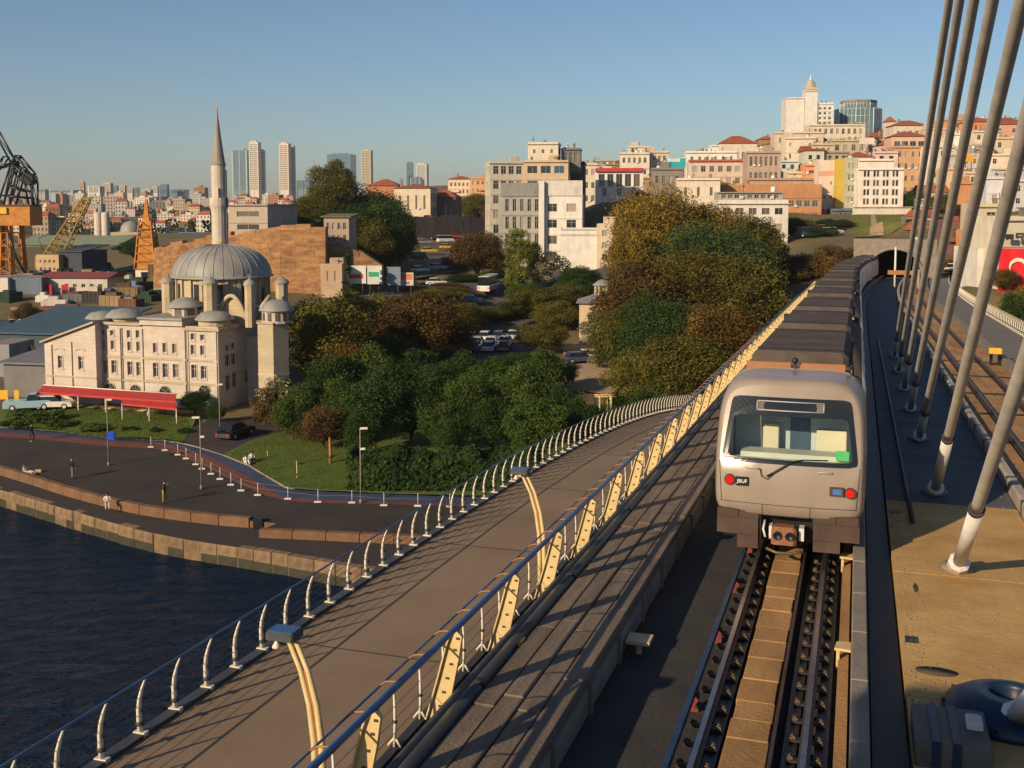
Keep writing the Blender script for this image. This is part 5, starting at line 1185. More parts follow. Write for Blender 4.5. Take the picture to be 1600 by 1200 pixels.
# faceted glass block
gl = thing('glass_block', 'blue grey faceted glass office block on the hilltop', 'building', (at(1356, 203, 480)), 0)
M_glassw = glassy('curtain_wall_glass', (.10,.17,.20), .12, .8)
g0 = at(1356, 203, 480); sc_ = 480/FP; hz = lambda py: at(1356, py, 480).z-g0.z
oct_ = lambda r, q=0: [(r*math.cos(2*math.pi*(i+.5)/8+q), 14+r*math.sin(2*math.pi*(i+.5)/8+q)) for i in range(8)]
r1, r2 = 36*sc_, 27.5*sc_
m = MB(); m.prism(oct_(r1), -5, hz(166)); m.build('lower_glass', M_glassw, gl)
m = MB(); m.prism(oct_(r2), hz(166)+.003, hz(157)); m.build('upper_glass', M_glassw, gl)
m = MB(); m.prism(oct_(r2*1.03), hz(157)+.003, hz(153)); m.build('roof_band', M_roofgrey, gl)
for r_, z0_, z1_ in ((r1, -5, hz(166)), (r2, hz(166), hz(157))):
    P8 = oct_(r_*1.005)
    for i in range(8):
        (xa_, ya_), (xb_, yb_) = P8[i], P8[(i+1) % 8]
        if ya_+yb_ > 30: continue
        m = MB()
        for k in range(4): f_ = k/4; m.tube([(xa_+(xb_-xa_)*f_, ya_+(yb_-ya_)*f_, z0_), (xa_+(xb_-xa_)*f_, ya_+(yb_-ya_)*f_, z1_)], .22 if k == 0 else .10, 4)
        z = z0_+2
        while z < z1_: m.tube([(xa_,ya_,z),(xb_,yb_,z)], .10, 4); z += 3.2
        m.build('mullion', M_sleeve, gl)
# houses behind the cables
b('tan brown apartment house with dark openings right of the hotel', 1396, 1442, 228, 330, 352, 11, -8, (.46,.28,.16), dict(cols=4, rows=5, wf=.4, hf=.45), right=dict(cols=2, rows=5), clutter=2)
b('orange roofed house with a glazed veranda above the tan house', 1393, 1446, 213, 260, 378, 11, -6, (.60,.40,.30), dict(cols=4, rows=2, wf=.75, hf=.55, style='band', panes=[M_pane3, M_pane]), roof='hip', rh=2, clutter=1)
b('low house with a red roof on the skyline behind the first cables', 1396, 1448, 196, 240, 410, 11, -4, PALE, dict(cols=5, rows=2, wf=.4, hf=.4), roof='hip', rh=2.2, clutter=2)
b('small orange capped roof turret at the right of the glass block', 1386, 1398, 190, 230, 425, 5, 0, CREAM, dict(cols=1, rows=1, wf=.5, hf=.4), roof='hip', rh=2.2, clutter=0)
SPEC = [
 (1442,1476,200,300,392,(.55,.44,.34),'flat','buff house between the second and third cables, high up'),(1470,1500,186,280,420,(.50,.27,.16),'flat','terracotta house on the skyline between two cables'),
 (1490,1545,184,270,430,(.40,.30,.22),'flat','brown house with a dark flat roof and white tank on the skyline'),(1515,1548,190,275,410,(.62,.25,.12),'hip','small orange house under the brown skyline house'),
 (1555,1640,194,280,415,(.55,.30,.22),'hip','long red roofed house at the right edge of the skyline'),(1484,1520,208,300,380,WHT,'flat','white house with a round arch window among the cables'),
 (1518,1560,204,300,372,(.60,.52,.40),'flat','cream house with cornices between the fourth and fifth cables'),(1552,1640,214,310,360,(.58,.45,.33),'flat','broad tan house below the red roofed skyline house'),
 (1450,1490,228,320,345,(.62,.57,.48),'flat','white plastered house beside the second cable'),(1484,1530,240,330,335,(.44,.40,.38),'flat','grey roofed house beneath the white arch window house'),
 (1530,1600,240,330,330,(.66,.56,.44),'flat','cream four storey house at the right of the orange sign'),(1478,1512,262,340,318,(.56,.42,.30),'flat','tan terrace house under the orange sign'),
 (1508,1545,268,345,308,(.62,.48,.34),'flat','cream terrace house with a small balcony below the orange sign'),(1545,1640,262,350,306,(.58,.52,.46),'flat','long pale house with dark eave at the right edge'),
 (1496,1540,284,372,282,ORG,'flat','blank orange house behind the fifth cable'),(1540,1582,276,362,276,(.54,.54,.58),'flat','blue white plastered house behind the thickest cable'),
 (1578,1660,280,370,270,(.50,.50,.52),'flat','grey white house at the right edge above the flag'),(1526,1566,318,415,190,(.52,.44,.32),'flat','cream house left of the red flag'),
 (1562,1680,338,458,155,(.56,.50,.40),'flat','cream house behind the red flag with dark signs'),(1478,1508,346,410,205,(.17,.09,.075),'flat','dark maroon shed beyond the far footpath'),
 (1516,1528,360,420,192,(.66,.26,.08),'flat','narrow orange house beyond the far footpath'),(1526,1558,388,452,160,(.62,.60,.56),'flat','white kiosk house with an orange base beside the flag'),
 (1440,1480,300,350,300,(.50,.36,.22),'gable','old tan house behind the green tree right of the hotel')]
for i, (a_, c_, yt_, yb_, Y_, co, rf, lb) in enumerate(SPEC):
    Wm = (c_-a_)/FP*Y_; fl = max(1, int(((yb_-yt_)/FP*Y_)/3.4)); cl_ = max(1, int(Wm/2.4))
    b(lb, a_, c_, yt_, yb_, Y_, 10, [-8,-3,-6,4,-10][i % 5], co, None if 'blank' in lb else dict(cols=cl_, rows=fl, wf=.45, hf=.48, skip=tuple((c, r) for c in range(cl_) for r in range(fl) if (c*7+r*5+i*3) % 4 == 0)), right=dict(cols=2, rows=fl), roof=rf, clutter=2 if Y_ > 260 else 1, balc=((.1,.6,.52,0),) if i % 3 == 1 else ())
# flag: red with a white crescent and star
fl_ = thing('flag', 'big red flag with a white crescent and star hung on the cream house', 'flag', at(1586, 458, 150), R(-10))
fw, fh = 52/FP*150, 70/FP*150
m = MB(); nX, nZ = 10, 12
m.add([(-fw/2+fw*i/nX, -.05+.07*math.sin(i*1.1+j*.4), fh*j/nZ) for j in range(nZ+1) for i in range(nX+1)], [(j*(nX+1)+i, j*(nX+1)+i+1, (j+1)*(nX+1)+i+1, (j+1)*(nX+1)+i) for j in range(nZ) for i in range(nX)], 0, True); m.build('flag_cloth', mat('flag_red', (.56,.012,.02), .7, .08, 1), fl_)
m = MB(); n = 20; cx, cz, ro, ri = 0.2, fh*.60, 1.18, .96
out = [(cx+ro*math.cos(a), cz+ro*math.sin(a)) for a in [R(-35)+R(250)*i/n for i in range(n+1)]]; inn = [(cx+ri*math.cos(a), cz-.28+ri*math.sin(a)) for a in [R(-22)+R(224)*i/n for i in range(n+1)]]
m.add([(x,-.22,z) for x, z in out]+[(x,-.22,z) for x, z in inn], [(i,i+1,n+2+i,n+1+i) for i in range(n)]); m.build('crescent', M_white, fl_)
m = MB(); m.add([(cx+(.37 if i % 2 == 0 else .15)*math.cos(R(90)+math.pi*i/5), -.22, cz-1.18+(.37 if i % 2 == 0 else .15)*math.sin(R(90)+math.pi*i/5)) for i in range(10)], [tuple(range(10))]); m.build('star', M_white, fl_)
# billboards and signs
def board(label, xl, xr, yt, yb, Y, col, bands, leg=2.0, rz=0):
    P = at((xl+xr)/2, yb, Y); W = (xr-xl)/FP*Y; Hh = at((xl+xr)/2, yt, Y).z-P.z
    t = thing('billboard', label, 'billboard', P, R(rz)); m = MB(); m.box(-W/2,W/2,0,.25,0,Hh); o = m.build('board_panel', M_wall, t); o.color = (*col, 1)
    for (x0, x1, z0, z1, c) in bands: m = MB(); m.box(-W/2+W*x0,-W/2+W*x1,-.02,-.003,Hh*z0,Hh*z1); o = m.build('printed_band', M_wall, t); o.color = (*c, 1)
    for x in (-W*.3, W*.3): m = MB(); m.tube([(x,.12,-leg),(x,.12,-.003)], .12, 6); m.build('post', M_dark, t)
board('white billboard with a red stripe by the cypress', 545, 572, 415, 443, 199, (.62,.62,.60), ((0,.85,.28,.52,(.55,.10,.05)),))
board('white billboard with a green stripe right of the red striped one', 574, 597, 415, 444, 199, (.60,.62,.58), ((.08,.8,.40,.66,(.04,.36,.20)),))
board('bluish grey hoarding right of the two striped billboards', 604, 626, 417, 446, 200, (.18,.22,.28), ())
board('small billboard with an orange picture below the taxis', 626, 646, 426, 446, 201, (.62,.52,.46), ((.08,.92,.45,.92,(.58,.20,.08)),(.3,.7,.1,.3,(.2,.2,.4))))
board('turquoise billboard with a white patch on the ridge', 1040, 1071, 247, 262, 352, (.03,.36,.42), ((.08,.72,.62,.98,(.55,.62,.62)),(.0,.3,.0,.6,(.03,.22,.42))), 3)
board('dark notice board on the cream house behind the red flag', 1572, 1584, 366, 374, 153, (.03,.03,.03), (), .1)
board('dark sign with pale marks above the red flag', 1588, 1600, 364, 372, 153, (.05,.045,.04), ((.2,.8,.4,.6,(.4,.38,.3)),), .1)
board('orange sign among the houses behind the cables', 1506, 1521, 243, 253, 318, (.75,.33,.02), (), 2)
board('white sign panel on the flat roofed house', 1343, 1366, 215, 225, 370, (.66,.60,.50), (), 2)
# low house with red roof, apartment rows to the left of centre
b('pale house with a red roof beside the shaded retaining wall', 616, 673, 294, 345, 342, 12, -7, (.60,.51,.40), dict(cols=4, rows=1, wf=.25, hf=.6, top=.8, bot=2.2), right=dict(cols=3, rows=2), roof='hip', rh=1.4, clutter=1)
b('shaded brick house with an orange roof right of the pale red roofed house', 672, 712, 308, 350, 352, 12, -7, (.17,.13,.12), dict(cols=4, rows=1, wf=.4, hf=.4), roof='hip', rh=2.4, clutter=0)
b('low red roofed house behind the dark hill trees', 575, 622, 290, 340, 362, 12, -3, (.42,.18,.10), None, roof='hip', rh=2.2, clutter=1)
b('orange brick house behind the low red roofed one', 598, 634, 296, 340, 372, 10, -3, (.46,.22,.13), dict(cols=3, rows=2, wf=.4, hf=.4), roof='hip', rh=2, clutter=1)
b('pale apartment row with many balconies left of the office blocks', 700, 736, 280, 330, 480, 12, -6, (.62,.50,.38), dict(cols=5, rows=4, wf=.5, hf=.5), roof='hip', rh=1.5, clutter=2, balc=((.1,.5,.3,0),(.1,.5,.6,0)))
b('orange washed apartment block beside the balconied row', 734, 768, 277, 330, 470, 12, -6, (.55,.31,.17), dict(cols=4, rows=4, wf=.5, hf=.5), clutter=3, balc=((.4,.9,.3,0),(.4,.9,.62,0)))
b('concrete block with two dark openings beside the minaret', 356, 420, 319, 372, 216, 16, -10, (.42,.35,.30), [dict(cols=1, rows=2, wf=.62, hf=.42, mx=.4, x0=-4.1)], clutter=0, para=.15)
# sandstone wall of the hill
M_sandst = mat('sandstone_wall', (.13,.065,.032), .9, .3, .8, 1.0, 4, col2=(.38,.205,.095), streak=(.5,1,1.6), detail=12, rand=.12)
def course_wall(label, pts, yb, mt, n, name='retaining_wall', thick=3.0):
    P0 = at(pts[0][0], yb, pts[0][2]); t = thing(name, label, 'wall', P0)
    top = [at(*q) for q in pts]; zb_ = P0.z-2
    for k in range(n):
        o_ = .10*k
        fr = [(p.x-P0.x, p.y-P0.y+o_) for p in top]
        z0_ = [zb_-P0.z+(p.z-zb_)*k/n+.008 for p in top]; z1_ = [zb_-P0.z+(p.z-zb_)*(k+1)/n-.008 for p in top]
        for i in range(len(fr)-1):
            (xa_,ya_),(xb_,yb2) = fr[i], fr[i+1]
            L_ = math.hypot(xb_-xa_, yb2-ya_); cnt = max(1, int(L_/(1.9+.35*(k%3)))); 
            for c in range(cnt):
                f0, f1 = c/cnt+.0015, (c+1)/cnt-.0015
                q = lambda f_, arr: arr[i]+(arr[i+1]-arr[i])*f_
                X0,Y0_ = xa_+(xb_-xa_)*f0, ya_+(yb2-ya_)*f0; X1,Y1_ = xa_+(xb_-xa_)*f1, ya_+(yb2-ya_)*f1
                j = rnd.uniform(-.06,.06); e_ = rnd.uniform(-.55,.25) if k == n-1 else 0; m = MB()
                m.add([(X0,Y0_+j,q(f0,z0_)),(X1,Y1_+j,q(f1,z0_)),(X1,Y1_+thick,q(f1,z0_)),(X0,Y0_+thick,q(f0,z0_)),(X0,Y0_+j,q(f0,z1_)+e_),(X1,Y1_+j,q(f1,z1_)+e_),(X1,Y1_+thick,q(f1,z1_)+e_),(X0,Y0_+thick,q(f0,z1_)+e_)],
                      [(4,5,6,7),(0,1,5,4),(1,2,6,5),(2,3,7,6),(3,0,4,7),(3,2,1,0)]); m.build('stone_course', mt, t)
    return t
course_wall('tall orange sandstone wall of the hill behind the mosque dome', [(236,386,214),(262,380,210),(357,364,205),(435,352,200),(506,351,198)], 475, M_sandst, 18)
course_wall('lower orange sandstone wall stepping down to the billboards', [(507,378,203),(530,377,203),(560,390,203.4),(596,414,204)], 460, M_sandst, 8)
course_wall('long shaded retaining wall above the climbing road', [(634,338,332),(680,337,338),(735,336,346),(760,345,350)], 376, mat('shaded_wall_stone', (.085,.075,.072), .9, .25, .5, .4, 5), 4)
course_wall('low pale wall along the climbing road by the taxis', [(700,392,300),(722,402,285),(748,416,270)], 430, M_tunnel, 2, thick=.6)
# ruined houses on the wall
b('ruined wooden house overgrown with vines on the sandstone wall', 506, 546, 338, 386, 208, 5, -8, (.34,.27,.22), dict(cols=4, rows=2, wf=.55, hf=.55, mx=.3, bot=.5), clutter=0, roof='shed', roofmat=M_plank, rh=.5)
b('ruined stone house by the cypress below the sandstone wall', 501, 535, 412, 452, 196, 5, -5, (.42,.30,.22), dict(cols=2, rows=1, wf=.2, hf=.6), clutter=1, para=.9)
# pavilion with hipped grey roof
b('cream pavilion under a wide hipped grey roof', 905, 962, 474, 526, 156, 7, -6, (.52,.42,.26), dict(cols=2, rows=1, wf=.3, hf=.45), left=dict(cols=2, rows=1, wf=.3, hf=.45), roof='hip', rh=1.1, roofmat=M_lead, clutter=0, name='pavilion', cat='pavilion')
pv = thing('roof_lantern', 'little cream lantern with a grey cap on the pavilion roof', 'roof lantern', at(942, 466, 159.5), R(-6))
m = MB()
for i in range(6): q = 2*math.pi*i/6; m.box(1.1*math.cos(q)-.18,1.1*math.cos(q)+.18,1.1*math.sin(q)-.18,1.1*math.sin(q)+.18,-.8,1.9)
m.build('column', M_stone2, pv); m = MB(); m.lathe([(1.0,-.8),(1.0,.2)], 6); m.lathe([(.75,.2),(.75,1.9)], 8); m.build('core', M_wfr, pv); m = MB(); m.lathe([(1.55,1.9),(1.5,2.05),(.6,2.7),(0,2.8)], 8, cap=False); m.build('cap', M_lead, pv)
# tunnel mouth
tp = bthing('tunnel_portal', 'concrete tunnel mouth with a wide dark arch at the end of the tracks', 'tunnel portal', bend(188)+2.3, 188.0, -.1)
n = 16; aw_, ah = 4.2, 4.9
arch = [(aw_*math.cos(math.pi*i/n), .0+ah*math.sin(math.pi*i/n)**.8) for i in range(n+1)]
m = MB(); v = [(x,0,z) for x, z in arch] + [(x,0,z) for x, z in [(6.4-12.8*i/n, 6.6 if 0 < i < n else 0) for i in range(n+1)]]
v[n+1] = (6.4,0,0); v[2*n+1] = (-6.4,0,0); v[n+2] = (6.4,0,6.6); v[2*n] = (-6.4,0,6.6)
m.add(v, [(i,n+1+i,n+2+i,i+1) for i in range(n)]); m.box(-6.4,6.4,.003,.9,6.2,6.601); m.add([(-6.4,0,-9),(6.4,0,-9),(6.4,0,0),(-6.4,0,0)], [(0,1,2,3)]); m.build('portal_wall', M_conc, tp)
m = MB(); m.tube([(x*1.03,-.25,z*1.03) for x, z in arch], .26, 6); m.build('arch_ring', M_conc, tp)
m = MB(); v = [(x,y,z) for y in (.02,60) for x, z in arch]; m.add(v, [(i,i+1,n+2+i,n+1+i) for i in range(n)]); m.add([(x,60,z) for x, z in arch], [tuple(range(n+1))]); m.build('tunnel_lining', M_black, tp)
m = MB()
for i in range(10): m.tube([(-5.4+i*1.2,.4,6.6),(-5.4+i*1.2,.4,7.7)], .05, 4)
m.tube([(-5.4,.4,7.7),(5.4,.4,7.7)], .05, 4); m.tube([(-5.4,.4,7.15),(5.4,.4,7.15)], .04, 4); m.build('parapet_rail', M_plank, tp)
ms = bthing('track_mast', 'slim white mast with a cross beam in front of the tunnel mouth', 'mast', 4.6, 150, -.3)
m = MB(); m.tube([(0,0,0),(0,0,5.8)], .14, 6); m.build('pole', M_sleeve, ms); m = MB(); m.box(-.9,3.0,-.15,.15,2.2,2.75); m.build('cross_beam', M_orange, ms); m = MB(); m.tube([(2.9,0,0),(2.9,0,2.9)], .16, 6); m.build('pole', M_tunnel, ms)
# ------------------------------------------------------------------ unnamed houses: hillside fill and the far city
PAL = [('cream',CREAM),('white',WHT),('pale',PALE),('pink',(.52,.42,.36)),('tan',(.42,.33,.24)),('ivory',(.60,.55,.46)),('grey',GREY),('rust',(.34,.17,.10)),('chalk',(.64,.62,.58))]
LAND = [(940,'white house with the red roofed terrace'),(1010,'ridge house beside the turquoise billboard'),(1090,'pink terrace with the red eave'),(1150,'curved red roof'),(1205,'grey brown house'),(1245,'tall white tower'),(1290,'buff shuttered house'),(1330,'flat roofed house with the sign panel'),(1360,'glass block'),(1420,'tan brown house'),(1460,'second cable'),(1500,'orange sign'),(1560,'long red roofed house')]
used = {}
def fillhouse(px, Y, yt, W, dep, rz, nm, col, roof, group, far_=False):
    wpx = W/Y*FP
    lm = min(LAND, key=lambda q: abs(q[0]-px))
    rel = 'left of' if px < lm[0]-14 else 'right of' if px > lm[0]+14 else 'behind'
    size = 'slim' if W < 9 else 'broad' if W > 12.5 else 'mid sized'
    lab = '%s %s %s house %s the %s' % (size, nm, {'flat':'flat roofed','hip':'tile roofed','gable':'gabled'}[roof], rel, lm[1])
    k = used.get(lab, 0); used[lab] = k+1
    if k: lab = lab.replace(' house ', [' house ', ' apartment house ', ' old house ', ' low house ', ' backyard house ', ' corner house ', ' terrace house '][min(k, 6)], 1)
    yb = proj((at(px, 320, Y).x, Y, H(at(px, 320, Y).x, Y)))[1]
    fl = max(1, int((yb-yt)/FP*Y/3.2)); cl = max(2, int(W/2.6))
    building(lab, px-wpx/2, px+wpx/2, yt, yb, Y, dep, rz, col, dict(cols=cl, rows=min(fl, 6), wf=.45, hf=.5), right=dict(cols=3, rows=min(fl, 6), wf=.4, hf=.5), roof=roof, single=False, clutter=3, balc=((.1,.5,.5,0),) if int(px) % 3 == 0 else (), group=group, rh=1.8, H=None)
ridge = lambda px: np.interp(px, [900,980,1040,1100,1150,1210,1260,1330,1400,1470,1540,1600,1680], [262,246,246,240,232,212,208,206,204,198,190,192,190])
r5 = random.Random(21)
for Y, dy in ((505,0),(468,7),(432,14),(396,23),(360,32)):
    px = 915 + r5.uniform(0, 12)
    while px < 1640:
        W = r5.uniform(5.5, 10.5); nm, col = r5.choice(PAL); rf = r5.choice(['flat','flat','hip','flat','gable'])
        yt = ridge(px) + dy + r5.uniform(-5, 9)
        c = tuple(min(.8, x*r5.uniform(.85, 1.12)) for x in col)
        fillhouse(px, Y+r5.uniform(-12, 12), yt, W, r5.uniform(8, 12), r5.choice([-9,-5,-2,3,6]), nm, c, rf, 'houses packed on the hillside')
        px += W/Y*FP*r5.uniform(.9, 1.25)
for Y, yt0 in ((300,322),(268,338),(240,354),(214,374)):
    px = 1440+r5.uniform(0,12)
    while px < 1650:
        W = r5.uniform(4.5, 8.5); nm, col = r5.choice(PAL); c = tuple(min(.8, x*r5.uniform(.8, 1.1)) for x in col)
        if not (1475 < px < 1512 and Y > 230): fillhouse(px, Y+r5.uniform(-8,8), yt0+r5.uniform(-8,8), W, r5.uniform(5,8), r5.choice([-10,-4,3,8]), nm, c, r5.choice(['flat','hip','flat','gable']), 'small houses on the slope beyond the far footpath')
        px += W/Y*FP*r5.uniform(1.0, 1.5)
# the far city on the left: small houses, one mesh each, a few shapes shared
def farmesh(W, D, Hh, fl, roof):
    m = MB(); a = W/2; m.box(-a,a,0,D,-12,Hh,0)
    if roof: m.add([(-a-.4,-.4,Hh+.002),(a+.4,-.4,Hh+.002),(a+.4,D+.4,Hh+.002),(-a-.4,D+.4,Hh+.002),(-a*.6,D/2,Hh+2.6),(a*.6,D/2,Hh+2.6)], [(0,1,5,4),(1,2,5),(2,3,4,5),(3,0,4)], 1)
    else: m.box(-a*.5,a*.2,D*.3,D*.7,Hh+.002,Hh+2.2,0)
    n = max(2, int(W/3))
    for r in range(fl):
        z = Hh*(r+.25)/fl
        for c in range(n):
            x = -a+W*(c+.5)/n; m.add([(x-.55,-.03,z),(x+.55,-.03,z),(x+.55,-.03,z+Hh/fl*.5),(x-.55,-.03,z+Hh/fl*.5)], [(0,1,2,3)], 2)
            if c < 3: y = D*(c+.5)/3; m.add([(a+.03,y-.55,z),(a+.03,y+.55,z),(a+.03,y+.55,z+Hh/fl*.5),(a+.03,y-.55,z+Hh/fl*.5)], [(0,1,2,3)], 2)
    return m.mesh('far_house', [M_wall, M_tile, M_pane])
FM = [farmesh(W, D, h, f, rf) for W, D, h, f, rf in ((12,10,12,4,1),(16,11,15,5,0),(10,10,10,3,1),(20,12,18,6,0),(14,12,21,7,0),(11,9,9,3,1),(24,12,14,4,1))]
FN = ['tiled house','flat roofed block','little tiled cottage','wide flat block','tall flat block','little gabled house','long tiled building']
FL = [(0,'black crane head'),(45,'crane machine house'),(75,'foot of the yellow jib'),(105,'middle of the yellow jib'),(135,'tip of the yellow jib'),(160,'cream silo'),(197,'grey dome'),(232,'orange lattice tower'),(262,'blue skyline block'),(288,'bright blue roof'),(322,'left edge of the minaret'),(375,'blue glass tower'),(400,'first cream tower'),(447,'second cream tower'),(480,'hill tree')]
r6 = random.Random(5); cnt = 0
rows = [(620,9,2,[0,2,5]),(720,10,5,[0,2,5,1]),(840,11,5,[0,1,2,5]),(980,13,6,[0,1,2,5]),(1150,15,8,[0,1,2,3,5]),(1350,18,10,[0,1,3,2,6]),(1650,26,10,[1,3,4,0]),(2000,36,12,[1,3,4,0]),(2450,46,14,[3,4,1]),(2900,60,16,[4,3,1])]
for Y, stp, jit, kinds in rows:
    x0_, x1_ = (-30-800)/FP*Y, (500-800)/FP*Y
    x = x0_
    while x < x1_:
        k = r6.choice(kinds); y = Y+r6.uniform(-.06,.06)*Y; xx = x+r6.uniform(-.2,.2)*stp
        px = proj((xx, y, 20))[0]
        if not (Y < 700 and px > 330):
            o = put('distant_house', FM[k]); o.location = (xx, y, H(xx, y)); o.rotation_euler = (0,0,R(r6.choice([-25,-12,-5,8,20])))
            s_ = r6.uniform(.75, 1.25)*min(1, .40+Y/2600); o.scale = (s_, s_, s_*r6.uniform(.8,1.3)); c = r6.choice(PAL)[1]; f = r6.uniform(.7,1.15); o.color = (*[min(.8, q*f) for q in c], 1)
            ci_ = [q[1] for q in PAL].index(c); lm = min(FL, key=lambda q: abs(q[0]-px)); rel = 'left of' if px < lm[0]-5 else 'right of' if px > lm[0]+5 else 'behind'
            lab = '%s %s %s %s the %s' % (PAL[ci_][0], FN[k], ['near the shore','on the low ground','on the far slope','close under the skyline'][0 if Y < 800 else 1 if Y < 1100 else 2 if Y < 1900 else 3], rel, lm[1]); lab = lab if lab not in used else ('sunlit ' if f > .9 else 'dusky ')+lab; used[lab] = 1
            tag(o, lab, 'house', 'far city houses'); cnt += 1
        x += stp*r6.uniform(.9, 1.5)
# greenery scattered between the far houses, one mass
gq = np.random.default_rng(17); fv = []; ff = []
for i in range(520):
    Y = gq.uniform(560, 2300); px = gq.uniform(-20, 520); x = at(px, 320, Y).x; z = H(x, Y); r_ = gq.uniform(2.2, 5.5)
    for k in range(46):
        d = gq.normal(size=3); d /= np.linalg.norm(d); c = np.array([x, Y, z+r_*.8])+d*r_*gq.uniform(.6,1.05)*np.array([1.2,1,.9]); a_ = gq.normal(size=3); a_ /= np.linalg.norm(a_); b_ = np.cross(a_, d); s_ = r_*.28
        n0 = len(fv); fv += [tuple(c-a_*s_), tuple(c+b_*s_), tuple(c+a_*s_), tuple(c-b_*s_)]; ff.append((n0,n0+1,n0+2,n0+3))
me = bpy.data.meshes.new('distant_greenery'); me.from_pydata(fv, [], ff); me.materials.append(leafmat('distant_leaves', [(.018,.026,.010),(.03,.04,.014),(.05,.055,.018)])); tag(put('distant_greenery', me), 'dark trees scattered between the far city houses', None, None, 'stuff')
# skyline towers
def tower(label, xl, xr, yt, yb, Y, col, kind, rz=-10, split=None):
    P = at((xl+xr)/2, yb, Y); W = (xr-xl)/FP*Y; Hh = at((xl+xr)/2, yt, Y).z-P.z
    t = thing('tower_block', label, 'tower', P, R(rz)); m = MB(); a = W/2*.92
    m.box(-a,a,0,a*1.4,-40,Hh); o = m.build('tower_shaft', M_glassw if kind == 'glass' else M_wall, t); o.color = (*col, 1)
    m = MB()
    z = 6.0; st = Hh/26
    while z < Hh-st*.7: m.box(-a*.94,a*.94,-.25,-.003,z,z+st*.42); m.box(a+.003,a+.25,a*.06,a*1.34,z,z+st*.42); z += st
    o = m.build('window_band', M_pane3 if kind == 'glass' else M_pane2, t); o['kind'] = 'stuff'
    m = MB(); m.box(-a*.97,-a*.80,-.5,-.26,-40,Hh); m.box(a*.80,a*.97,-.5,-.26,-40,Hh); m.box(-.04*a,.04*a,-.5,-.26,-40,Hh); o = m.build('pier', M_wall, t); o.color = (*col, 1)
    m = MB(); m.box(-a*.7,a*.5,a*.3,a*1.0,Hh+.01,Hh+st*.8); o = m.build('roof_house', M_wall, t); o.color = (*[c*.8 for c in col], 1)
    return t
tower('wide pale blue glass tower nearest the minaret on the skyline', 361, 389, 234, 300, 2600, (.35,.45,.45), 'glass')
tower('cream tower slab with a stepped side, right of the glass tower', 389, 406, 222, 300, 2500, (.62,.55,.46), 'wall')
tower('slim shaded tower joined to the first cream slab', 405, 414, 235, 300, 2530, (.45,.40,.36), 'wall')
tower('cream tower slab standing apart in the middle of the skyline', 436, 453, 224, 300, 2500, (.64,.55,.48), 'wall')
tower('slim shaded tower joined to the second cream slab', 452, 461, 228, 300, 2530, (.44,.40,.38), 'wall')
tower('round blue glass tower rising behind the hill tree', 509, 551, 241, 300, 2300, (.1,.2,.3), 'glass')
tower('single buff tower right of the hill trees', 564, 581, 235, 300, 2200, (.50,.43,.32), 'wall')
tower('pair of slim blue towers, the darker one', 635, 645, 254, 300, 2300, (.1,.2,.3), 'glass')
tower('pale white tower beside the slim dark blue one', 649, 668, 256, 300, 2300, (.55,.58,.58), 'wall')
tower('low glass block at the foot of the slim blue tower', 640, 658, 277, 300, 2200, (.3,.4,.42), 'glass')
tower('dark low block on the skyline left of the hill tree', 462, 486, 282, 300, 2200, (.10,.13,.18), 'glass')
for i, (xl, xr, yt, c, lb) in enumerate([(56,72,296,(.30,.33,.36),'grey block left of the far shed like block'),(72,118,297,(.32,.36,.42),'broad blue grey block on the far left skyline'),(124,132,284,(.55,.42,.32),'slim pinkish tower left on the skyline'),(136,158,291,WHT,'white stepped block on the left skyline'),(160,174,286,CREAM,'cream block with antennae on the left skyline'),(176,184,290,(.2,.3,.38),'slim blue grey block on the left skyline'),(186,196,290,CREAM,'cream slab right of the slim blue grey block'),(198,208,294,PALE,'pale short slab among the left skyline blocks'),(211,217,293,(.15,.24,.30),'dark slim block in the middle of the left skyline'),(222,236,296,WHT,'low white block in the middle of the left skyline'),(249,262,288,(.12,.2,.3),'blue block left of the minaret skyline'),(264,290,296,(.14,.22,.26),'dark blue hall beside the blue block'),(238,247,291,CREAM,'cream slab left of the blue block')]):
    tower(lb, xl, xr, yt, 306, 1900+i*37, c, 'glass' if sum(c) < .9 and c[2] > c[0] else 'wall', -8)
# ------------------------------------------------------------------ trees
LM = {
 'dark':   leafmat('dark_green_leaves', [(0.014,0.028,0.008),(0.023,0.047,0.011),(0.037,0.069,0.015),(0.058,0.094,0.022)]),
 'green':  leafmat('fresh_green_leaves', [(0.022,0.041,0.010),(0.039,0.069,0.014),(0.062,0.102,0.019),(0.094,0.138,0.028)]),
 'olive':  leafmat('olive_leaves', [(0.044,0.047,0.011),(0.080,0.077,0.015),(0.127,0.113,0.021),(0.186,0.155,0.028)]),
 'autumn': leafmat('autumn_leaves', [(0.042,0.031,0.013),(0.079,0.050,0.015),(0.124,0.075,0.017),(0.169,0.110,0.025)]),
 'yellow': leafmat('yellowing_leaves', [(0.077,0.061,0.015),(0.143,0.103,0.017),(0.213,0.144,0.023),(0.296,0.201,0.037)]),
 'brown':  leafmat('brown_leaves', [(0.041,0.028,0.014),(0.076,0.047,0.019),(0.117,0.069,0.025),(0.152,0.097,0.036)]),
 'amber':  leafmat('amber_olive_leaves', [(0.037,0.034,0.010),(0.066,0.056,0.012),(0.104,0.084,0.015),(0.151,0.120,0.023)]),
 'poplar': leafmat('poplar_leaves', [(0.058,0.080,0.011),(0.103,0.131,0.017),(0.159,0.179,0.022),(0.221,0.221,0.030)]),
 'blue':   leafmat('bluish_willow_leaves', [(0.022,0.041,0.015),(0.039,0.066,0.022),(0.061,0.097,0.030),(0.097,0.138,0.044)]),
 'pale':   leafmat('pale_dusty_leaves', [(0.097,0.103,0.055),(0.166,0.166,0.090),(0.276,0.248,0.138),(0.414,0.359,0.221)])}
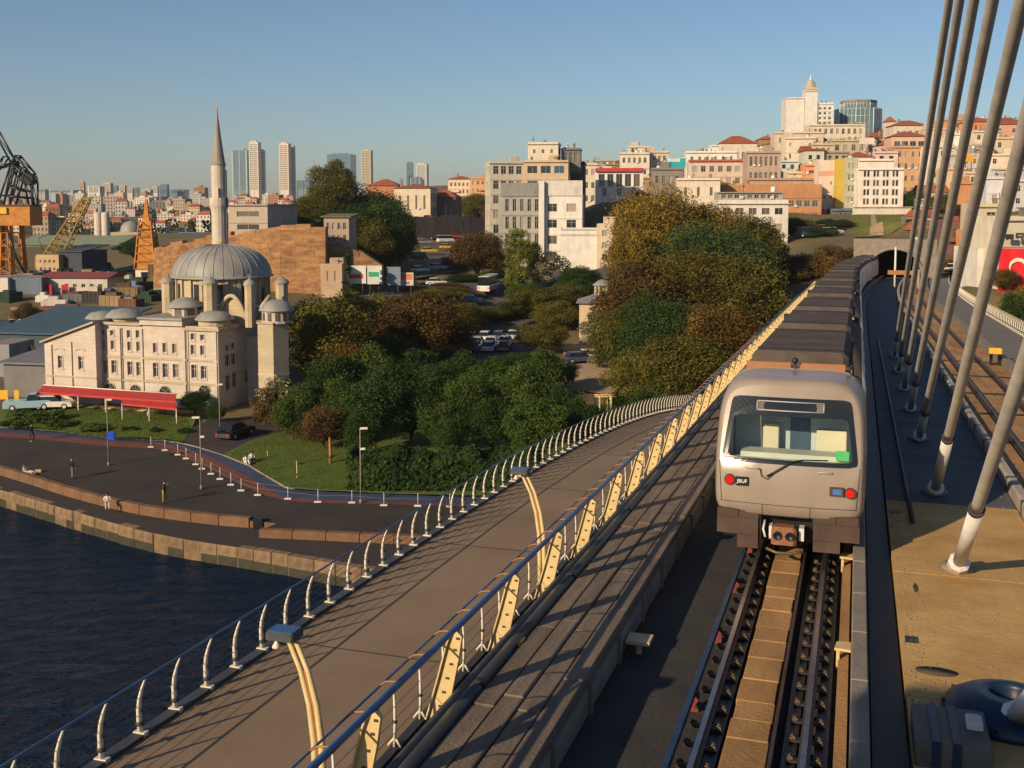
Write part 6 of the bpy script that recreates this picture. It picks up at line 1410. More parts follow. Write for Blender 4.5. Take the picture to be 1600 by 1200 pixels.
M_bark = mat('bark', (.085,.058,.040), .95, .3, 3, .5, 12)
def leaves(nr, shape, n, leaf, W, z0, z1, lobes, seed):
    g = np.random.default_rng(seed); hz_ = (z1-z0)/2; cz = (z0+z1)/2
    L = []
    for i in range(lobes):
        while True:
            p = g.uniform(-1, 1, 3)
            if (p**2).sum() < 1: break
        if shape == 'cone': zz = g.uniform(-1, 1); rr = .62*(1-zz)**.55*.75; a = g.uniform(0, 6.28); q = rr*math.sqrt(g.uniform(0,1)); p = np.array([q*math.cos(a), q*math.sin(a), zz])
        elif shape == 'column': zz = g.uniform(-.92,.92); rr = .55*math.sqrt(max(0, 1-abs(zz)**2.4)); a = g.uniform(0,6.28); q = rr*math.sqrt(g.uniform(0,1)); p = np.array([q*math.cos(a), q*math.sin(a), zz])
        elif shape == 'half': p[2] = abs(p[2])*1.4-.9; p[:2] *= .8
        else: p = p/np.linalg.norm(p)*(np.linalg.norm(p)**.45)*g.uniform(.55,.86)
        L.append((p*np.array([W/2, W/2, hz_])+np.array([0,0,cz]), g.uniform(.16,.36)*W/2*(1.0 if shape != 'column' else 1.35)))
    c = np.array([l[0] for l in L]); r = np.array([l[1] for l in L])
    wgt = r**2/ (r**2).sum(); idx = g.choice(len(L), n, p=wgt)
    d = g.normal(size=(n,3)); d /= np.linalg.norm(d, axis=1, keepdims=True)
    rad = r[idx]*(.40+.70*g.random(n)**.55)*np.where(g.random(n) < .06, 1.35, 1.0)
    d[:,2] *= .85
    P = c[idx]+d*rad[:,None]
    keep = P[:,2] > z0-.02*W; P, d = P[keep], d[keep]; n = len(P)
    nn = d*.6+g.normal(size=(n,3))*.55; nn /= np.linalg.norm(nn, axis=1, keepdims=True)
    t = np.cross(nn, g.normal(size=(n,3))); t /= np.linalg.norm(t, axis=1, keepdims=True); bt_ = np.cross(nn, t)
    s_ = leaf*(.45+1.15*g.random(n)**1.6)[:,None]
    V = np.stack([P-t*s_*.5, P+bt_*s_*.38+nn*s_*.08, P+t*s_*.5, P-bt_*s_*.38+nn*s_*.08], 1).reshape(-1, 3)
    me = bpy.data.meshes.new('crown'); me.vertices.add(4*n); me.vertices.foreach_set('co', V.ravel()); me.loops.add(4*n); me.loops.foreach_set('vertex_index', np.arange(4*n)); me.polygons.add(n)
    me.polygons.foreach_set('loop_start', np.arange(0, 4*n, 4)); me.polygons.foreach_set('loop_total', np.full(n, 4)); me.update(calc_edges=True); me.materials.append(LM['green'])
    return me, c
def trunkmesh(H0, z0, r, lobes, seed, nl=9):
    g = random.Random(seed); m = MB(); top = (g.uniform(-.3,.3), g.uniform(-.3,.3), z0+(H0-z0)*.6)
    m.tube([(0,0,-1.2),(0,0,.1),(g.uniform(-.1,.1),g.uniform(-.1,.1),z0*.6),(top[0]*.4,top[1]*.4,z0+.5),top], [r*1.35,r*1.05,r*.9,r*.75,r*.2], 7)
    for q in range(min(nl, len(lobes))):
        e = lobes[q]; s0 = z0*g.uniform(.7,1.2); m.tube([(0,0,s0),(e[0]*.4,e[1]*.4,s0+(e[2]-s0)*.55),tuple(e)], [r*.45,r*.3,r*.08], 5)
    return m.mesh('trunk', M_bark)
TK = {}
for nm, shape, n, leaf, W0, H0, z0, lob, r, cnt_ in (('plane','round',36000,.27,12,14,1.0,95,.38,3),('round','round',14000,.17,6,6.5,.9,60,.16,3),('poplar','column',17000,.24,5,16,.6,90,.22,2),('cypress','cone',3500,.26,2,9,.3,26,.12,1),('bush','half',3600,.24,4,2.4,.0,16,.08,3),('sparse','round',2600,.26,5,6,1.4,20,.12,2),('low','half',9000,.30,10,7,.4,34,.25,2),('giant','round',62000,.27,17,16,1.2,170,.5,2)):
    TK[nm] = []
    for v in range(cnt_):
        me, c = leaves(rnd, shape, n, leaf, W0, z0, H0, lob, 100*v+len(nm)*7+1); TK[nm].append((me, trunkmesh(H0, z0, r, c, v+3), W0, H0))
tcount = 0
def tree(kind, leaf, label, px, yt, wpx, Y, yb=None, name='tree', cat='tree', group=None, base=None):
    global tcount
    if kind == 'plane' and wpx/FP*Y > 14: kind = 'giant'
    me, tk, W0, H0 = TK[kind][tcount % len(TK[kind])]; tcount += 1
    x = at(px, 320, Y).x; zb_ = (H(x, Y)+(.02 if kind == 'bush' else -.1)) if yb is None else at(px, yb, Y).z
    hh = max(.5, at(px, yt, Y).z-zb_); W = wpx/FP*Y*(.86 if kind == 'round' else 1.0)
    t = thing(name, label, cat, (x, Y, zb_), rnd.uniform(0, 6.28), group); sx, sz = W/W0*1.05, hh/H0*1.0; t.scale = (sx, sx, sz)
    if kind != 'bush' or True:
        put('trunk', tk, t)
    c = put('crown', me, t); c.material_slots[0].link = 'OBJECT'; c.material_slots[0].material = LM[leaf]
    return t
T = tree
G1 = 'round green trees of the waterside park'
for a in [
         ('round','brown','thin brown leaved tree beside the paved way',440,632,86,104),
       ('round','dark','low dark tree right of the yellow scaffold',985,606,90,112),
 ('round','green','green tree against the footpath fence',1030,596,90,116),
      ('plane','autumn','huge amber olive tree on the left flank of the big wood',1000,398,160,146),('giant','amber','huge amber tree in the middle of the big wood',1080,384,200,150),('plane','olive','huge olive tree at the right of the big wood',1160,392,150,146),('plane','amber','amber tree between the big wood and the train roof',1196,420,90,150),('giant','dark','huge dark green tree low in the middle of the big wood',1030,460,150,124),('plane','autumn','huge rusty tree low beside the handrail',1128,470,150,120),('plane','olive','olive tree at the left foot of the big wood',972,470,110,128),('plane','olive','low olive tree above the footpath fence',1070,520,170,110),('plane','olive','low olive tree right of the yellow scaffold',1000,540,110,111),('plane','brown','brown shaded tree between the huge crowns of the big wood',1085,470,90,136),('plane','amber','amber olive crown right of the huge dark green tree',1086,520,110,116),('plane','yellow','golden crown on the left rim of the big wood',985,350,90,180),
 ('sparse','brown','dry brown tree at the foot of the mosque side tower',406,604,50,108),('round','dark','dark tree half hiding the mosque side tower',452,592,64,110),
 ('plane','dark','big hill tree over the top of the climbing road',604,306,92,244),('plane','green','hill tree at the right edge of the hill wood',624,330,60,250),('plane','olive','hill tree low on the slope below the vine grown ruin',575,330,80,238),('plane','green','green tree on the sandstone hill left',500,300,90,252),
 ('plane','olive','olive street tree left of the climbing road foot',690,446,84,196),('plane','dark','dark street tree behind the blue car',728,428,84,222),('plane','olive','olive tree at the back of the car park',768,478,80,176),('plane','dark','dark tree at the back of the car park, right of the olive one',806,470,80,178),('plane','green','green tree under the poplars',824,440,70,190),('plane','brown','brown tree left of the parked rows',694,486,84,164),('plane','dark','dark tree between the pale tree and the pavilion',900,432,66,190),('plane','olive','street tree over the low pale wall',712,400,64,258),('plane','brown','street tree left of the tall poplar',776,392,56,240),('plane','olive','tree over the white car by the billboards',650,446,70,206),
 ('plane','olive','tall olive tree left of the rusty orange one',556,450,120,138),('plane','dark','dark tree before the sandstone wall end',470,470,90,150),('plane','autumn','amber tree at the foot of the billboards',610,460,120,165),('plane','olive','olive tree above the car park corner',720,470,90,168),
 ('plane','brown','brown tree hiding the left of the car park',680,520,110,140),('plane','olive','olive tree at the right end of the car park',846,500,90,150),('plane','dark','dark tree below the right end of the car park',838,548,100,134), ('plane','olive','olive tree between poplars and pavilion',884,440,70,180),('plane','dark','dark tree behind the white bus',778,420,60,225),('plane','brown','brown tree over the street left of the bus',700,440,70,205), ('plane','dark','dark tree beside the orange brick building end',1238,338,56,252),('plane','dark','dark tree in the shade of the tall pale house',1290,340,50,262),('plane','brown','brown tree over the blue van',1268,350,44,240),('plane','dark','dark tree under the grey green house',1318,342,40,268),
 ('low','brown','brown scrub on the cutting left of the train roof',1240,404,70,192),('low','autumn','rust scrub on the cutting under the white cars',1290,392,70,192),('low','brown','brown scrub right beside the portal',1325,378,50,200),('low','olive','olive scrub at the end of the handrail',1215,412,50,188),('low','olive','olive scrub right of the tunnel',1446,384,40,205),('low','autumn','rust scrub under the small slope houses',1490,400,50,190),('low','dark','dark scrub between the slope houses and the path',1530,412,50,175),
 ('round','brown','brownish tree next to the thin brown leaved one',480,650,70,100),
 ('plane','olive','tall olive tree touching the mosque side tower',508,456,150,122),
 ('plane','autumn','rusty orange tree at the middle of the park edge',662,446,150,140),
 ('plane','brown','dark brown tree between the olive and the rusty tree',590,470,130,136),
 ('plane','autumn','low rusty tree over the mosque garden',536,520,120,119),
 ('plane','brown','brown tree on the left of the car park',690,500,110,146),
 ('plane','dark','dark tree under the rusty orange crown',600,520,120,128),
 ('poplar','poplar','tall poplar standing before the grey office block',808,357,54,205,None),
 ('poplar','poplar','second slimmer poplar right behind the tall one',834,378,34,212,None),
 ('plane','brown','dark rounded tree left of the tall poplar',746,358,96,232),
 ('plane','olive','olive tree at the foot of the poplars',842,448,110,176),
 ('plane','olive','olive tree left of the pavilion',872,466,80,168),
 ('sparse','pale','pale dusty tree right of the poplars',860,392,70,208),
 ('plane','dark','dark tree before the blank white annex',908,414,76,205),
 ('round','dark','dark low tree between the pale tree and the annex',880,440,60,196),
 ('plane','yellow','golden tree highest of the big wood by the bridge',1032,290,170,192),
 ('plane','yellow','second golden crown right of the highest one',1108,312,150,196),
 ('plane','blue','bluish green drooping tree in the middle of the big wood',1112,346,190,172),
 ('plane','olive','olive crown behind the bluish drooping tree',1176,330,110,188),
        ('plane','brown','brown tree beside the white corner building',1208,372,60,190),
  ('plane','olive','tall round tree on the hill top before the blue tower',519,242,78,250,None),
 ('plane','dark','dark tree on the hill right of the tall round one',580,290,120,255),
 ('plane','olive','olive tree on the hill left of the tall round one',490,306,90,246),
 ('plane','dark','dark hill tree above the vine grown ruin',545,322,120,240),
 ('plane','brown','brownish hill tree behind the shaded retaining wall end',610,330,70,262),
 ('plane','green','low bright tree at the left end of the hill wood',460,334,60,238),
 ('plane','olive','tree on the slope behind the shaded retaining wall',742,300,60,420),
 ('plane','brown','dark brown tree over the far end of the shaded wall',762,318,50,360),
 ('round','dark','round dark bush like tree at the end of the climbing road',1000,300,30,330),
 ('plane','green','leafy tree at the right side of the hotel',1428,296,44,300),
 ('plane','olive','olive tree seen between the second and fourth cables',1480,300,60,290),
 ('plane','autumn','rust coloured tree behind the fifth cable',1502,318,50,262),
 ('low','dark','dark tree in the shade left of the grass bank',1282,350,70,238),
 ('low','olive','olive tree at the foot of the orange brick building',1252,332,54,262),
 ('low','brown','brown scrub above the train roof',1300,376,70,205),
 ('low','autumn','rusty scrub at the left of the tunnel',1262,386,80,196),
 ('low','dark','dark scrub behind the amber tree at the bridge',1228,392,50,202),
 ('plane','autumn','rusty tree below the red flag',1574,418,50,150),
 ('plane','olive','olive tree at the right edge behind the far fence',1604,436,70,132),
 ('plane','dark','dark tree close behind the far fence posts',1590,452,60,120),
 ('sparse','pale','thin pale bush at the yard of the pavilion',930,486,50,150),
 ('sparse','pale','pale shrub before the sandy yard',938,545,50,136),
 ('sparse','pale','pale dry tree in front of the mosque side tower',428,588,72,109),
 ('round','dark','dark garden tree at the mosque corner',296,610,64,112),
 ('round','dark','small dark tree beside the mosque corner tree',330,625,40,108),
 ('sparse','dark','grey green tree in the shipyard behind the mosque',196,378,56,300),
 ('sparse','pale','pale scrub tree left of the orange lattice tower',200,420,40,255),
 ('round','brown','dark tree by the blue shed in the shipyard',36,470,56,178),
 ('plane','dark','dark tree in the shipyard left of the small dome',205,376,46,290),
 ('sparse','pale','dusty bush on the shipyard store roof line',172,456,30,205),
]:
    kind, leaf, lab, px, yt, wp, Y = a[:7]; T(kind, leaf, lab, px, yt, wp, Y)
PK = [(694,622,713,88,'green','small round tree with a clear bare trunk alone on the lawn edge'),(580,578,708,112,'dark','broad dark round tree above the thick bare trunk'),(500,632,706,72,'brown','brownish tree beside the thin brown leaved one'),(836,612,738,112,'green','wide green tree over the right end of the hedge'),(912,622,716,84,'dark','dark round tree left of the yellow scaffold foot'),(768,616,716,86,'dark','dark round tree right of the bare trunked tree'),
 (640,600,698,84,'dark','dark round tree between the bare trunked and the broad tree'),(536,590,690,92,'green','green round tree over the lamp of the lawn'),(728,584,682,88,'green','round tree behind the bare trunked one'),(470,596,684,92,'green','green round tree at the left rim of the park wood'),(612,562,664,104,'dark','tall dark crown in the middle of the park wood'),(680,566,664,92,'dark','dark crown right of the tall dark one'),(752,566,668,92,'green','fresh crown in front of the car park hedge'),
 (822,562,676,100,'green','large fresh crown below the car park'),(884,564,622,44,'green','small ball shaped tree in front of the sandy yard'),(880,598,690,84,'dark','dark crown between the large fresh one and the scaffold'),(520,550,648,100,'dark','dark back crown near the mosque garden'),(578,536,640,100,'green','green back crown under the rusty tree'),(650,540,636,108,'dark','dark back crown under the car park left end'),(722,548,636,96,'dark','dark back crown under the parked cars'),(788,552,640,96,'dark','dark back crown right under the car park'),(846,540,634,90,'green','back crown at the end of the car park'),
 (450,612,690,60,'green','small crown at the mosque tower foot'),(560,640,722,70,'dark','low dark tree at the left end of the hedge'),(700,650,730,60,'dark','low dark tree behind the hedge middle'),(950,634,706,70,'green','low green tree right of the scaffold'),(1010,606,690,80,'dark','dark tree against the footpath fence'),(1045,590,670,70,'green','green tree where the two fences meet')]
for px, yt, yb, wp, lf, lb in PK:
    Y = FP*(CAMZ-.5)/(yb-HOR); T('round', lf, lb, px, yt, wp/.86*rnd.uniform(.92,1.08), Y)
T('cypress','dark','dark slim cypress beside the striped billboards',542,398,26,193)
T('cypress','dark','second small cypress near the hoarding',612,428,12,210)
for lab, px, yt, wp, Y, lf in (('large clipped shrub at the left end of the mosque lawn',45,636,84,109,'green'),('round shrub right of the large clipped one',84,652,50,107.5,'green'),('low wide shrub beside the blue sign post',142,660,66,105.8,'green'),('dark low shrub on the lawn behind the blue sign',196,669,34,105.5,'dark'),('small dark shrub at the lawn middle',236,674,26,104.5,'dark'),('shrub at the right end of the mosque lawn',280,668,30,103.8,'dark'),('shrub at the far left by the lane',4,654,40,108,'dark'),('pale shrub at the mosque foot',405,640,50,110,'brown')):
    T('bush', lf, lab, px, yt, wp, Y, name='shrub', cat='shrub')
# young staked trees: just stems on the lawn
def stake(px, yb, yt, label, mt, r=.05):
    P = gnd(px, yb, .3); hh = at(px, yt, P.y).z-.3; t = thing('sapling', label, 'sapling', (P.x,P.y,.1)); m = MB(); m.tube([(0,0,-.2),(.02,0,hh*.5),(-.02,.02,hh+.2)], [r,r*.9,r*.7], 6); m.build('stem', mt, t); m = MB(); m.lathe([(r*1.6,0),(r*1.6,.12)], 6, (0,0,hh*.35)); m.build('tie', M_dark, t)
stake(464,748,720,'thin pale staked stem on the lawn by the lane',M_cream,.05); stake(516,726,684,'thick bare orange brown trunk on the lawn',mat('orange_bark',(.32,.13,.05),.9,.2,3),.14); stake(578,728,704,'short red stake beside the hedge',mat('red_stake',(.42,.06,.04),.7),.08); stake(418,716,704,'tiny pale stake left on the lawn',M_cream,.04); stake(731,712,700,'red brown stake behind the hedge',M_rail,.07)
# the dark hedge
hg = thing('hedge', 'long dark hedge along the lane at the edge of the park', 'hedge', gnd(695, 768, .2))
g0 = gnd(690, 770, .2); m = MB()
hw_ = 7.7
gg = np.random.default_rng(3); n = 20000
u_ = gg.uniform(-hw_, hw_, n); v_ = gg.uniform(0, 1, n); face_ = gg.integers(0, 3, n)
top_ = 2.5+.25*np.sin(u_*1.3)+.18*np.sin(u_*3.1+1)
y_ = np.where(face_ == 0, gg.normal(0,.12,n), np.where(face_ == 1, gg.uniform(0, 3.2, n), gg.uniform(0,3.2,n))); z_ = np.where(face_ == 0, v_*top_, top_+gg.normal(0,.1,n))
for i in range(n):
    p = Vector((u_[i], y_[i]-.06*u_[i], z_[i])); a = Vector(gg.normal(size=3)).normalized(); q = a.cross(Vector((.3,-1,.8))).normalized(); s_ = .12+.14*gg.random()
    m.add([p-a*s_, p+q*s_*.7, p+a*s_, p-q*s_*.7], [(0,1,2,3)])
m.build('foliage', LM['dark'], hg); m = MB(); m.bbox(-hw_+.2,hw_-.2,.25,3.0,0,2.1,.3); m.build('core', LM['dark'], hg)
# grass blades on the lawns, one mass
gm = []; gf = []; r9 = np.random.default_rng(9)
def inpoly(px, py, P):
    c = False; n = len(P)
    for i in range(n):
        x1, y1 = P[i]; x2, y2 = P[i-1]
        if (y1 > py) != (y2 > py) and px < (x2-x1)*(py-y1)/(y2-y1)+x1: c = not c
    return c
for poly, n in (([gp(q) for q in ((0,667),(90,673),(169,684),(250,688),(286,691),(300,674),(290,656),(190,650),(70,638),(20,636))], 26000), ([gp(q) for q in ((356,708),(392,726),(422,744),(449,760),(500,762),(612,766),(640,700),(500,650),(440,680),(392,692))], 26000)):
    xs = [p[0] for p in poly]; ys = [p[1] for p in poly]; X = r9.uniform(min(xs), max(xs), n); Y = r9.uniform(min(ys), max(ys), n); Z = Hn(X, Y)+.16
    for x, y, z in zip(X, Y, Z):
        if inpoly(x, y, poly):
            a = r9.uniform(0, 6.28); h_ = r9.uniform(.03,.08); b0 = len(gm); c, s_ = math.cos(a)*.07, math.sin(a)*.07
            gm += [(x-c,y-s_,z-.02),(x+c,y+s_,z-.02),(x+r9.normal()*.05,y+r9.normal()*.05,z+h_)]; gf.append((b0,b0+1,b0+2))
me = bpy.data.meshes.new('grass'); me.from_pydata(gm, [], gf); me.materials.append(leafmat('grass_blades', [(.05,.085,.009),(.07,.11,.012),(.095,.135,.016),(.12,.155,.022)], .8, .45)); tag(put('grass', me), 'short green grass of the lawns', None, None, 'stuff')
# ------------------------------------------------------------------ vehicles
M_paint = mat('car_paint', (1,1,1), .25, .05, 1, objcol=True, spec=.6)
M_cglass = glassy('car_glass', (.012,.016,.02), .05, .7)
M_tyre = mat('tyre', (.015,.015,.015), .8)
def carproto(kind):
    t = thing('parked_car', 'car', 'car')
    L_, W_, hb, ht = {'car':(4.3,1.75,.80,1.45),'van':(5.2,1.95,1.15,2.2),'bus':(11,2.5,1.3,3.1),'pickup':(5.0,1.8,.95,1.75)}[kind]
    a, w_ = L_/2, W_/2; m = MB()
    prof = [(-a,.30),(a,.30),(a,hb*.72),(a-.15,hb*.92),(a-1.0 if kind == 'car' else a-.35,hb+.06),(-a+.5 if kind == 'car' else -a+.1,hb+.08),(-a+.05,hb*.85)]
    n = len(prof); v = []
    for y, k in ((-w_,.0),(-w_+.10,1),(w_-.10,1),(w_,0)):
        for x, z in prof: v.append((x*(.975 if k == 0 else 1), y, .30+(z-.30)*(.93 if k == 0 else 1)))
    f = [tuple(range(n-1,-1,-1)), tuple(3*n+i for i in range(n))] + [(k*n+i,k*n+(i+1)%n,(k+1)*n+(i+1)%n,(k+1)*n+i) for k in range(3) for i in range(n)]
    m.add(v, f, 0, False); m.build('body', M_paint, t)
    if kind == 'pickup': c0, c1, d0, d1 = -.2, 1.15, .05, .75
    elif kind == 'car': c0, c1, d0, d1 = -1.85, 1.0, -1.35, .30
    else: c0, c1, d0, d1 = -a+.08, a-.3, -a+.14, a-.75
    h0 = hb+.05
    def frus(z0_, z1_, k0, k1, mt, nm):
        q = lambda k, z: [(c0+(d0-c0)*k,-w_+.10+.14*k,z),(c1+(d1-c1)*k,-w_+.10+.14*k,z),(c1+(d1-c1)*k,w_-.10-.14*k,z),(c0+(d0-c0)*k,w_-.10-.14*k,z)]
        m = MB(); m.add(q(k0,z0_)+q(k1,z1_), [(0,1,5,4),(1,2,6,5),(2,3,7,6),(3,0,4,7),(4,5,6,7)]); return m.build(nm, mt, t)
    frus(h0, ht-.08, 0, .93, M_cglass, 'window'); frus(ht-.079, ht, .92, 1.12, M_paint, 'roof')
    wm_ = MB(); wm_.lathe([(.20,-.10),(.31,-.10),(.33,-.06),(.33,.06),(.31,.10),(.20,.10)], 14); wm_.lathe([(.0,-.105),(.19,-.105)], 10, mi=1, cap=False); wm_.lathe([(.19,.105),(0,.105)], 10, mi=1, cap=False); WME = wm_.mesh('wheel', [M_tyre, M_sleeve])
    for x in (-a*.62, a*.62):
        for y in (-w_+.08, w_-.08): put('wheel', WME, t, (x,y,.33), (R(90),0,0))
    for y in (-w_+.32, w_-.32):
        m = MB(); m.box(a-.03,a+.02,y-.16,y+.16,hb*.58,hb*.74); m.build('headlight', M_frame, t); m = MB(); m.box(-a-.02,-a+.03,y-.14,y+.14,hb*.62,hb*.80); m.build('tail_light', M_red, t)
    if kind == 'pickup': m = MB(); m.box(-a+.08,-.25,-w_+.12,w_-.12,hb*.98,hb+.02); m.build('load_bed', M_dark, t)
    return t
KP = {k: carproto(k) for k in ('car','van','bus','pickup')}
firstuse = set()
def vehicle(kind, col, label, P, rz, cat='car', name='parked_car', group=None):
    if kind not in firstuse: t = KP[kind]; firstuse.add(kind)
    else: t = dup(KP[kind])
    t.location = P; t.rotation_euler = (0,0,R(rz)); t.name = name; t['label'] = label; t['category'] = cat
    if group: t['group'] = group
    elif 'group' in t: del t['group']
    for ch in t.children_recursive: ch.color = (*col, 1)
    return t
def onz(px, py, z): return gnd(px, py, z)
P = gnd(368, 682, .5); vehicle('car', (.01,.012,.018), 'black car parked on the paved way between the lawns', (P.x,P.y,H(P.x,P.y)+.14), 70)
P = at(46, 632, 114); vehicle('pickup', (.30,.45,.52), 'light blue pickup beside the awning', (P.x,P.y,.9), 15, 'pickup')
P = at(84, 630, 114.5); vehicle('car', (.62,.6,.56), 'white car just behind the left end of the awning', (P.x,P.y,.9), 5)
P = at(24, 560, 140); vehicle('van', (.012,.014,.016), 'black van in the shade left of the mosque', (P.x,P.y,P.z), 8, 'van')
# car park rows
cols = [((.62,.61,.58),'white'),((.40,.41,.42),'silver'),((.05,.055,.06),'dark grey'),((.62,.61,.58),'white'),((.10,.12,.16),'blue grey'),((.62,.61,.58),'white')]
for r_, (py, x0_, x1_, Y) in enumerate(((523,738,812,163),(536,724,808,157),(550,742,806,151))):
    x = x0_; k = 0
    while x < x1_:
        c, nm = cols[(k*5+r_*2) % 6]; p = at(x, py, Y)
        vehicle('car', c, '%s car %s of the %s row in the car park' % (nm, ['at the left end','second from the left','in the middle','right of the middle','second from the right','at the right end','beyond the right end'][min(k, 6)], ('back','middle','front')[r_]), (p.x, p.y, H(p.x, p.y)+.22), 82+rnd.uniform(-4,4), group='cars in the car park'); x += 21*158/Y*1.05; k += 1
# road traffic
YEL = (.68,.36,.02)
for px, py, Y, c, lb, kd in ((614,384,318,(.45,.03,.03),'red car on the climbing road, farthest left','car'),(628,387,312,(.55,.55,.53),'silver car next to the red car on the climbing road','car'),(643,379,330,(.6,.6,.58),'white car higher on the climbing road','car'),(664,383,326,(.30,.33,.36),'grey car in the middle of the climbing road','car'),
  (680,376,338,(.05,.05,.06),'dark car by the shaded wall','car'),(696,381,330,(.6,.6,.57),'white van by the shaded wall','van'),(712,374,342,(.4,.03,.03),'red car highest on the climbing road','car'),(671,397,292,YEL,'yellow taxi in the middle of the climbing road','car'),(699,391,302,YEL,'yellow taxi on the right of the climbing road','car'),
  (629,412,268,YEL,'yellow taxi above the hoarding','car'),(652,410,272,(.03,.035,.045),'dark van beside the yellow taxi above the hoarding','van'),(606,414,266,(.5,.5,.5),'grey car behind the two striped billboards','car'),(656,428,246,(.6,.6,.58),'white car at the foot of the climbing road','car'),(684,424,252,(.33,.36,.4),'blue grey car at the foot of the climbing road','car')):
    p = at(px, py, Y); fr = (py-376)/(447-376)
    vehicle(kd, c, lb, (p.x, p.y, p.z+.45), 20+rnd.uniform(-8,8), 'taxi' if 'taxi' in lb else 'van' if kd == 'van' else 'car', 'taxi' if 'taxi' in lb else 'parked_van' if kd == 'van' else 'parked_car')
for px, py, Y, c, lb, kd, rz in ((603,456,214,(.62,.22,.03),'orange car on the street below the billboards','car',5),(632,452,216,(.55,.36,.03),'yellow lorry cab on the street below the taxis','van',4),(764,462,212,(.60,.58,.54),'white bus seen end on left of the tall poplar','bus',80),(738,472,203,(.08,.14,.26),'blue car on the street left of the white bus','car',8),(718,474,203,(.58,.58,.56),'white car on the street left of the blue car','car',8),
  (682,454,214,(.6,.58,.55),'white car behind the rusty orange tree','car',6),(905,540,140,(.06,.06,.14),'dark blue car in the pavilion yard','car',20),(925,536,142,(.55,.54,.5),'white car in the pavilion yard','car',15),(1262,366,238,(.02,.06,.14),'dark blue van in the shade above the rusty scrub','van',10),(1290,366,239,(.62,.6,.56),'white car row end left of the grass bank','car',10),(1302,363,243,(.55,.55,.52),'silver car left of the grass bank','car',12),(1275,358,248,(.5,.14,.05),'orange red van in the shade of the orange building','van',10),
  (126,424,268,(.6,.62,.6),'white lorry in the shipyard','van',20),(160,424,270,(.04,.10,.07),'dark green lorry in the shipyard','van',10),(1492,432,188,(.62,.61,.6),'white car beside the far footpath','car',40)):
    p = at(px, py, Y); vehicle(kd, c, lb, (p.x, p.y, H(p.x, p.y)+.27), rz, 'bus' if kd == 'bus' else 'van' if kd == 'van' else 'car', 'bus' if kd == 'bus' else 'parked_van' if kd == 'van' else 'parked_car')
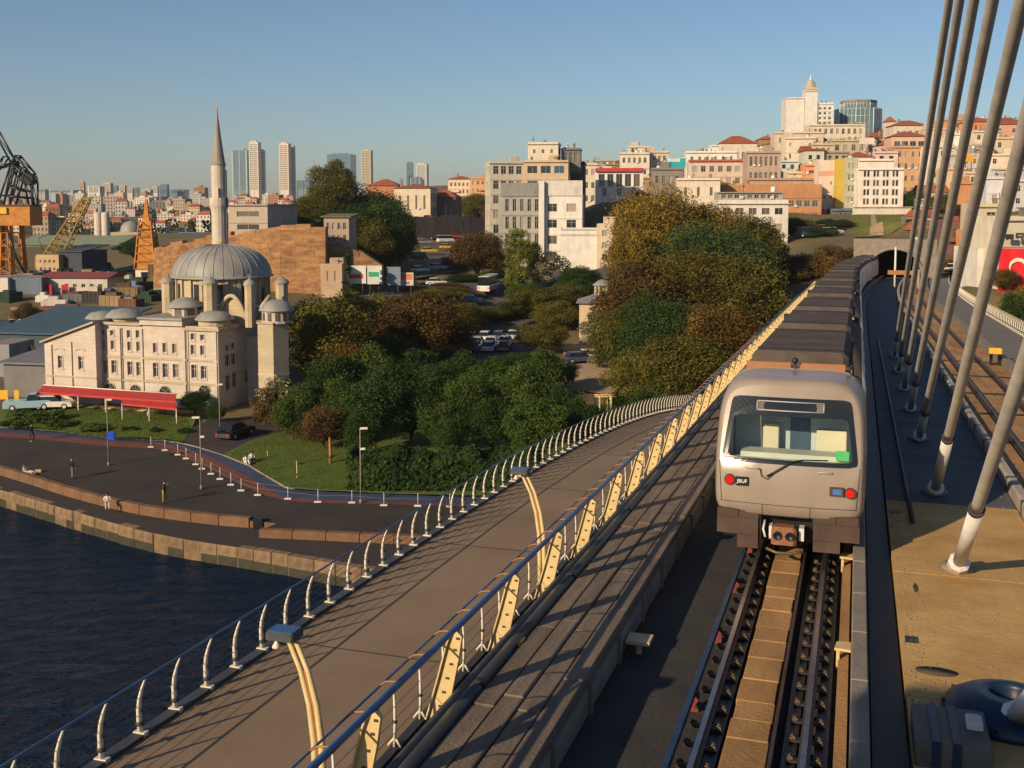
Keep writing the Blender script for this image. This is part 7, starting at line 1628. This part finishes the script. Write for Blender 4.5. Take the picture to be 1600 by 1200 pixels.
# ------------------------------------------------------------------ people
M_skin = mat('skin', (.42,.24,.16), .6, .05); M_hair = mat('dark_hair', (.02,.014,.01), .7); M_shoe = mat('shoe_leather', (.03,.025,.02), .5)
def cloth(nm, c): return mat('cloth_'+nm, c, .9, .1, 6)
def person(label, P, rz, J, top, bottom, hair=M_hair, shoe=M_shoe, sleeves=True):
    """J: joints in metres; one continuous skinned body, clothing by limb"""
    t = thing('person', label, 'person', P, R(rz))
    B_ = [('pelvis','chest',.13,.145,'t'),('chest','neck',.145,.055,'t'),('neck','headb',.052,.06,'s'),('headb','head',.085,.10,'s')]
    for sd in 'lr':
        B_ += [('chest','sh'+sd,.12,.062,'t'),('sh'+sd,'el'+sd,.058,.042,'t'),('el'+sd,'wr'+sd,.042,.028,'t' if sleeves else 's'),('wr'+sd,'pa'+sd,.028,.034,'s'),('pelvis','hip'+sd,.13,.095,'b'),('hip'+sd,'kn'+sd,.092,.062,'b'),('kn'+sd,'an'+sd,.058,.040,'b'),('an'+sd,'to'+sd,.044,.036,'h')]
    names = list(J); idx = {n: i for i, n in enumerate(names)}
    vs_ = [Vector(J[n]) for n in names]; rad = {}
    es = []
    for a, b_, ra, rb, z in B_: es.append((idx[a], idx[b_], z)); rad[a] = max(rad.get(a, 0), ra); rad[b_] = max(rad.get(b_, 0), rb) if b_ not in rad else rad[b_]
    fing = []
    for sd in 'lr':
        pa, wr = Vector(J['pa'+sd]), Vector(J['wr'+sd]); d = (pa-wr).normalized(); sdv = d.cross(Vector((0,1,0)))
        if sdv.length < .1: sdv = d.cross(Vector((1,0,0)))
        sdv.normalize(); bend_ = d.cross(sdv)
        for k, (o_, l) in enumerate(((-.028,.060),(-.010,.072),(.009,.068),(.027,.052),(-.042,.045))):
            q0 = pa+sdv*o_*.7-d*(.045 if k == 4 else .0); q1 = pa+sdv*o_*(1.0 if k < 4 else 1.5)+d*(l*.55 if k < 4 else .0)+bend_*.006; q2 = q1+d*l*.5+bend_*.016; fing.append((q0,q1,q2))
    me = bpy.data.meshes.new('body'); me.from_pydata([tuple(v) for v in vs_], [(a, b_) for a, b_, _ in es], [])
    o = bpy.data.objects.new('tmp', me); COL.objects.link(o); md = o.modifiers.new('s', 'SKIN'); md.use_smooth_shade = True
    for i, n in enumerate(names):
        sv = me.skin_vertices[0].data[i]; r0 = rad[n]; sv.radius = (r0*1.15, r0*.85) if n in ('pelvis','chest') else (r0, r0); sv.use_root = (n == 'pelvis')
    o.modifiers.new('u', 'SUBSURF').levels = 1
    ev = o.evaluated_get(bpy.context.evaluated_depsgraph_get()); m2 = bpy.data.meshes.new_from_object(ev); bpy.data.objects.remove(o)
    mats_ = {'s':0,'t':1,'b':2,'h':3}
    m2.materials.clear()
    for q in (M_skin, top, bottom, shoe): m2.materials.append(q)
    for p in m2.polygons:
        c = p.center; best = None
        for a, b_, z in es:
            A, Bv = vs_[a], vs_[b_]; ab = Bv-A; k = max(0, min(1, (c-A).dot(ab)/max(1e-9, ab.length_squared))); dd = (A+ab*k-c).length/ (rad[names[a]]*(1-k)+rad[names[b_]]*k)
            if best is None or dd < best[0]: best = (dd, z)
        p.material_index = mats_[best[1]]; p.use_smooth = True
    bd = put('body', m2, t)
    m = MB()
    for q in fing: m.tube(q, [.010,.009,.007], 5)
    hd = Vector(J['head']); hb_ = Vector(J['headb']); up = (hd-hb_).normalized(); fwd = Vector((0,-1,0)); fwd = (fwd-up*fwd.dot(up)).normalized(); sdv = up.cross(fwd)
    c = hb_.lerp(hd, .55)
    m.tube([c+fwd*.085+up*.03, c+fwd*.118-up*.012, c+fwd*.09-up*.022], [.010,.017,.010], 5)
    for s_ in (-1, 1): m.tube([c+sdv*s_*.098+up*.02, c+sdv*s_*.106-up*.0, c+sdv*s_*.098-up*.03], [.010,.016,.008], 5)
    m.build('face_and_fingers', M_skin, bd)
    m = MB()
    for s_ in (-1, 1): m.lathe([(.0,-.009),(.009,-.004),(.009,.004),(0,.009)], 6, tuple(c+fwd*.092+sdv*s_*.034+up*.02), cap=False)
    m.tube([c+fwd*.092-up*.045-sdv*.022, c+fwd*.097-up*.047, c+fwd*.092-up*.045+sdv*.022], .005, 4); m.build('eyes_and_mouth', M_shoe, bd)
    m = MB(); M6 = Matrix((sdv, -fwd, up)).transposed().to_4x4(); M6.translation = c+up*.02-fwd*.012
    pr = [(.104*math.cos(a), .118*math.sin(a)) for a in [R(-18+108*i/6) for i in range(7)]]
    b0 = len(m.v); m.lathe(pr, 12, cap=False); m.v = [tuple(M6 @ Vector(v)) for v in m.v]; m.build('hair', hair, t)
    return t
def stand(h=1.72, arms='down', lean=0, step=.1):
    k = h/1.72; J = dict(pelvis=(0,0,.96), chest=(0,-.01+lean*.3,1.28), neck=(0,lean*.5,1.47), headb=(0,-.01+lean*.55,1.55), head=(0,-.03+lean*.6,1.69))
    for s_, sg in (('l',1),('r',-1)):
        J['sh'+s_] = (.19*sg,lean*.42,1.42); J['hip'+s_] = (.10*sg,0,.92); J['kn'+s_] = (.11*sg,-.03-step*sg,.50); J['an'+s_] = (.12*sg,.02-step*sg*.8,.09); J['to'+s_] = (.14*sg,-.15-step*sg*.8,.045)
        if arms == 'down': J['el'+s_] = (.25*sg,.03,1.14); J['wr'+s_] = (.25*sg,-.07,.90); J['pa'+s_] = (.25*sg,-.10,.83)
        elif arms == 'photo': J['el'+s_] = (.25*sg,-.20+lean,1.28); J['wr'+s_] = (.10*sg,-.34+lean,1.46); J['pa'+s_] = (.06*sg,-.38+lean,1.52)
        else: J['el'+s_] = (.26*sg,-.02,1.16); J['wr'+s_] = (.10*sg,-.20,1.12); J['pa'+s_] = (.04*sg,-.23,1.12)
    return {n: tuple(c*k for c in v) for n, v in J.items()}
def sit(seat=.42, lean=-.08, knee=.45, back=0.0):
    J = dict(pelvis=(0,0,seat+.10), chest=(0,lean+back,seat+.42), neck=(0,lean*1.7+back*1.5,seat+.60), headb=(0,lean*1.9+back*1.5,seat+.68), head=(0,lean*2.1+back*1.6-.02,seat+.82))
    for s_, sg in (('l',1),('r',-1)):
        J['sh'+s_] = (.19*sg,lean*1.4+back*1.3,seat+.55); J['hip'+s_] = (.10*sg,-.03,seat+.08); J['kn'+s_] = (.13*sg,-.44,seat+.10+(knee-.42 if seat < .2 else 0)); J['an'+s_] = (.12*sg,-.46 if seat > .2 else -.80,.09); J['to'+s_] = (.14*sg,-.62 if seat > .2 else -.93,.05 if seat > .2 else .12)
        J['el'+s_] = (.24*sg,lean-.05+back,seat+.30); J['wr'+s_] = (.12*sg,-.28,seat+.24); J['pa'+s_] = (.10*sg,-.34,seat+.22)
    return J
person('standing person in black jacket and grey trousers on the open promenade', gnd(113,748), 150, stand(1.76,'down',step=.06), cloth('black',(.012,.012,.014)), cloth('grey_trousers',(.16,.13,.10)))
person('standing person in dark top and olive trousers holding a camera up to the eyes', gnd(257,786), 60, stand(1.74,'photo',lean=-.06,step=.02), cloth('dark_top',(.035,.025,.02)), cloth('olive',(.30,.24,.06)))
person('person in a white top sitting on the red brown ledge', gnd(168,790) + Vector((0,0,-.25)), 20, sit(.44,-.10), cloth('white',(.68,.66,.64)), cloth('pale_trousers',(.50,.46,.42)))
person('person in white leaning back on the promenade near the ledge', gnd(42,741), 70, sit(.02,.06,.60,.10), cloth('cream',(.62,.52,.44)), cloth('light',(.55,.47,.42)))
person('walking person in black by the red lane at the left', gnd(50,690), 100, stand(1.74,'down',step=.16), cloth('coal',(.012,.012,.016)), cloth('coal_trousers',(.02,.02,.024)), shoe=M_white)
for dx, lb in ((0,'person in white sitting on the grass, nearer the lane'),(9,'person in white and black sitting on the grass behind the first')):
    P = gnd(384+dx, 726-dx*.5, .3); person(lb, (P.x,P.y,H(P.x,P.y)+.18), 30, sit(.03,-.06,.62), cloth('white_%d' % dx,(.70,.69,.66)), cloth('white_trousers',(.62,.60,.56)) if dx == 0 else cloth('black_trousers',(.02,.02,.02)))
P = gnd(60, 738); bg_ = thing('shoulder_bag', 'pale bag lying on the promenade beside the leaning person', 'bag', P, .3); m = MB(); m.bbox(-.28,.28,-.16,.16,0,.24,.06); m.build('bag_body', M_cream, bg_); m = MB(); m.tube([(-.2,0,.24),(-.1,0,.42),(.1,0,.42),(.2,0,.24)], .015, 5); m.build('handle', M_dark, bg_)
# ------------------------------------------------------------------ promenade furniture
def lamp(px, yb, yt, label, heads, sign=False):
    P = gnd(px, yb); hh = at(px, yt, P.y).z; t = thing('street_lamp', label, 'street lamp', P); m = MB(); m.tube([(0,0,0),(0,0,hh)], [.07,.045], 8); m.lathe([(.14,0),(.13,.25),(.08,.3)], 8); m.build('pole', M_wire if False else M_conc, t)
    for z, dx in heads:
        zz = at(px, z, P.y).z; m = MB(); m.tube([(0,0,zz),(dx*.5,0,zz+.05)], .03, 5); m.bbox(min(0,dx),max(.02,dx),-.14,.14,zz+.03,zz+.16,.03); m.build('lamp_head', M_white, t)
    if sign:
        zz = at(px, 681, P.y).z; m = MB(); m.bbox(-.05,.62,-.10,.10,zz-.35,zz+.35,.03); m.build('sign_plate', mat('blue_sign', (.015,.06,.50), .4), t)
    return t
lamp(170,727,622,'tall lamp post with a blue sign plate on the promenade',((626,.5),),True); lamp(315,764,652,'tall lamp post beside the white footed barrier',((654,-.6),(684,.35))); lamp(564,786,670,'lamp post with two heads in front of the hedge',((671,.6),(703,.4))); lamp(344,680,600,'dark lamp post at the mosque corner',((602,.4),))
bf = thing('promenade_barrier', 'row of slim white footed barrier posts along the red lane', 'barrier')
bp_ = [(236,699),(258,704),(278,711),(291,717),(306,726),(316,733),(330,741),(344,749),(361,758),(377,767),(403,774),(450,780),(497,785),(550,786),(600,790),(653,791),(703,792)]
for px, py in bp_:
    P = gnd(px, py); m = MB(); m.tube([P, P+Vector((0,0,1.0))], .024, 6); o = m.build('post', M_white, bf); m = MB(); m.bbox(P.x-.28,P.x+.28,P.y-.12,P.y+.12,.0,.10,.03); m.build('foot', M_sleeve, o)
for z in (.55,.95): m = MB(); m.tube([gnd(*q)+Vector((0,0,z)) for q in bp_], .010, 4); m.build('rail', M_conc, bf)
cw_ = thing('conduit_box', 'dark box at the end of the red brown ledge', 'box', gnd(404,826,-.5)); m = MB(); m.bbox(-.35,.35,-.2,.4,0,.75,.03); m.build('housing', M_black, cw_)
# yellow scaffold in the park
P = at(945, 672, 103.5); sc2 = thing('scaffold_tower', 'yellow steel frame tower among the park trees', 'scaffold', (P.x,P.y,P.z))
for x in (-.55,.55):
    for y in (-.5,.5): m = MB(); m.tube([(x,y,-1),(x,y,3.4)], .09, 6); m.build('post', M_cream, sc2)
for z in (.1,1.6,3.35):
    m = MB(); m.tube([(-1.0,-.5,z),(1.0,-.5,z)], .07, 5); m.tube([(-1.0,.5,z),(1.0,.5,z)], .07, 5); m.tube([(-.55,-.7,z),(-.55,.7,z)], .06, 5); m.tube([(.55,-.7,z),(.55,.7,z)], .06, 5); m.build('crossbar', M_cream, sc2)
for x in (-.22,.22): m = MB(); m.tube([(x,0,-1),(x,0,3.3)], .045, 5); m.build('ladder_rail', M_yellow, sc2)
for z in np.arange(0,3.2,.4): m = MB(); m.tube([(-.22,0,float(z)),(.22,0,float(z))], .03, 4); m.build('rung', M_yellow, sc2); m = MB(); m.tube([(-1.0,-.5,1.6),(-1.0,-.5,3.35)], .05, 5); m.build('guard', M_cream, sc2)
# ------------------------------------------------------------------ shipyard on the left
def shed(label, xl, xr, yt, yb, Y, dep, rz, col, roofc, kind='shed', rh=1.5, front=None, cat='shed'):
    rm = mat('roof_'+label.split()[0]+str(xl), roofc, .75, .2, 1.0, .2, 4); return b(label, xl, xr, yt, yb, Y, dep, rz, col, front, roof=kind, roofmat=rm, rh=rh, clutter=0, name=cat, cat=cat)
shed('long green roofed shed across the back of the shipyard', 22,186,383,398,330,26,-3,(.30,.30,.22),(.20,.235,.16),'gable',2.6,dict(cols=14,rows=1,wf=.5,hf=.4))
shed('dark blue workshop with a sloping roof line', 92,131,392,440,258,10,-14,(.05,.06,.085),(.06,.065,.08),'shed',1.2)
shed('beige store joined to the dark blue workshop', 56,94,398,432,257,9,-10,(.45,.33,.20),(.25,.2,.15),'none',1,dict(cols=4,rows=2,wf=.5,hf=.4))
b('white shipyard office with a dark red roof and red banners', 66,170,434,474,214,8,-4,(.52,.46,.40),dict(cols=7,rows=2,wf=.45,hf=.42,skip=((1,1),(3,0))),roof='gable',roofmat=mat('maroon_roof',(.20,.05,.05),.7,.3,2),rh=.9,clutter=0,name='office_building',cat='building')
for px, lb, cc in ((76,'plain red banner on the shipyard office, left one',(.5,.015,.03)),(102,'red and dark banner on the shipyard office, right one',(.45,.02,.03))):
    P = at(px, 463, 213); t = thing('banner', lb, 'banner', P, R(-4)); m = MB(); m.box(-.7,.7,-.06,-.02,0,2.3); o = m.build('banner_cloth', M_wall, t); o.color = (*cc, 1)
    if px > 90: m = MB(); m.box(-.6,.6,-.075,-.061,.15,1.3); m.build('printed_patch', M_black, t)
shed('long blue grey container shed left of the shipyard office', 12,66,434,460,212,8,-2,(.13,.17,.23),(.14,.17,.22),'none')
shed('white end box beside the blue grey container shed', -30,13,434,460,211,8,0,(.60,.55,.50),(.5,.45,.42),'none')
shed('green roofed market shelter with red walls', 72,172,494,508,176,5,-8,(.26,.10,.05),(.30,.36,.28),'shed',.7,dict(cols=5,rows=1,wf=.8,hf=.7))
shed('long dark blue hall roof behind the mosque wing', -20,142,520,548,150,16,-12,(.05,.08,.11),(.045,.085,.12),'shed',2.2)
shed('grey shaded store at the left of the mosque', 5,76,566,632,122,10,-10,(.17,.16,.165),(.15,.15,.17),'shed',.8,dict(cols=1,rows=1,wf=.3,hf=.3,x0=1.0))
shed('low white shelter at the shady left edge', -30,16,538,570,135,6,-5,(.24,.25,.26),(.2,.2,.22),'none')
for px, lb in ((6,'orange panel at the left edge of the lane, wider one'),(26,'orange panel standing beside the pickup, narrow one')):
    P = at(px, 624, 115); t = thing('sign_panel', lb, 'panel', P); w_ = .45 if px < 10 else .25; m = MB(); m.box(-w_,w_,0,.06,0,1.0); o = m.build('panel_board', M_yellow, t); m = MB(); m.box(-.03,.03,.061,.12,-.6,1.0); m.build('post', M_dark, t)
for k, px in enumerate((14,30,44,58,72)):
    P = at(px, 513, 172); t = thing('shelter_frame', ['leftmost white post frame before the green shelter','white post frame second in the row before the green shelter','middle white post frame of the row before the green shelter','white post frame next to the last before the green shelter','white post frame nearest the green shelter'][k], 'frame', P, 0, 'white post frames in the shipyard'); m = MB(); m.tube([(0,0,-.5),(0,0,1.4),(1.0,0,1.4)], .07, 5); m.build('frame_tube', M_white, t)
# silo, little dome, blue roof
P = at(160, 370, 430); t = thing('silo', 'pair of cream silo cylinders behind the green shed', 'silo', P); s0 = 430/FP
for x in (-6*s0*1.0, 5.5*s0): m = MB(); m.lathe([(6*s0,-6),(6*s0,36*s0),(4*s0,38*s0),(0,39*s0)], 14, (x,0,0), cap=False); m.build('cylinder', M_stone, t)
m = MB(); m.box(-12*s0,-7*s0,-1,1,30*s0,44*s0); m.build('lift_house', M_stone2, t)
P = at(197, 372, 520); t = thing('domed_building', 'small grey domed building far behind the shipyard', 'domed building', P); s0 = 520/FP
m = MB(); m.box(-24*s0,24*s0,0,14,-6,9*s0); m.build('wall', M_stone2, t); m = MB(); m.lathe([(16*s0,9*s0),(16*s0,12*s0),(14.5*s0,18*s0),(9*s0,24*s0),(0,27*s0)], 18, (0,7,0), cap=False); m.build('dome', M_dome, t)
shed('low shed with a bright blue roof left of the minaret', 266,312,371,378,430,14,0,(.5,.45,.4),(.10,.26,.42),'shed',1.8)
def lattice(mb, A, B, wa, wb, n, r, up=Vector((0,0,1)), side=None):
    A, B = Vector(A), Vector(B); d = (B-A).normalized(); s1 = d.cross(up).normalized() if abs(d.dot(up)) < .95 else Vector((1,0,0)); s2 = s1.cross(d).normalized()
    C = [[A.lerp(B, i/n)+(s1*sx+s2*sy)*(wa+(wb-wa)*i/n)/2 for sx, sy in ((-1,-1),(1,-1),(1,1),(-1,1))] for i in range(n+1)]
    for k in range(4):
        mb.tube([c[k] for c in C], r, 4)
        for i in range(n): mb.tube([C[i][k], C[i+1][(k+1)%4]], r*.6, 4, cap=False); mb.tube([C[i][k], C[i][(k+1)%4]], r*.6, 4, cap=False)
M_crane = mat('crane_orange', (.42,.17,.03), .7, .35, 1.2, .1, 6); M_cyel = mat('crane_yellow', (.34,.22,.04), .7, .35, 1.2)
def c_at(px, py, Y, O): return at(px, py, Y)-O
Yc = 235; O = at(22, 445, Yc); cr = thing('harbour_crane', 'big orange harbour crane with black lattice head at the left edge', 'crane', O)
m = MB(); q0, q1 = c_at(-30,352,Yc,O), c_at(57,322,Yc,O); m.bbox(q0.x,q1.x,-3,3,q0.z,q1.z,.2); m.build('machine_house', M_crane, cr)
m = MB(); m.box(q0.x,q1.x+.05,-3.1,3.1,q1.z+.003,q1.z+.35); m.build('roof', M_dark, cr)
m = MB(); m.bbox(c_at(0,0,Yc,O).x-2,c_at(9,0,Yc,O).x,-3.4,-3.05,c_at(0,334,Yc,O).z,c_at(0,324,Yc,O).z,.1); m.build('cab', M_yellow, cr)
m = MB()
for A, B in (((-8,200),(22,255)),((22,255),(55,285)),((55,285),(55,322)),((22,255),(0,322)),((0,262),(22,255)),((22,255),(28,243)),((28,243),(52,272)),((10,245),(-5,265)),((28,243),(10,322)),((38,262),(20,322)),((40,275),(50,322)),((15,290),(45,300)),((5,305),(50,310)),((22,255),(30,275)),((30,275),(46,290))):
    pa, pb = c_at(*A, Yc, O), c_at(*B, Yc, O)
    for y in (-1.3, 1.3): m.tube([pa+Vector((0,y,0)), pb+Vector((0,y,0))], .22, 5)
    m.tube([pa+Vector((0,-1.3,0)), pa+Vector((0,1.3,0))], .12, 4); m.tube([pa+Vector((0,-1.3,0)), pb+Vector((0,1.3,0))], .09, 4)
m.build('lattice_head', M_black, cr)
m = MB(); sheave = c_at(46,280,Yc,O); m.tube([sheave+Vector((0,-1.4,0)), sheave+Vector((0,1.4,0))], 1.3, 12); m.build('sheave', M_black, cr)
for dx in (-3.5, 1.0):
    for y in (-2.6, 2.6): m = MB(); m.tube([(dx*.9,y,q0.z),(dx*1.25,y*1.25,-2)], [.55,.75], 4, sm=False); m.build('leg', M_crane, cr)
m = MB(); lattice(m, (-1.2,-2.6,q0.z-1.5), (-1.2,-2.6,0), 5.2, 6.2, 4, .16); m.build('leg_bracing', M_crane, cr)
m = MB(); m.tube([c_at(10,354,Yc-4,O), c_at(24,400,Yc-4,O), c_at(42,432,Yc-4,O)], .28, 5); m.build('hose', M_black, cr)
Yc = 262; O = at(70, 430, Yc); cr = thing('jib_crane', 'yellow lattice jib crane slanting across the shipyard', 'crane', O)
m = MB(); lattice(m, c_at(78,415,Yc,O), c_at(138,306,Yc,O), 4.2, 1.4, 12, .16); m.build('jib', M_cyel, cr)
m = MB(); lattice(m, (1,0,-2), (1,0,5), 4, 3.4, 3, .2); m.build('tower', M_cyel, cr); m = MB(); m.bbox(-1.6,3.2,-1.6,1.6,1.5,4.6,.15); m.build('machine_house', M_cyel, cr); m = MB(); m.tube([c_at(70,400,Yc,O), c_at(60,372,Yc,O), c_at(112,352,Yc,O)], .10, 4); m.build('stay', M_dark, cr)
Yc = 238; O = at(232, 440, Yc); cr = thing('lattice_tower', 'rusty orange tapering crane tower behind the mosque', 'crane tower', O)
zz = lambda py: c_at(232, py, Yc, O).z; wv = Yc/FP
m = MB(); m.prism([(-15*wv,-2),(15*wv,-2),(15*wv,2),(-15*wv,2)], zz(420), zz(372), 0, None, [(-11*wv,-1.5),(11*wv,-1.5),(11*wv,1.5),(-11*wv,1.5)]); m.build('lower_panel', M_crane, cr)
m = MB(); lattice(m, (0,0,zz(420)), (0,0,zz(345)), 32*wv, 18*wv, 6, .2); m.build('frame', M_crane, cr)
m = MB(); m.prism([(-9*wv,-1.2),(9*wv,-1.2),(9*wv,1.2),(-9*wv,1.2)], zz(368), zz(340), 0, None, [(-5*wv,-.6),(5*wv,-.6),(5*wv,.6),(-5*wv,.6)]); m.prism([(-4*wv,-.5),(4*wv,-.5),(4*wv,.5),(-4*wv,.5)], zz(339.5), zz(311), 0, None, [(-1.5*wv,-.2),(1.5*wv,-.2),(1.5*wv,.2),(-1.5*wv,.2)]); m.build('upper_panel', M_crane, cr)
m = MB(); m.bbox(-15*wv,15*wv,-2.1,2,zz(440),zz(420.5),.1); m.build('cabin', M_white, cr); m = MB(); m.box(-6*wv,12*wv,-2.2,-2.101,zz(436),zz(424)); m.build('window', M_pane, cr)
m = MB(); m.bbox(-16*wv,16*wv,-2.3,2.2,zz(470),zz(440.5),.1); m.build('base', M_dark, cr)
ry = random.Random(33)
YC = [('rust brown',(.14,.06,.035)),('dark blue',(.03,.05,.09)),('grey',(.16,.16,.16)),('pale',(.4,.37,.32)),('tan',(.24,.17,.09)),('blackish green',(.02,.04,.025)),('brown',(.10,.065,.04)),('black',(.03,.03,.03))]
for i, (px, py, Y) in enumerate([(70,446,236),(104,440,246),(140,446,240),(176,450,232),(196,474,206),(150,478,200),(120,474,204),(232,480,198),(206,492,188),(60,500,180),(26,482,192),(92,492,186),(180,488,190),(252,476,200),(266,468,206),(16,470,204),(136,432,258),(166,436,252),(250,446,236),(8,516,170),(100,508,176),(196,446,238),(44,448,232),(220,452,226)]):
    nm, c = YC[(i*3) % 8]; w_, h_, d_ = ry.uniform(1.2,3.4), ry.uniform(.9,2.6), ry.uniform(1,2); P = at(px, py, Y); z = H(P.x, P.y)
    nb = ['shipyard office','yellow jib','rusty crane tower','dark blue workshop','green shelter','barge hull'][i % 6]
    t = thing('yard_container', '%s %s container in the shipyard %s the %s' % (nm, ['long','short','low','tall'][i//8 if i < 24 else 3], ['near','behind','before','below'][i % 4], nb), 'container', (P.x, P.y, z), R(ry.uniform(-25,15)))
    m = MB(); m.bbox(-w_,w_,-d_,d_,-.5,h_,.06); o = m.build('box_body', M_wall, t); o.color = (*c, 1)
    m = MB()
    for q in range(5): x = -w_+2*w_*(q+.5)/5; m.box(x-.05,x+.05,-d_-.05,-d_-.003,0,h_-.1)
    o = m.build('rib', M_wall, t); o.color = (*[v*.8 for v in c], 1); o['kind'] = 'stuff'
    m = MB(); m.box(-w_*.6,w_*.4,-d_*.5,d_*.6,h_+.003,h_+ry.uniform(.3,.9)); o = m.build('load', M_wall, t); o.color = (*YC[(i*5+2) % 8][1], 1)
# loose goods in the yard
for i, (px, py, Y, w_, h_, c, lb) in enumerate(((88,478,200,2.6,1.2,(.42,.38,.34),'pale tarpaulined heap before the shipyard office'),(172,470,204,2.0,1.6,(.08,.08,.16),'dark blue crate right of the shipyard office'),(212,460,216,1.6,1.8,(.14,.2,.28),'blue crate under the rusty crane tower'),(110,486,190,5.5,.8,(.14,.05,.03),'long dark red barge hull in the yard'),(70,470,204,1.5,1.1,(.55,.5,.45),'white sack heap left of the pale tarpaulin'))):
    P = at(px, py, Y); t = thing('yard_goods', lb, 'goods', P, R(-6)); m = MB(); m.bbox(-w_,w_,-1,1,-1,h_,.3); m.bbox(-w_*.5,w_*.3,-.6,.7,h_+.003,h_*1.5,.2); o = m.build('heap', M_wall, t); o.color = (*c, 1)
# ------------------------------------------------------------------ thin evening haze over the far city
hz_ = MB(); hz_.box(-4300, 4300, -300, 7100, -7.5, 190)
mh = bpy.data.materials.new('thin_haze'); mh.use_nodes = True
Nh = mh.node_tree.nodes; Nh.remove(Nh['Principled BSDF']); pv_ = Nh.new('ShaderNodeVolumePrincipled')
pv_.inputs['Color'].default_value = (.86,.90,.95,1); pv_.inputs['Density'].default_value = .00008; pv_.inputs['Anisotropy'].default_value = .2
mh.node_tree.links.new(pv_.outputs[0], Nh['Material Output'].inputs['Volume'])
tag(hz_.build('haze', mh), 'thin evening haze over the city', None, None, 'stuff')
